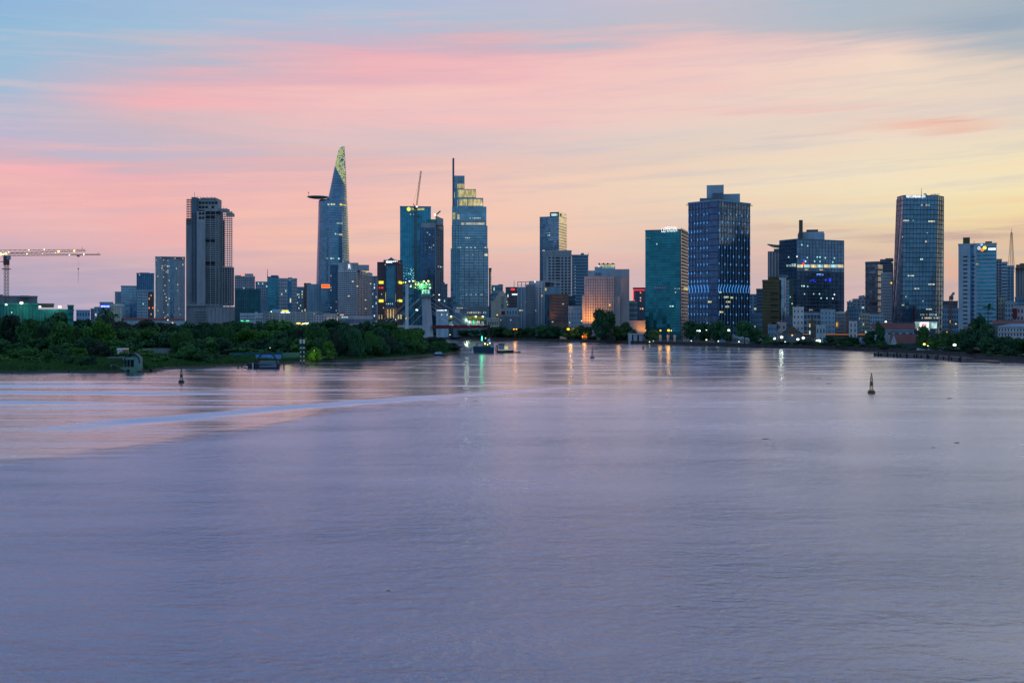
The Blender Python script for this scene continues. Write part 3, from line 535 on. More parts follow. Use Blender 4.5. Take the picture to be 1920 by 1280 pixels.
b = simple('office_block', 'teal glass building with a tall thin mast at its left corner', 501, 523, 520, 1500, 'glass_teal', 'C', gk='slate', nb=4); b.roofbox(508, 522, 516, 'slate'); b.mast(501.6, 504, w=.5); b.litrow(0, 502, 522, 554, 6, .6); fin(b)
b = simple('office_block', 'grey stone office with a dark glass strip down its middle', 522.5, 557, 523, 1450, 'offwhite', 'P', nf=16, nb=9, lit=.03, wf=.45); b.rect(0, 539.5, 546, 526, 584, 'glass_deep', 'glazed_strip', .5); b.rect(0, 543.5, 545.8, 559, 567, 'lit_warm', 'lit_window', .8); b.roofbox(540, 548, 520, 'grey'); fin(b)
b = simple('residential_block', 'narrow pale blue block with small lights left of the brick shell', 556, 571, 539, 1650, 'paleblue', 'P', nf=16, nb=5, lit=.12); fin(b)
b = simple('brick_building', 'reddish unfinished block behind the red luffing crane', 570, 583, 532, 1600, 'terracotta', 'P', nf=12, nb=3, lit=.06); fin(b)
b = simple('office_block', 'plain teal-grey office left of the building with the red sign', 575, 604, 534, 1420, 'paleblue', 'M', gk='bluewall', nb=6); fin(b)
b = simple('office_block', 'blue office with a glowing red sign across its top', 602, 621, 530, 1400, 'glass_navy', 'B', gk='bluewall', nb=4); b.rect(0, 602.6, 618.5, 533, 540, 'sign_orange', 'sign_panel', .6); b.rect(0, 603.6, 617, 535.3, 537.7, 'lit_red', 'sign_lettering', 1.0); fin(b)
# --- the flared tower with the round landing deck
DB = 1600.0; g = thing('flared_tower', 'slender curved skyscraper with a round landing deck jutting from its left side', 'tower', (X(628, DB), DB, GZ))
def ell(py, xl, xr, dk, n=20, off=0):
    cx, w = X((xl+xr)/2, DB), X(xr, DB)-X(xl, DB)
    return [(cx+w/2*math.copysign(abs(math.cos(2*math.pi*k/n))**.8, math.cos(2*math.pi*k/n)), DB+off+dk/2*math.copysign(abs(math.sin(2*math.pi*k/n))**.9, math.sin(2*math.pi*k/n)), Z(py, DB)) for k in range(n)]
PR = [(622, 604, 657, 52), (560, 604.5, 656.3, 52), (500, 605.5, 654.8, 50), (440, 607, 652.8, 46), (400, 608.2, 651.4, 42), (376, 609.5, 650.4, 38), (371, 616.2, 650.2, 34), (350, 620.5, 649.3, 30), (330, 624.4, 648.6, 25), (310, 628.4, 647.8, 20), (296, 631.5, 647, 15), (284, 634.2, 646.4, 9), (278, 637, 646.2, 6), (275.5, 640.5, 646, 4)]
def prof(py):
    for (a, al, ar, ad), (c, cl, cr_, cd) in zip(PR, PR[1:]):
        if c <= py <= a: k = (a-py)/(a-c); return al+(cl-al)*k, ar+(cr_-ar)*k, ad+(cd-ad)*k
    return PR[0][1:] if py > PR[0][0] else PR[-1][1:]
m = MB(); m.rings([ell(*q) for q in PR], 'glass_tower'); part('curtain_wall', m, g)
m = MB(); PL = [(622, 591.5, 636, 50), (540, 593.5, 636, 48), (480, 595, 636, 46), (430, 596.5, 636, 43), (395, 597.2, 636, 40), (379, 597.4, 636, 38), (375.5, 599, 634, 36)]
m.rings([ell(q[0], q[1], q[2], q[3], off=1) for q in PL], 'glass_navy'); tag(part('side_wing', m, g), 'darker wing below the landing deck')
m = MB(); py = 286.
while py < 598:
    xl, xr, dk = prof(py); a = ell(py, xl-.12, xr+.12, dk+.6); c_ = ell(py+1.25, xl-.12, xr+.12, dk+.6)
    if not 372 < py < 378: m.rings([c_, a], 'bluewall' if py > 352 else 'slate')
    py += 4.6
part('floor_bands', m, g)
m = MB(); cz = Z(371, DB); cx = X(598, DB); rs = []
for rr, dz in ((.5, -2.6), (8, -2.2), (13.5, -1.2), (15.6, 0), (15.6, .6), (14.5, .7), (.5, .7)): rs.append([(cx+rr*math.cos(2*math.pi*k/28), DB-10+rr*math.sin(2*math.pi*k/28), cz+dz) for k in range(28)])
m.rings(rs, 'grey'); part('landing_deck', m, g)
m = MB(); m.tube((X(581, DB), DB-10, cz+1), (X(581, DB), DB-10, Z(363, DB)), .2, 'steel'); m.ball((X(581, DB), DB-10, Z(362.5, DB)), .9, 'black'); part('deck_mast', m, g)
random.seed(11); m = MB()
def skin(px, py, out=.35):
    xl, xr, dk = prof(py); c = (xl+xr)/2; t_ = (px-c)/((xr-xl)/2); t_ = max(-.985, min(.985, t_)); s_ = math.sqrt(1-abs(t_)**2.5)**.9
    return Vector((X(px, DB), DB-dk/2*s_-out-.4, Z(py, DB)))
py = 277.
while py < 347:
    xl, xr, dk = prof(py); px = max(xl+.5, 630.5+(py-312)*.52 if py > 312 else xl+.5)
    while px < xr-1.1:
        if random.random() < .86 and not (640 < px < 645 and 299 < py < 303):
            a, b_, c_, d_ = skin(px, py+1.7), skin(px+1.0, py+1.7), skin(px+1.0, py), skin(px, py)
            m.add([a, b_, c_, d_, a+Vector((0, .3, 0)), b_+Vector((0, .3, 0)), c_+Vector((0, .3, 0)), d_+Vector((0, .3, 0))], [(0, 1, 2, 3), (0, 4, 5, 1), (2, 6, 7, 3)], 'lit_lime' if random.random() < .8 else 'lit_warm')
        px += 1.35
    py += 2.25
tag(part('light_panels', m, g), 'green-gold lit glazing on the upper right edge')
m = MB(); py = 346.
while py < 500:
    xl, xr, dk = prof(py); a = skin(xr-.5, py); m.box(a.x+.1, a.x+.5, a.y-.3, a.y+.5, a.z, a.z+.8, 'lit_lime'); py += 4.6
part('edge_lights', m, g)
def skinwin(px0, px1, py, h, key, nm='lit_window'):
    m = MB(); a, b_ = skin(px0, py+h/2, .8), skin(px1, py+h/2, .8); up = Vector((0, 0, h/F*DB)); bk_ = Vector((0, .8, 0)); m.hexa([a, b_, b_+bk_, a+bk_, a+up, b_+up, b_+bk_+up, a+bk_+up], key); m.build(nm, g, loc=a)
for a, c_, py, k in ((614.5, 622, 386, 'lit_warm'), (624.5, 627, 386, 'lit_cool'), (628, 632.5, 386, 'lit_warm'), (641.5, 644, 386, 'lit_orange'), (644.8, 650, 386.2, 'lit_gold'), (606, 608, 386, 'lit_dim'), (609.5, 611, 386.5, 'lit_cool'), (633, 635, 441, 'lit_cool'), (637, 640.5, 442, 'lit_dim'), (641, 645.5, 442, 'lit_warm'), (607.5, 609.5, 486.5, 'lit_cool'), (617, 620, 486, 'lit_dim'), (624.5, 628, 486.4, 'lit_cool'), (629, 632, 486.4, 'lit_dim'), (639, 641.4, 486.6, 'lit_cool'), (636, 646, 421, 'lit_dim')): skinwin(a, c_, py, 2.6, k)
# --- hotel with the rooftop letter R
b = simple('office_block', 'dark blue slab with narrow slots left of the hotel with the letter R', 619, 635, 498, 1280, 'slate', 'M', gk='glass_deep', nb=6); b.win(0, 24, 5, .3, .4, 'window_glass', .06); fin(b)
D_ = 1250.0; b = Bld('hotel', 'pale riverside hotel with curved balconies and a white letter R on top', cornered(633.5, 667, 697, D_, 14), 506, 'white', Dref=D_)
b.win(0, 22, 9, .86, .5, 'window_glass', .04, ('lit_warm', 'sign_orange'), zr=(510, 596)); b.bands(0, 'white', 22, .2, .6, zr=(510, 596)); b.bands(1, 'white', 20, .34, 1.2, zr=(513, 596)); b.win(1, 20, 6, .7, .5, 'window_glass', .04, ('lit_warm',), zr=(513, 596)); b.mull(1, 'offwhite', 6, .8, .9, zr=(506, 596)); b.win(0, 1, 9, .3, .7, zr=(505.5, 510.5), lit=0)
b.rect(1, 684, 687.5, 506.5, 511, 'lit_gold', 'lit_window', 1.4); b.done(cap=100)
m = MB(); p = frontal(634.5, 672, D_+6, 16); m.prism(p, b.z1, Z(492.5, D_+6), 'offwhite'); p = frontal(672, 692, D_+8, 14); m.prism(p, b.z1, Z(496.5, D_+8), 'offwhite'); p = frontal(645, 655, D_+8, 10); m.prism(p, Z(492.6, D_+8), Z(490, D_+8), 'grey'); part('roof_house', m, b.root)
sb = Bld('x', '', frontal(650, 662, D_+4, 1), 493.5, 'offwhite', parent=b.root, z0=b.z1, body='sign_panel'); sb.text(0, 'R', 653.4, 657.4, 495.5, 503.5, 'lit_white', 'sign_letter')
b = simple('hotel_podium', 'pale colonnaded hotel base right above the trees below the letter R', 632, 699, 594, 1180, 'pink', '', 24); b.mull(0, 'slate', 26, 1.0, .6, zr=(598, 606)); b.litrow(0, 640, 653, 594.5, 3, 1); fin(b)
b = simple('office_block', 'slim blue block between the R hotel and the red-brown tower', 697, 707, 519, 1500, 'bluewall', 'P', nf=18, nb=3, lit=.15, lk=('lit_white', 'lit_cool')); fin(b)
# --- red-brown tower with gable top
D_ = 1200.0; b = Bld('office_tower', 'red-brown stone tower with a pointed gable, white sign and yellow lit panels', cornered(707.2, 744, 755.5, D_, 10), 491, 'redbrown', Dref=D_)
b.win(0, 24, 11, .4, .45, 'window_glass', .02, zr=(494, 596)); b.win(1, 24, 4, .4, .45, 'window_glass', .03); b.rect(0, 723.5, 742.5, 498, 576, 'glass_deep', 'glazed_bay', .8); b.rect(0, 725.5, 740, 500, 560, 'glass_teal', 'glazed_bay', 1.6)
for y_ in range(503, 574, 4): b.g.hexa(b.q8(0, b.u(0, 724), b.u(0, 742), b.zz(0, 733, y_+.9), b.zz(0, 733, y_), 1.9), 'slate')
b.mull(0, 'slate', 4, .4, 2.0, ur=(724, 742), zr=(499, 575))
for x0, x1, y0, y1 in ((710.6, 719, 527, 532), (710.6, 719, 561.5, 566.5), (747.5, 752.6, 527.5, 532), (747.5, 752.6, 561.5, 566)): b.rect(0 if x0 < 740 else 1, x0, x1, y0, y1, 'lit_yellow', 'lit_panel', 1.0)
for x0 in (711, 714.5, 717): b.rect(0, x0, x0+1.6, 538.5, 540.5, 'lit_red', 'sign_lettering', 1.0)
for x0, y0, y1 in ((723, 548, 565), (741.5, 550, 566), (710.5, 590, 598), (715.6, 590, 598), (721.5, 588, 598), (746, 590, 598), (750.6, 590, 598)): b.rect(0 if x0 < 743 else 1, x0, x0+.9, y0, y1, 'lit_gold', 'wall_light', 1.0)
for k in range(4): b.rect(0, 724.6+k*3.6, 726+k*3.6, 568.5, 570.5, 'lit_cool', 'lit_window', 2.2)
b.rect(0, 721.5, 743.8, 577, 597, 'terracotta', 'lobby_front', 1.2)
for k in range(5): b.rect(0, 727+k*2.6, 728.4+k*2.6, 580, 596, 'brown' if k % 2 else 'lit_gold', 'lobby_pier', 1.5)
b.done()
m = MB(); p = frontal(719, 744, D_+1.5, 14); m.prism(p, b.z1, Z(487, D_), 'slate'); part('crown', m, b.root)
gable(b.root, frontal(727, 740, D_+2, 10), Z(487, D_), Z(482, D_), 'slate', 'gable', .3, along=False)
sb = Bld('x', '', frontal(722, 744, D_+.9, .5), 488, 'slate', parent=b.root, z0=Z(494, D_), body='sign_panel')
for x0, x1 in ((724, 727.4), (728, 731.4), (732, 735.2), (736, 739.2), (739.8, 743)): sb.rect(0, x0, x1, 489.2, 493, 'lit_white', 'sign_lettering', .8)
m = MB(); p = frontal(746, 754, D_+4, 8); m.prism(p, b.z1, Z(487.4, D_), 'redbrown'); part('roof_house', m, b.root)
# --- tower with yellow sign and the tower under construction in front of it
b = simple('office_tower', 'blue-teal glass tower with a round yellow logo and yellow lettering at its top', 750, 808, 388, 1500, 'glass_teal', 'M', 40, gk='glass_deep', nb=13)
b.bands(0, 'glass_navy', 40, .12, .2, ur=(752, 806))
m = MB(); 
mm = [b.pt(0, b.u(0, 766.4)+.0, b.zz(0, 766.4, 392.3), .7)][0]; m.rings([[(mm[0]+2.7*math.cos(2*math.pi*k/16), mm[1]-o_, mm[2]+2.9*math.sin(2*math.pi*k/16)) for k in range(16)] for o_ in (0, .6)], 'lit_yellow'); part('round_logo', m, b.root)
b.text(0, 'TIMES SQUARE', 771.3, 795.6, 390.4, 394.6, 'lit_yellow')
random.seed(5)
for k in range(46): px, py = random.uniform(755.5, 776), random.gauss(514, 7); (abs(py-514) < 13) and b.rect(0, px, px+random.choice((.7, 1.1)), py, py+random.choice((.8, 1.6)), 'lit_aqua', 'lit_window', .5)
b.litrow(0, 768, 778, 402, 3, .8, 1.5); b.roofbox(752, 807, 387.6, 'darkframe'); fin(b)
D_ = 1350.0; b = Bld('unfinished_tower', 'dark tower under construction with scaffolding, overlapping the yellow signed tower', cornered(788, 816, 830.5, D_, 12), 417, 'glass_deep', Dref=D_, body='curtain_wall')
b.bands(0, 'slate', 42, .2, .5, zr=(417, 590)); b.bands(1, 'grey', 42, .25, .8, zr=(425, 590)); b.mull(0, 'slate', 5, .7, .8, zr=(428, 480)); b.mull(1, 'grey', 4, .9, 1.0, zr=(417, 590)); b.mull(0, 'slate', 12, .25, .4, zr=(480, 590))
b.win(0, 12, 5, .5, .5, 'window_glass', .25, ('lit_dim', 'grey', 'offwhite'), ur=(796, 815), zr=(430, 478), out=.9); b.rect(0, 789.5, 816, 418, 427, 'grey', 'hoarding', .9); b.litrow(1, 820, 829, 500, 4, .8, 3); b.litrow(0, 790, 815, 553, 6, .4, 2)
b.rect(1, 818, 830, 408, 430, 'grey', 'core_wall', .9)
m = MB(); p = frontal(817.5, 830.8, D_+3, 14); m.prism(p, b.z1-3, Z(409, D_), 'concrete'); part('core', m, b.root); b.done()
m = MB(); p = frontal(799, 819, D_+1, 10); m.prism(p, b.z1, Z(411, D_), 'net_green'); part('netting', m, b.root)
b = simple('office_block', 'dark stepped block at the foot of the tower under construction', 828, 839, 534, 1300, 'slate', 'P', nf=14, nb=3, lit=.08); b.roofbox(826, 834, 529, 'slate'); fin(b)
b = simple('office_block', 'low dark block between the construction tower and the spired skyscraper', 838, 846, 559, 1330, 'slate', 'P', nf=8, nb=2, lit=.1); fin(b)
# --- the stepped skyscraper with the spire
D_ = 1450.0
def tier(l, r_, top_, bot, key, dk=30, dd=0., root=None, nm='tier', **kw):
    return Bld('skyscraper', 'tall stepped glass skyscraper with lit golden tiers and a spire on its left', frontal(l, r_, D_+dd, dk), top_, key, parent=root, z0=GZ if bot is None else Z(bot, D_), body=nm, **kw)
b = tier(862, 915.5, 466, None, 'glass_grey', 38); g = b.root; b.bands(0, 'slate', 30, .16, .4); b.mull(0, 'slate', 26, .22, .35, zr=(505, 590)); b.mull(0, 'slate', 6, .5, .5)
b.litrow(0, 862, 914, 477.5, 16, .35, 1.6, lk=('lit_dim', 'lit_warm')); b.rect(0, 909, 914, 476, 480, 'lit_warm', 'lit_window'); b.litrow(0, 870, 912, 552, 14, .3, 1.6); b.litrow(0, 878, 912, 588, 9, .8, 2.4); b.done()
b = tier(845, 863, 466, None, 'glass_navy', 36, .8, g); b.mull(0, 'slate', 4, .5, .4); b.bands(0, 'slate', 30, .1, .25); b.litrow(0, 846, 862, 464, 4, .5, 1.5); b.done()
b = tier(847, 914, 423, 466.2, 'glass_blue', 34, .5, g); b.bands(0, 'slate', 9, .18, .4); b.mull(0, 'slate', 3, .6, .5, ur=(848, 865)); b.litrow(0, 858, 912, 464, 14, .4, 1.5); b.litrow(0, 868, 882, 446, 4, .5, 1.3); b.done()
b = tier(847.5, 912, 387, 423.2, 'glass_blue', 30, .9, g); b.mull(0, 'slate', 22, .3, .4, ur=(865, 912), zr=(388, 398)); b.litrow(0, 864, 909, 419.5, 20, .95, 4, .5, ('lit_warm',)); b.litrow(0, 880, 902, 409, 8, .7, 1.8, .5)
b.rect(0, 863, 911, 412.5, 416, 'offwhite', 'ledge', .6); b.rect(0, 857.8, 861.6, 402, 411, 'lit_warm', 'lit_window', .7); b.rect(0, 849, 854, 399, 411, 'lit_gold', 'lit_window', .5); b.mull(0, 'slate', 5, .5, .8, ur=(848, 863)); b.done()
b = tier(858.5, 906, 371, 387.2, 'glass_grey', 24, 1.6, g); b.rect(0, 861.5, 876, 373.5, 385.5, 'lit_gold', 'lit_glazing', .3); b.rect(0, 877.5, 905, 373.5, 386, 'lit_gold', 'lit_glazing', .3); b.mull(0, 'slate', 24, .22, .6, ur=(861, 905)); b.rect(0, 888, 904, 381, 385.5, 'lit_warm', 'lit_glazing', .5); b.done()
b = tier(856, 892.5, 354.5, 371.2, 'glass_grey', 20, 2.2, g); b.rect(0, 858.5, 892, 356, 370, 'lit_gold', 'lit_glazing', .3); b.mull(0, 'slate', 22, .22, .6, ur=(858, 892)); b.done()
b = tier(851, 871, 329.5, 354.7, 'glass_grey', 16, 2.8, g); b.bands(0, 'slate', 9, .16, .3); b.mull(0, 'slate', 5, .4, .4, ur=(857, 871)); b.rect(0, 857.5, 870.5, 345, 353.5, 'lit_gold', 'lit_glazing', .3); b.mull(0, 'slate', 5, .3, .7, ur=(857, 871), zr=(345, 354)); b.done()
b = tier(848.2, 858, 372, 387.2, 'glass_navy', 20, 2, g); b.rect(0, 850, 852.5, 360, 371, 'lit_gold', 'lit_glazing', .3); b.done()
b = tier(848.2, 857, 354, 372.2, 'glass_navy', 18, 2, g); b.rect(0, 849.4, 851.6, 361, 371, 'lit_gold', 'lit_glazing', .3); b.done()
b = tier(848.2, 851.8, 296.5, 387, 'slate', 5, 1.2, g, 'spire'); b.done()
b = tier(862, 917, 574, None, 'offwhite', 12, -8, g, 'podium'); b.mull(0, 'grey', 24, .5, .4); b.litrow(0, 866, 912, 586, 14, .8, 3, .5, ('lit_warm', 'lit_cool')); b.done()
b = simple('office_block', 'slim dark block with a lamp on top and a lit yellow edge', 916.5, 921.5, 504, 1500, 'glass_deep', 'B', gk='slate'); b.rect(0, 920.2, 921.4, 508, 550, 'lit_gold', 'edge_light'); fin(b)
# --- middle blocks
b = simple('residential_block', 'white block of flats right behind the cream chapel-shaped building', 921, 943, 536, 1500, 'paleblue', 'P', nf=8, nb=6, lit=.03, wf=.5); b.roofbox(934, 943, 533, 'roof_grey'); fin(b)
D_ = 1200.; b = simple('old_building', 'cream building with a stepped pointed front and a dark window column', 920.5, 951, 566, D_, 'cream', '', 20)
m = MB()
for l, r_, yy in ((927, 951, 560), (930, 950, 554), (934, 948, 549), (937, 945, 546)): m.prism(frontal(l, r_, D_+(l-926)*.1, 15), b.z1-.1, Z(yy, D_), 'cream')
part('gable_front', m, b.root); sb = Bld('x', '', frontal(939, 945, D_-.3, .6), 556, 'cream', parent=b.root, z0=Z(580, D_), body='window_bay'); sb.bands(0, 'slate', 7, .5, .3); sb.done(); b.rect(0, 940, 943.5, 600-30, 576, 'window_glass', 'window'); fin(b)
b = simple('office_block', 'dark block with a small red rooftop sign left of the white framed flats', 948, 970, 540, 1350, 'slate', 'C', gk='darkframe'); b.roofbox(950, 969, 538, 'redbrown'); b.rect(0, 958, 965, 541, 544, 'lit_red', 'sign_panel'); b.mast(964, 526, w=.4); b.litrow(0, 950, 960, 571, 4, .5); fin(b)
b = simple('office_block', 'brownish office with a white lit sign at its upper right', 953, 974, 549, 1280, 'brown', 'B', gk='slate'); b.rect(0, 960, 970.5, 550, 553, 'lit_white', 'sign_panel'); b.rect(0, 951.8, 953, 552, 557, 'lit_white', 'edge_light'); fin(b)
b = simple('low_house', 'pale blue rendered house stepping down beside the red billboard', 949, 970, 579, 1150, 'paleblue', 'P', nf=4, nb=4, lit=.05); b.rect(0, 940, 947, 583, 590, 'deck_red', 'billboard', .8); fin(b)
b = simple('customs_house', 'long low grey-teal riverside hall with small lamps left of the framed flats', 930, 975, 592, 1110, 'slate', 'M', gk='grey', nb=12); b.rect(0, 930, 975, 591, 593, 'grey', 'cornice', .8); b.litrow(0, 932, 960, 600, 6, .5, 1.4, .3); fin(b)
b = simple('old_building', 'cream arcaded riverside building at the right end of the ferry station', 913, 936, 598, 1090, 'cream', '', 14)
for k in range(6): b.rect(0, 915+k*3.4, 917+k*3.4, 603, 609, 'window_glass', 'window', .2)
b.rect(0, 912.6, 936.4, 597, 598.6, 'offwhite', 'cornice', .8); fin(b)
D_ = 1150.; b = Bld('residential_block', 'blue-grey flats with white framed balcony grids and an open roof frame', frontal(970, 1051, D_, 26), 538, 'bluewall', Dref=D_)
b.bands(0, 'white', 19, .16, .8, ur=(970, 985), zr=(538, 614)); b.mull(0, 'white', 2, .6, .9, ur=(970, 985), zr=(528, 614)); b.rect(0, 986, 1004, 533, 612, 'slate', 'recessed_front', .25); b.bands(0, 'grey', 18, .3, .9, ur=(987, 1003), zr=(536, 590))
b.mull(0, 'white', 3, .6, .9, ur=(1004.5, 1021), zr=(530, 610)); b.bands(0, 'white', 19, .16, .8, ur=(1004.5, 1021), zr=(530, 610)); b.win(0, 17, 3, .5, .45, 'window_glass', .08, ('lit_warm', 'lit_cool'), ur=(987, 1003), zr=(540, 600)); b.win(0, 18, 4, .6, .5, 'window_glass', .03, ('lit_warm',), ur=(971, 1020), zr=(540, 612), out=.2)
m = MB(); m.prism(frontal(991.5, 1021, D_+5, 16), b.z1-.1, Z(526.5, D_), 'offwhite'); part('roof_house', m, b.root)
m = MB()
for px in (971, 978, 985.5): m.prism(frontal(px-.5, px+.4, D_, .8), b.z1-.1, Z(528.5, D_), 'white')
for y_ in (528.2, 534.5): m.prism(frontal(970.5, 991, D_, .8), Z(y_+1, D_), Z(y_, D_), 'redbrown' if y_ < 530 else 'white')
for px in (1021.5, 1033, 1042, 1050.3): m.prism(frontal(px-.5, px+.4, D_, 1), b.z1-.1, Z(527.5, D_), 'offwhite')
m.prism(frontal(1021, 1050.8, D_, 14), Z(529.3, D_), Z(527, D_), 'offwhite'); m.prism(frontal(1022, 1036, D_+4, 12), b.z1-.1, Z(529.5, D_), 'brown'); part('roof_frame', m, b.root)
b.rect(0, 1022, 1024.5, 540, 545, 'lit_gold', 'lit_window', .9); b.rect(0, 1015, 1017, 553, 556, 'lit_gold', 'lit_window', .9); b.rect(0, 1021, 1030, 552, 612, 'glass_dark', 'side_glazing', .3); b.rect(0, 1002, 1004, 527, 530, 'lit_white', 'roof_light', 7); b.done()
b = simple('brick_building', 'terracotta brown office of eight floors on the waterfront', 1030, 1066, 553, 1120, 'terracotta', '', 22); b.win(0, 9, 9, .7, .3, 'window_glass', .02, zr=(556, 606)); b.bands(0, 'brown', 9, .12, .5, zr=(553, 606)); b.rect(0, 1030, 1033, 553, 608, 'brown', 'corner_pier', .8); fin(b)
b = simple('office_tower', 'blue glass tower with a gold right side and a small white sign on top', 1012, 1047, 407, 1550, 'glass_blue', 'B', gk='bluewall', px2=1062, ang=18, nf=55)
b.litrow(0, 1020, 1032, 436, 4, .8, 1.4); b.litrow(0, 1020, 1032, 441, 4, .6, 1.4); b.litrow(0, 1014, 1022, 470, 3, .7, 2)
for k in range(1): b.rect(1, 1047.3, 1061.8, 408, 560, 'glass_mirror', 'sky_mirror_glazing', .7)  # mirror panes on this side only, to pick up the yellow sky
for k in range(14): b.g.hexa(b.q8(1, .02, .98, b.zz(1, 1054, 421+k*5.2), b.zz(1, 1054, 420+k*5.2), 1.0), 'gold_sky_tint')  # gold colour on these bands paints in the reflected yellow sky
m = MB(); q = cornered(1031, 1047, 1062, 1550, 18); m.prism(q, b.z1-.1, Z(397.5, 1550), 'slate'); part('crown', m, b.root)
sb = Bld('x', '', q, 397.6, 'slate', parent=b.root, z0=b.z1-.05, body='crown_cladding', Dref=1550)
sb.rect(0, 1033.5, 1045.2, 400.6, 405, 'lit_cool', 'sign_panel'); sb.rect(1, 1047.5, 1061.8, 399, 407, 'glass_mirror', 'sky_mirror_glazing', .5); sb.rect(1, 1049.5, 1052, 401, 405, 'rust', 'sign_emblem', .9); sb.rect(1, 1058, 1061, 404, 408, 'lit_warm', 'sign_panel', .9); fin(b)
b = simple('residential_tower', 'white tower with bold square dark windows in front of the gold sided tower', 1024.6, 1071.6, 471, 1350, 'offwhite', '', 24)
b.rect(0, 1024.6, 1071.6, 471.4, 480.5, 'grey', 'blank_crown', .3); 
for a, c_, n in ((1027, 1041, 2), (1041.2, 1050.6, 1), (1051, 1071, 3)): b.win(0, 13, n, .58 if n > 1 else .85, .6, 'darkframe', .0, ur=(a, c_), zr=(481, 552))
fin(b); b = simple('residential_tower', 'narrow pale side wing stepping down left of the bold grid tower', 1018, 1025, 474, 1360, 'paleblue', 'B', 22, gk='offwhite', nf=20); fin(b)
b = simple('office_tower', 'plain blue-grey tower with a small roof turret right of the bold grid tower', 1072, 1103, 479, 1480, 'bluewall', 'S', 24, gk='bluewall', nf=26); b.roofbox(1080, 1102, 477.5, 'bluewall'); b.roofbox(1089, 1095, 474.5, 'slate'); b.mast(1103, 474, w=.5)
for k in range(12): b.rect(0, 1077.5, 1079.5, 499+k*5.6, 500.6+k*5.6, 'lit_dim', 'lit_window', .4)
fin(b)
b = simple('office_block', 'dark glass stump between the terracotta office and the pink hotel', 1066, 1079, 557, 1250, 'glass_dark', 'C', gk='darkframe'); fin(b)
b = simple('residential_block', 'small light blue block with tiny windows left of the pink hotel', 1065.5, 1091, 576, 1080, 'paleblue', 'P', 18, nf=7, nb=5, wf=.3, hf=.3, lit=.02); fin(b)
# --- pink hotel lit orange at its foot
D_ = 1060.; b = Bld('hotel', 'pink hotel with rows of small windows, its lower wall floodlit orange', frontal(1095.6, 1151, D_, 28), 518, 'pink', Dref=D_); g = b.root
b.win(0, 17, 12, .36, .58, 'window_glass', .02, ('lit_orange',), ur=(1096.5, 1150), zr=(522, 611), out=.1); b.rect(0, 1095.4, 1151, 518, 519, 'offwhite', 'cornice', .6); b.done(cap=100)
b = Bld('x', '', frontal(1091.6, 1096, D_+1, 26), 554, 'pink', parent=g, body='side_wing'); b.done()
b = Bld('x', '', frontal(1150.6, 1180, D_+3, 30), 504.5, 'pink', parent=g, body='tall_wing'); b.rect(0, 1154, 1179.6, 506, 519, 'paleblue', 'wall_panel', .3); b.rect(0, 1151, 1163, 556, 612, 'pink', 'stair_wing', 2.5); b.done()
b = Bld('x', '', frontal(1102, 1153, D_+10, 20), 507, 'offwhite', parent=g, z0=Z(518.2, D_), body='upper_floor'); b.done()
b = Bld('x', '', frontal(1115, 1153.4, D_+8, 18), 500, 'paleblue', parent=g, z0=Z(518.1, D_), body='roof_house'); b.rect(0, 1126, 1153.2, 496, 498.8, 'lit_gold', 'roof_light_strip', .2); b.rect(0, 1126, 1153.4, 494.8, 496.2, 'darkframe', 'roof_edge', .6)
b.text(0, 'A', 1121.2, 1124, 496.6, 500.6, 'lit_white', 'sign_emblem'); b.text(0, 'HOTEL LEGEND', 1130, 1151.6, 499.2, 502, 'lit_cool'); b.done()
m = MB(); m.prism(frontal(1126, 1153.2, D_+12, 10), Z(500.2, D_), Z(495.6, D_), 'slate'); part('roof_plant', m, g)
for px in (1123.5, 1131.5, 1139.5, 1149): m = MB(); m.prism(frontal(px-1.6, px+1.6, D_+12, 3), Z(495.8, D_), Z(491.8, D_), 'rust'); part('roof_tank', m, g)
for px in (1119, 1125): m = MB(); c_ = Vector((X(px, D_+3), D_+3, Z(515, D_+3))); m.tube(c_, c_+Vector((-.4, -1.2, .6)), .3, 'slate', 1.9, 10); m.tube((c_.x, c_.y, Z(518.5, D_)), c_, .2, 'slate'); part('satellite_dish', m, g)
b = simple('office_block', 'dark block outlined with a red light strip left of the teal glass tower', 1187, 1211, 541, 1150, 'slate', 'P', nf=18, nb=6, lit=.08, lk=('lit_warm', 'sign_orange')); b.rect(0, 1187.2, 1188.4, 543, 562, 'lit_red', 'light_strip'); b.rect(0, 1188, 1209, 543, 544.4, 'lit_red', 'light_strip'); fin(b)
b = simple('residential_block', 'small block with bright white balcony bands right of the pink hotel', 1179.6, 1195, 566, 1080, 'bluewall', 'B', gk='white', nf=7); fin(b)
b = simple('low_house', 'low pink annex with an orange lit right corner beside the pink hotel', 1176, 1210, 603, 1030, 'pink', '', 12); fin(b)
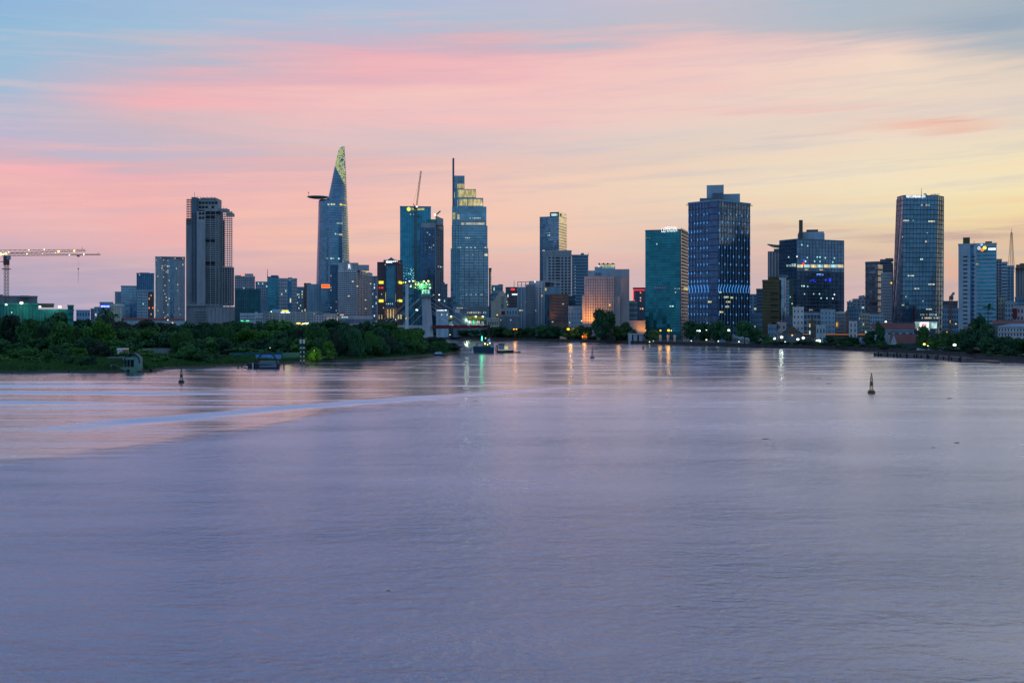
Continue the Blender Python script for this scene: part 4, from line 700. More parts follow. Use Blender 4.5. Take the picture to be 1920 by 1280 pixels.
# --- teal glass hotel tower
D_ = 1000.; b = Bld('hotel_tower', 'teal glass hotel tower carrying large white roof letters', cornered(1210, 1277, 1291, D_, 9), 432, 'glass_green', Dref=D_, topts=None)
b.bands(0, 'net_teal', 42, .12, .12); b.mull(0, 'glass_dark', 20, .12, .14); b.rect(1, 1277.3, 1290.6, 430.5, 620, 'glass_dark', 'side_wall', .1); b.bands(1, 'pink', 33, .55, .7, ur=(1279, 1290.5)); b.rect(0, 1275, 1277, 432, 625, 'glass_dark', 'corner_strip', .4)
b.rect(0, 1226, 1250, 537, 543, 'glass_dark', 'opening', .3)
for k in range(5): b.rect(0, 1227.4+k*4.6, 1230.6+k*4.6, 538.2, 541, 'offwhite', 'balcony', .6)
b.litrow(0, 1252, 1276, 541, 6, .8, 2, lk=('lit_dim',)); b.rect(1, 1281, 1289, 539.5, 543.5, 'lit_gold', 'lit_window', 1); b.litrow(0, 1246, 1268, 574, 5, .6, 2.4); b.litrow(0, 1211, 1222, 446, 4, .6, 1.2, lk=('lit_dim',)); b.litrow(0, 1230, 1233, 457.5, 1, 1, 2.6)
b.litrow(0, 1262, 1274, 548, 4, .5, 1.8); b.roofbox(1240, 1277, 429.5, 'slate'); parapet(b, 'slate')
sb = Bld('x', '', frontal(1239, 1271, D_-1.2, .4), 433.8, 'slate', parent=b.root, z0=Z(434.6, D_), body='sign_rail'); sb.text(0, 'LE', 1240.3, 1247, 427.4, 435.4, 'lit_white', out=.3); sb.text(0, 'MERIDIEN', 1247.6, 1269.4, 425.2, 434.4, 'lit_white', out=.3); b.done()
# --- tall tower with blue light strips
D_ = 960.; q = cornered(1290.6, 1346, 1406.6, D_, 38); b = Bld('office_tower', 'tall dark tower with vertical blue light strips and zigzag lights on its lower part', q, 376, 'glass_deep', Dref=D_, body='curtain_wall')
b.rect(1, 1346.6, 1406, 378, 640, 'glass_dark', 'dim_reflection_glazing', .15); b.bands(0, 'darkframe', 22, .12, .3); b.bands(1, 'darkframe', 22, .1, .25); NB = (9, 11)  # darker glass overlay tones down the sky reflection on the right face
random.seed(21)
m = MB(); zk = Z(541, D_)
for i in (0, 1):
    for k in range(NB[i]+1):
        u_ = .02+.96*k/NB[i]; 
        if i == 0 and u_ > .72: continue
        w_ = .22/b.wd(i); m.hexa(b.q8(i, u_-w_, u_+w_, Z(534, D_), b.z1, .6), 'bluewall'); m.hexa(b.q8(i, u_-w_, u_+w_, b.z0, Z(546, D_), .6), 'bluewall')
part('fins', m, b.root)
m = MB()
for i in (0, 1):
    for k in range(NB[i]+1):
        u_ = .02+.96*k/NB[i]
        if i == 0 and u_ > .72: continue
        w_ = .28/b.wd(i); lean = (.035 if i == 0 else -.045)
        za, zb, zc = Z(548, D_), Z(541, D_), Z(533, D_)
        p0, p1, p2 = Vector(b.pt(i, min(.99, max(.01, u_-lean*.2)), za, .8)), Vector(b.pt(i, min(.99, max(.01, u_+lean)), zb, .8)), Vector(b.pt(i, u_, zc, .8)); p0 = Vector(b.pt(i, min(1, max(0, u_+lean)), za, .8)); p1 = Vector(b.pt(i, min(1, max(0, u_+lean)), zb, .8)); p2 = Vector(b.pt(i, min(1, max(0, u_)), zc, .8))
        m.tube(p0, p1, .22, 'led_blue'); m.tube(p1, p2, .22, 'led_blue')
part('zigzag_lights', m, b.root)
for i in (0, 1):
    for k in range(NB[i]+1):
        u_ = .02+.96*k/NB[i]
        if i == 0 and u_ > .72: continue
        for j in range(15):
            z_ = Z(398+j*15.8, D_)
            if ((k+j) % 2 == 0 if i else random.random() < .8) and not Z(552, D_) < z_ < Z(530, D_): b.w.append((i, u_-.2/b.wd(i), u_+.2/b.wd(i), z_-random.uniform(1.0, 2.2), z_, 'led_blue', .85, True))
for px, py, n in ((1348, 548, 2), (1357, 557, 4), (1361, 566, 4), (1360, 575, 3), (1349, 585, 3), (1328, 566, 3), (1370, 558, 2), (1345, 612, 3)):
    for k in range(n): i = 1 if px > 1346 else 0; b.rect(i, px+k*2.3, px+k*2.3+1.7, py-1.6, py+1.4, 'lit_lime' if k % 2 else 'lit_warm', 'lit_window', .4)
b.g.hexa(b.q8(0, 0, 1, b.z1-.6, b.z1+.5, 1.2), 'bluewall'); b.g.hexa(b.q8(1, 0, 1, b.z1-.6, b.z1+.5, 1.2), 'bluewall')
c_ = Vector(q[1]); w_ = Vector((c_.x, c_.y)).normalized()
b.done(cap=100)
m = MB(); m.prism(frontal(1325, 1357, D_+24, 22), b.z1, Z(347, D_+24), 'paleblue'); part('roof_house', m, b.root); m = MB(); m.prism(frontal(1357, 1387.5, D_+26, 20), b.z1, Z(363.5, D_+26), 'paleblue'); part('roof_house', m, b.root)
m = MB(); m.prism(frontal(1312, 1340, D_+20, 3), b.z1, Z(371.5, D_+20), 'slate'); m.prism(frontal(1336, 1356, D_+18, 4), b.z1, Z(362, D_+18), 'slate'); part('roof_plant', m, b.root); parapet(b, 'paleblue', 1.0, .3)
m = MB(); m.tube((X(1354, D_+30), D_+30, Z(347, D_+24)), (X(1354, D_+30), D_+30, Z(338, D_)), .2, 'steel'); part('roof_mast', m, b.root)
for px, s_ in ((1290.5, -1), (1406.6, 1)): m = MB(); D1 = q[0].y if s_ < 0 else q[2].y; m.tube((X(px, D1), D1, b.z1-1.5), (X(px, D1)+2.2*s_, D1-1, b.z1-1.5), .3, 'slate'); part('cleaning_cradle', m, b.root)
# --- fillers right of the blue-lit tower
for l, a, c_, py, D, wk, st, kw in (
  ('pale hazy flats just right of the blue lit tower', 1404, 1420, 553, 1300, 'bluewall', 'P', dict(lit=.03)),
  ('slim grey-blue tower left of the brown building with the curved glass', 1418, 1430, 543, 1200, 'slate', 'S', {}),
  ('low bluish terrace under the slim grey-blue tower', 1404, 1430, 590, 1000, 'bluewall', 'P', dict(nf=5, nb=8, lit=.02))): fin(simple('residential_block', l, a, c_, py, D, wk, st, **kw))
D_ = 900.; b = simple('office_block', 'brown stone building with horizontal bands and a curved glass corner', 1429.5, 1462, 527, D_, 'olive', 'B', 22, gk='brown', nf=19, px2=None); b.rect(0, 1429.5, 1461, 526.4, 529, 'brown', 'cornice', .8)
for k in range(7): b.rect(0, 1446, 1459, 549+k*11, 551.4+k*11, 'black', 'ribbon_window', .7)
g = b.root; fin(b)
def drum(px0, px1, D, py, key, root, nm, dd=0.):
    cx, r_ = X((px0+px1)/2, D), (X(px1, D)-X(px0, D))/2; p = [(cx+r_*math.cos(2*math.pi*k/20), D+dd+r_*math.sin(2*math.pi*k/20)) for k in range(20)]
    m = MB(); m.prism(p, GZ, Z(py, D), key); return part(nm, m, root)
drum(1460, 1474, D_+3, 521, 'glass_grey', g, 'curved_glass'); b2 = Bld('x', '', frontal(1473, 1480, D_+4, 14), 524, 'glass_navy', parent=g, body='rear_wing'); b2.bands(0, 'slate', 18, .2, .3); b2.done()
b2 = Bld('x', '', frontal(1480, 1487, D_+5, 14), 523, 'olive', parent=g, body='right_wing'); b2.win(0, 19, 2, .5, .4, 'window_glass', .04); b2.done()
m = MB(); m.prism(frontal(1458, 1478, D_+4, 14), Z(521, D_), Z(514.5, D_), 'slate'); m.prism(frontal(1440, 1460, D_+8, 10), Z(527, D_), Z(518, D_), 'olive'); part('roof_house', m, g)
# --- broad glass office with lit row
D_ = 960.; b = Bld('office_building', 'broad dark glass office with a bright lit floor and blue lights across its front', cornered(1461.5, 1494, 1582.5, D_, 50), 449, 'glass_navy', Dref=D_, body='curtain_wall')
for i in (0, 1): b.bands(i, 'slate', 26, .12, .2, zr=(449, 625)); b.mull(i, 'slate', 6 if i == 0 else 15, .2, .25)
b.rect(1, 1494.3, 1582, 509, 612, 'glass_dark', 'dim_reflection_glazing', .12); b.mull(1, 'darkframe', 12, .3, .3, zr=(509, 620)); b.bands(1, 'darkframe', 13, .1, .35, zr=(509, 612))  # darker overlay keeps the sky reflection dim on the lower right face
for k in range(7): x0 = 1494.5+k*12.6; b.rect(1, x0, x0+10.4, 496.2, 501.6, 'lit_cool' if k % 2 else 'lit_warm', 'lit_window', .5)
b.litrow(0, 1484, 1493, 497, 2, 1, 5.5); b.litrow(0, 1474, 1484, 498, 2, 1, 4, lk=('lit_dim',))
for px, py in ((1494, 481), (1503, 459), (1514, 461), (1513, 483), (1532, 482), (1537, 482), (1547, 483.5), (1564, 484), (1527, 490), (1537, 490.4), (1561, 491.5), (1510, 490), (1503, 536), (1507, 536.2), (1514, 537), (1508, 551), (1525, 551), (1536, 551), (1564, 552), (1539, 559), (1550, 559), (1561, 559.5), (1520, 582), (1479, 482)): b.rect(1 if px >= 1494 else 0, px-.7, px+1, py-1.3, py+1.3, random.choice(('lit_cool', 'lit_white', 'lit_aqua')), 'lit_window', .4)
for px, py in ((1512, 505.5), (1539, 505.8)): b.rect(1, px-3, px+3, py-1, py+1, 'lit_gold', 'lit_window', .4)
for x0, x1, y0, y1 in ((1531, 1534, 513.6, 515), (1535, 1539.5, 513.6, 515), (1530, 1533, 517, 518), (1536, 1540, 517, 518), (1542, 1543, 514, 516), (1518, 1521, 526, 527.5), (1522, 1526, 524, 526), (1524, 1530, 527.5, 528.5), (1546, 1549, 523, 527), (1553.5, 1557.5, 522, 528)): b.rect(1, x0, x1, y0, y1, 'led_royal' if y0 > 515 else 'sign_sky', 'light_pattern', .5)
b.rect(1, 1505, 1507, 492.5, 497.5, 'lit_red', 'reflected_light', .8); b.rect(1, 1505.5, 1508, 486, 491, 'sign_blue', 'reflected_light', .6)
g = b.root; b.litrow(1, 1516, 1524, 581, 3, 1, 2); parapet(b, 'slate', .8); b.done()
m = MB(); m.prism(frontal(1495.5, 1546, D_+22, 20), b.z1, Z(438, D_+22), 'paleblue'); m.prism(frontal(1512, 1534, D_+26, 12), Z(438.2, D_+22), Z(430.5, D_+26), 'brown'); m.prism(frontal(1497, 1545, D_+24, 18), Z(438.2, D_+22), Z(434.5, D_+24), 'paleblue'); part('roof_house', m, g)
m = MB(); m.prism(frontal(1498, 1505.2, D_+21, 6), b.z1, Z(412.5, D_+21), 'brown'); part('chimney', m, g)
b = Bld('x', '', frontal(1439.5, 1462, D_+26, 16), 471, 'pink', parent=g, body='left_wing'); b.mull(0, 'slate', 4, 1.4, .2, zr=(471, 520)); b.done()
b = Bld('x', '', frontal(1451, 1462, D_+24, 12), 459, 'slate', parent=g, z0=Z(471.3, D_+26), body='wing_roof'); b.litrow(0, 1452, 1460, 465.5, 4, .9, 2.5); b.done()
m = MB(); D1 = D_+23; m.add([(X(1440, D1), D1, Z(457.4, D1)), (X(1456, D1), D1, Z(459, D1)), (X(1461.5, D1), D1, Z(459, D1)), (X(1461.5, D1), D1, Z(462, D1)), (X(1451, D1), D1, Z(462.5, D1))]+[(X(1440, D1), D1+6, Z(457.4, D1)), (X(1456, D1), D1+6, Z(459, D1)), (X(1461.5, D1), D1+6, Z(459, D1)), (X(1461.5, D1), D1+6, Z(462, D1)), (X(1451, D1), D1+6, Z(462.5, D1))], [(0, 1, 2, 3, 4), (9, 8, 7, 6, 5), (0, 5, 6, 1), (1, 6, 7, 2), (3, 8, 9, 4), (4, 9, 5, 0)], 'slate'); part('canopy', m, g)
# --- low waterfront houses between the broad glass office and the tapered tower
T = [
 ('white house of six floors with square windows in front of the broad glass office', 1486.5, 1507, 578, 850, 'white', 'P', dict(nf=6, nb=3, lit=.03, wf=.35, hf=.4)),
 ('dark house front with pale balcony bands right of the white six-floor house', 1507, 1538, 587, 870, 'slate', 'L', dict(nf=5, nb=5, gk='paleblue')),
 ('light blue rendered house with a blank right wall', 1538.5, 1566, 583, 860, 'paleblue', 'P', dict(nf=7, nb=4, lit=.0, wf=.3, hf=.35)),
 ('white balconied house right of the light blue rendered house', 1567, 1585.5, 587, 865, 'white', 'L', dict(nf=8, nb=3)),
 ('narrow rust-brown house with barred windows', 1585.5, 1591.5, 588, 850, 'terracotta', 'P', dict(nf=8, nb=1)),
 ('small white house with two tall dark window strips', 1592, 1607, 605, 830, 'white', 'P', dict(nf=4, nb=2, wf=.3, hf=.7, lit=0)),
 ('beige tenement behind the small white house with two window strips', 1612, 1630, 590, 900, 'cream', 'P', dict(nf=7, nb=4, lit=.03)),
 ('pale blue stepped house near the red-roofed halls', 1631, 1655, 592, 880, 'paleblue', 'P', dict(nf=7, nb=5, lit=.02)),
 ('teal-grey tenement row above the road left of the beige tenement', 1588, 1614, 579, 1000, 'bluewall', 'P', dict(nf=8, nb=6, lit=.04)),
 ('distant white house on the rise below the gap in the towers', 1588, 1600, 567, 1250, 'paleblue', 'P', dict(lit=.12)),
 ('distant grey house with a water tank beside the glass office', 1598, 1622, 563, 1300, 'offwhite', 'P', dict(lit=.05)),
 ('distant flat-roofed house tucked against the blue glass office', 1610, 1625, 557, 1350, 'paleblue', 'P', dict(lit=.03)),
 ('small dark shop house left of the white six-floor house', 1472, 1487, 596, 880, 'slate', 'P', dict(nf=5, nb=3)),
 ('low blue house at the foot of the brown banded building', 1440, 1456, 611, 850, 'bluewall', 'P', dict(nf=3, nb=3)),
 ('pinkish low house with a round red banner', 1457, 1474, 607, 850, 'pink', 'P', dict(nf=3, nb=2)),
 ('dark tiled low house under the dark balconied front', 1516, 1530, 603, 830, 'brown', 'P', dict(nf=3, nb=3, lit=.05)),
 ('white low house with two windows beside the tiled low house', 1530, 1548, 612, 820, 'paleblue', 'P', dict(nf=2, nb=3)),
]
for l, a, c_, py, D, wk, st, kw in T:
    b = simple('town_house', l, a, c_, py, D, wk, st, 14, **kw)
    if 'red banner' in l: b.rect(0, 1452.5, 1459, 607, 618, 'deck_red', 'banner', .8)
    if 'dark house front' in l: b.rect(0, 1517.8, 1519.4, 605.5, 607, 'lit_orange', 'lit_window', 1.6); b.rect(0, 1517.8, 1519.4, 608.6, 610.2, 'lit_orange', 'lit_window', 1.6)
    if 'white balconied' in l: b.rect(0, 1568.5, 1570, 606, 607.5, 'lit_orange', 'lit_window', 1.6); b.rect(0, 1568.5, 1570, 609, 610.5, 'lit_orange', 'lit_window', 1.6)
    k_ = int(a) % 3; mb = MB(); px_ = a+(c_-a)*(.25+.2*k_); c0 = P2(px_, D+6); mb.tube((c0.x, c0.y, b.z1+1.2), (c0.x, c0.y, b.z1+2.7), .9, 'steel', .9, 10); [mb.tube((c0.x+q_, c0.y, b.z1-.1), (c0.x+q_, c0.y, b.z1+1.2), .1, 'steel') for q_ in (-.6, .6)]; part('water_tank', mb, b.root)
    mb = MB(); px_ = a+(c_-a)*(.85-.2*k_); c0 = P2(px_, D+4); mb.tube((c0.x, c0.y, b.z1-.1), (c0.x, c0.y, b.z1+3.6), .09, 'steel'); mb.tube((c0.x-.7, c0.y, b.z1+3.2), (c0.x+.7, c0.y, b.z1+3.2), .07, 'steel'); part('aerial', mb, b.root)
    if k_ != 1: mb = MB(); mb.prism(frontal(a+1, a+(c_-a)*.55, D+3, 4), b.z1-.1, b.z1+2.1, 'roof_grey' if k_ else 'rust'); part('roof_shed', mb, b.root)
    fin(b)
b = simple('office_block', 'blue glass office with dark floor lines left of the white windowed slab', 1622.5, 1646, 492, 1150, 'glass_grey', 'B', gk='slate', nf=12, px2=1655, ang=20, fh=8); b.roofbox(1650, 1663, 486, 'slate'); b.rect(0, 1636, 1645, 567, 572, 'darkframe', 'opening'); b.rect(0, 1622.4, 1646, 490.5, 493, 'slate', 'parapet_band', .5); fin(b)
b = simple('residential_tower', 'dark residential tower with roof turret behind the white windowed slab', 1652, 1675, 488, 1250, 'slate', 'B', gk='darkframe', nf=30); b.litrow(0, 1672, 1675, 492, 2, 1); b.roofbox(1660, 1675, 484, 'slate'); fin(b)
b = simple('residential_block', 'white windowed slab left of the tapered tower', 1651.8, 1672.6, 513, 1100, 'white', 'P', 16, nf=21, nb=6, lit=.01, wf=.45, hf=.5); b.rect(0, 1670.5, 1672.4, 529, 532, 'lit_orange', 'lit_window', .6); fin(b)
# --- tapered tower
D_ = 1050.
def mk(l, m1, m2, r_, D): a = P2(l, D+14); b_ = P2(m1, D); c_ = P2(m2, D+1); d = P2(r_, D+12); return [a, b_, c_, d, d*(1+30/D), a*(1+34/D)]
b = Bld('office_tower', 'tapered dark glass tower with faceted sides and a white sign along its top edge', mk(1673.5, 1691, 1752, 1768.5, D_), 366, 'glass_navy', topts=mk(1682.5, 1694.5, 1758.5, 1769.5, D_), Dref=D_, body='curtain_wall')
for i in (0, 1, 2): b.bands(i, 'darkframe', 30, .13, .3); b.mull(i, 'slate', (2, 10, 3)[i], .2, .3)
for px0, px1, py, n in ((1686, 1712, 413.5, 12), (1733, 1753, 415, 8), (1717, 1743, 384.6, 6), (1733, 1738, 437, 2), (1727, 1734, 453, 2), (1722, 1731, 486, 3), (1700, 1712, 517, 5), (1710, 1722, 541, 4), (1738, 1750, 533, 4), (1696, 1704, 556, 3), (1722, 1736, 564, 5), (1690, 1697, 572, 3), (1735, 1746, 580, 4), (1724, 1758, 590, 12), (1724, 1758, 596, 12)): b.litrow(1, px0, px1, py, n, .72, 2.6)
b.litrow(0, 1684, 1691, 444, 3, .9, 1.6, lk=('lit_warm',)); b.litrow(0, 1675, 1688, 493, 4, .8, 2)
b.rect(0, 1681, 1690.5, 372, 600, 'glass_dark', 'dim_reflection_glazing', .15); b.text(1, 'VIETCOMBANK', 1695, 1721.5, 366.4, 370.8, 'lit_white'); b.text(1, '(E', 1723, 1729.6, 365.6, 371.6, 'lit_white', 'sign_emblem')  # dark pane on the left facet stands in for its dimmer reflection
b.rect(1, 1715, 1757, 603, 616, 'lit_dim', 'lobby_glass', .5); b.rect(1, 1724, 1741, 603.8, 614.5, 'lit_white', 'lobby_sign', .75); b.rect(1, 1746, 1756, 606, 615, 'lit_cool', 'lobby_sign', .75); b.rect(1, 1720, 1742, 616, 620, 'lit_white', 'lobby_canopy', 1.2); b.rect(1, 1716, 1756, 598, 603, 'slate', 'lobby_fascia', .9)
m = MB(); c_ = Vector(b.pt(1, b.u(1, 1731.6), b.zz(1, 1731.6, 609.5), .9))
for s_ in (-1, 1):
    for d_ in (1.8, ): m.tube(c_+Vector((s_*.3, 0, d_)), c_+Vector((s_*(2.2), 0, 0)), .38, 'lit_red'); m.tube(c_+Vector((s_*2.2, 0, 0)), c_+Vector((s_*.3, 0, -d_)), .38, 'lit_red')
part('sign_emblem', m, b.root)
for px in (1712.5, 1691): b.rect(1, px, px+2, 574 if px > 1700 else 592, 600, 'deck_red', 'banner', .8)
m = MB(); c_ = P2(1734.5, D_+12); m.rings([[(c_.x+r_*math.cos(k*.524), c_.y+r_*math.sin(k*.524), Z(366.5, D_)+h_) for k in range(12)] for r_, h_ in ((1.9, -.5), (1.9, 1.6), (1.2, 3), (.2, 3.5))], 'slate'); part('roof_dome', m, b.root)
b.mast(1727.6, 353, w=.3); 
for px in (1749.5, 1757): m = MB(); c_ = Vector((X(px, D_+8), D_+8, b.z1)); m.tube(c_, c_+Vector((0, 0, 1.5)), .25, 'slate'); m.tube(c_+Vector((-2.6, 0, 1.2)), c_+Vector((2.4, 0, 2.0)), .3, 'slate'); part('cleaning_crane', m, b.root)
b.done()
# --- right end of the skyline
b = simple('town_house', 'pale low block between the tapered tower and the tower with coloured rings', 1767, 1797, 580, 1000, 'bluewall', 'P', nf=6, nb=7, lit=.03); b.roofbox(1769, 1778, 571, 'roof_grey'); fin(b)
fin(simple('town_house', 'dark low block with a grey gable behind the small orange crane', 1767, 1796, 566, 1150, 'slate', 'P', nf=8, nb=6, lit=.02))
D_ = 850.; b = simple('office_tower', 'blue-green tower with slot windows carrying coloured rings and a white sign', 1797, 1868.5, 458, D_, 'paleblue', '', 30)
b.rect(0, 1819.5, 1825.5, 459, 625, 'glass_deep', 'recessed_strip', .2); 
for k in range(19): 
    y_ = 480+k*7.8
    for x0, x1 in ((1806, 1814), (1821.4, 1827.5)): b.rect(0, x0, x1, y_, y_+2.2, 'black', 'slot_window', .3)
b.rect(0, 1832, 1867.6, 462, 626, 'glass_teal', 'glazed_front', .35); b.bands(0, 'paleblue', 21, .42, .6, ur=(1832, 1867.6), zr=(474, 626))
for px, py, r_, key in ((1840.2, 458.8, 2.1, 'sign_sky'), (1846, 464.8, 3.4, 'lit_yellow'), (1841.4, 468.4, 3.0, 'sign_orange')):
    m = MB(); c_ = Vector(b.pt(0, b.u(0, px), b.zz(0, px, py), 1.0)); rr = r_*D_/F; m.rings([[(c_.x+rr*math.cos(2*math.pi*k/14), c_.y-o_, c_.z+rr*math.sin(2*math.pi*k/14)) for k in range(14)] for o_ in (0, .5)], key); part('sign_disc', m, b.root)
m = MB(); c_ = Vector(b.pt(0, b.u(0, 1835.6), b.zz(0, 1835.6, 465.5), 1.2))
for k in range(12): a, e = 2*math.pi*k/12, 2*math.pi*(k+1)/12; m.tube(c_+Vector((math.cos(a), 0, math.sin(a)*1.1))*.95, c_+Vector((math.cos(e), 0, math.sin(e)*1.1))*.95, .22, 'lit_white')
part('sign_ring', m, b.root)
b.rect(0, 1853, 1867, 465, 469, 'lit_white', 'sign_panel', 1.0); b.rect(0, 1830, 1835, 494, 496.5, 'lit_gold', 'lit_window', .5)
m = MB(); m.prism(frontal(1805.6, 1818.6, D_+6, 8), b.z1-.1, Z(444, D_), 'olive'); part('roof_house', m, b.root); m = MB(); m.prism(frontal(1847.4, 1860, D_+6, 8), b.z1-.1, Z(451.5, D_), 'olive'); part('roof_house', m, b.root); m = MB(); m.prism(frontal(1821, 1868.2, D_+1, 26), b.z1-.1, Z(456.3, D_), 'paleblue'); part('upper_wall', m, b.root)
b.mast(1826.5, 451, w=.25); fin(b)
for n, l, a, c_, py, D, wk, st, kw in (
 ('residential_tower', 'balconied grey tower touching the right side of the tower with coloured rings', 1867, 1878, 488, 900, 'slate', 'L', dict(nf=28, nb=2, gk='grey')),
 ('residential_tower', 'plain blue-grey slab left of the lattice mast', 1873, 1889, 493, 980, 'paleblue', 'S', dict(nf=24)),
 ('residential_tower', 'grey balconied slab right below the lattice mast', 1888, 1901, 500, 990, 'bluewall', 'L', dict(nf=24, nb=2, gk='paleblue')),
 ('residential_tower', 'stepped lilac-grey tower at the right edge of the skyline', 1904, 1960, 503, 1000, 'pink', 'M', dict(gk='slate', nb=10)),
 ('residential_block', 'cream block with a small lamp on its upper corner', 1872, 1887, 560, 880, 'cream', 'P', dict(nf=10, nb=3, lit=.04)),
 ('town_house', 'light blue house with a roof canopy right of the cream block', 1884, 1906, 568, 860, 'paleblue', 'P', dict(nf=8, nb=4, lit=.02)),
 ('town_house', 'red and pale shop block at the right edge of the photo', 1900, 1960, 576, 820, 'pink', 'P', dict(nf=5, nb=9, lit=.02)),
 ('town_house', 'pale blue block behind the shop block at the right edge', 1903, 1960, 559, 900, 'bluewall', 'P', dict(nf=9, nb=9, lit=.02))):
    b = simple(n, l, a, c_, py, D, wk, st, **kw)
    if 'stepped lilac' in l: b.roofbox(1905, 1914, 496, 'terracotta'); b.roofbox(1912, 1930, 493.5, 'terracotta'); 
    if 'red and pale' in l: b.rect(0, 1898.8, 1907, 578, 598, 'deck_red', 'side_wall', .3)
    fin(b)
D_ = 1010.; g = thing('lattice_mast', 'tall reddish lattice antenna mast standing behind the right towers', 'mast', (X(1896, D_), D_, GZ)); m = MB()
for s_, q_ in ((-1, -1), (1, -1), (1, 1), (-1, 1)): m.tube((X(1896, D_)+s_*2.2, D_+q_*2.2, Z(500, D_)-6), (X(1896.6, D_)+s_*.5, D_+q_*.5, Z(436, D_)), .17, 'rust')
for k in range(14):
    z0_, z1_ = Z(500-k*4.6, D_), Z(495.4-k*4.6, D_); w0_, w1_ = 2.2-1.7*k/14, 2.2-1.7*(k+1)/14; cx = X(1896.2, D_)
    for a, c_ in (((-1, -1), (1, -1)), ((1, -1), (-1, -1)), ((1, -1), (1, 1)), ((-1, 1), (-1, -1))): m.tube((cx+a[0]*w0_, D_+a[1]*w0_, z0_), (cx+c_[0]*w1_, D_+c_[1]*w1_, z1_), .09, 'rust')
part('lattice', m, g); m = MB(); m.tube((X(1896.6, D_), D_, Z(437, D_)), (X(1896.6, D_), D_, Z(429, D_)), .2, 'rust'); part('antenna', m, g); m = MB(); m.tube((X(1896, D_), D_, GZ), (X(1896, D_), D_, Z(499, D_)), 2.6, 'slate', 2.4, 8); part('base_column', m, g)
# ================================================================== trees
def crown_mesh(name, kind, seed, leaf, nleaf):
    rnd = random.Random(seed); vs = []; fs = []
    lobes = []
    if kind == 'round': lobes = [(rnd.uniform(-.26, .26), rnd.uniform(-.26, .26), rnd.uniform(.30, .80), rnd.uniform(.15, .25)) for _ in range(16)]
    elif kind == 'tall': lobes = [(rnd.gauss(0, .13), rnd.gauss(0, .13), rnd.uniform(.22, .92), rnd.uniform(.12, .2)) for _ in range(15)]
    elif kind == 'wide': lobes = [(rnd.uniform(-.38, .38), rnd.uniform(-.3, .3), rnd.uniform(.36, .82), rnd.uniform(.12, .2)) for _ in range(19)]
    elif kind == 'bush': lobes = [(rnd.uniform(-.34, .34), rnd.uniform(-.34, .34), rnd.uniform(.12, .72)-.15*abs(rnd.gauss(0, 1)), rnd.uniform(.16, .28)) for _ in range(12)]
    elif kind == 'weep': lobes = [(rnd.uniform(-.28, .28), rnd.uniform(-.28, .28), rnd.uniform(.3, .8), rnd.uniform(.14, .22)) for _ in range(14)]
    tot = sum(l[3]**2 for l in lobes)
    for lx, ly, lz, lr in lobes:
        for _ in range(int(nleaf*lr*lr/tot)):
            while True:
                d = Vector((rnd.uniform(-1, 1), rnd.uniform(-1, 1), rnd.uniform(-1, 1)))
                if .05 < d.length < 1: break
            d.normalize(); rr = lr*(1+rnd.gauss(0, .13))*(.75+.25*rnd.random()); p = Vector((lx, ly, lz))+Vector((d.x*rr, d.y*rr, d.z*rr*(.85 if kind != 'weep' else 1.5)))
            if p.z < .03: p.z = .03+rnd.random()*.1
            n = (d+Vector((rnd.gauss(0, .5), rnd.gauss(0, .5), rnd.gauss(0, .5)))).normalized(); u = n.orthogonal().normalized()
            u = (Matrix.Rotation(rnd.uniform(0, 6.28), 3, n) @ u); w = n.cross(u); s = leaf*rnd.uniform(.5, 1.3)
            if kind == 'weep': u, w = Vector((u.x*.4, u.y*.4, -.3)), Vector((0, 0, 1))*1.6+w*.3
            o = len(vs); vs += [p-u*s*.5-w*s*.35, p+u*s*.5-w*s*.3, p+u*s*.35+w*s*.5, p-u*s*.4+w*s*.4]; fs.append((o, o+1, o+2, o+3))
    zs = sorted(v_[2] for v_ in vs); zt = zs[int(len(zs)*.985)]
    me = bpy.data.meshes.new(name); me.from_pydata([(v_[0], v_[1], v_[2]/zt) for v_ in vs], [], fs); return me
def trunk_mesh(name, kind, seed):
    rnd = random.Random(seed); m = MB(); h = .55 if kind != 'bush' else .3
    m.tube((0, 0, -.04), (.01, 0, h*.6), .028, 'bark', .02, 6)
    for k in range(5):
        a = k*1.3+rnd.random(); e = (.22*math.cos(a), .22*math.sin(a), h+.15+.15*rnd.random()); m.tube((.01, 0, h*.5), (e[0]*.5, e[1]*.5, h*.9), .018, 'bark', .012, 5); m.tube((e[0]*.5, e[1]*.5, h*.9), e, .012, 'bark', .005, 4)
    me = bpy.data.meshes.new(name); me.from_pydata(m.v, [], m.f); me.materials.append(MATS['bark']); return me
PROTO = {}
for kind, n in (('round', 3), ('tall', 3), ('wide', 3), ('bush', 3), ('weep', 2)):
    for j in range(n):
        for lk in ('leaf_dark', 'leaf_mid', 'leaf_light', 'leaf_grey'):
            if lk == 'leaf_dark': base = crown_mesh('crown', kind, 10*j+len(kind), .066 if kind != 'bush' else .078, 3800 if kind != 'bush' else 2200); tr = trunk_mesh('trunk', kind, j)
            me = base.copy(); me.materials.append(MATS[lk]); PROTO[(kind, j, lk)] = (me, tr)
TREES = []
def tree(kind, px, D, pytop, wpx, desc, group, lk='leaf_mid', z0=None, name='tree', cat='tree', rnd=random.Random(3)):
    z0 = LZ if z0 is None else z0; j = rnd.randrange(3 if kind != 'weep' else 2); h = Z(pytop, D)-z0; w = wpx/F*D/(.92 if kind in ('round', 'weep', 'bush') else (.62 if kind == 'tall' else 1.02))
    r_ = thing(name, desc, cat, (X(px, D), D, z0), group); cm, tm = PROTO[(kind, j, lk)]
    c = bpy.data.objects.new('crown', cm); t_ = bpy.data.objects.new('trunk', tm)
    for o in (c, t_): o.parent = r_; col.objects.link(o)
    r_.scale = (w, w, h); r_.rotation_euler = (0, 0, rnd.uniform(0, 6.28)); r_['px'] = px; TREES.append(r_); return r_
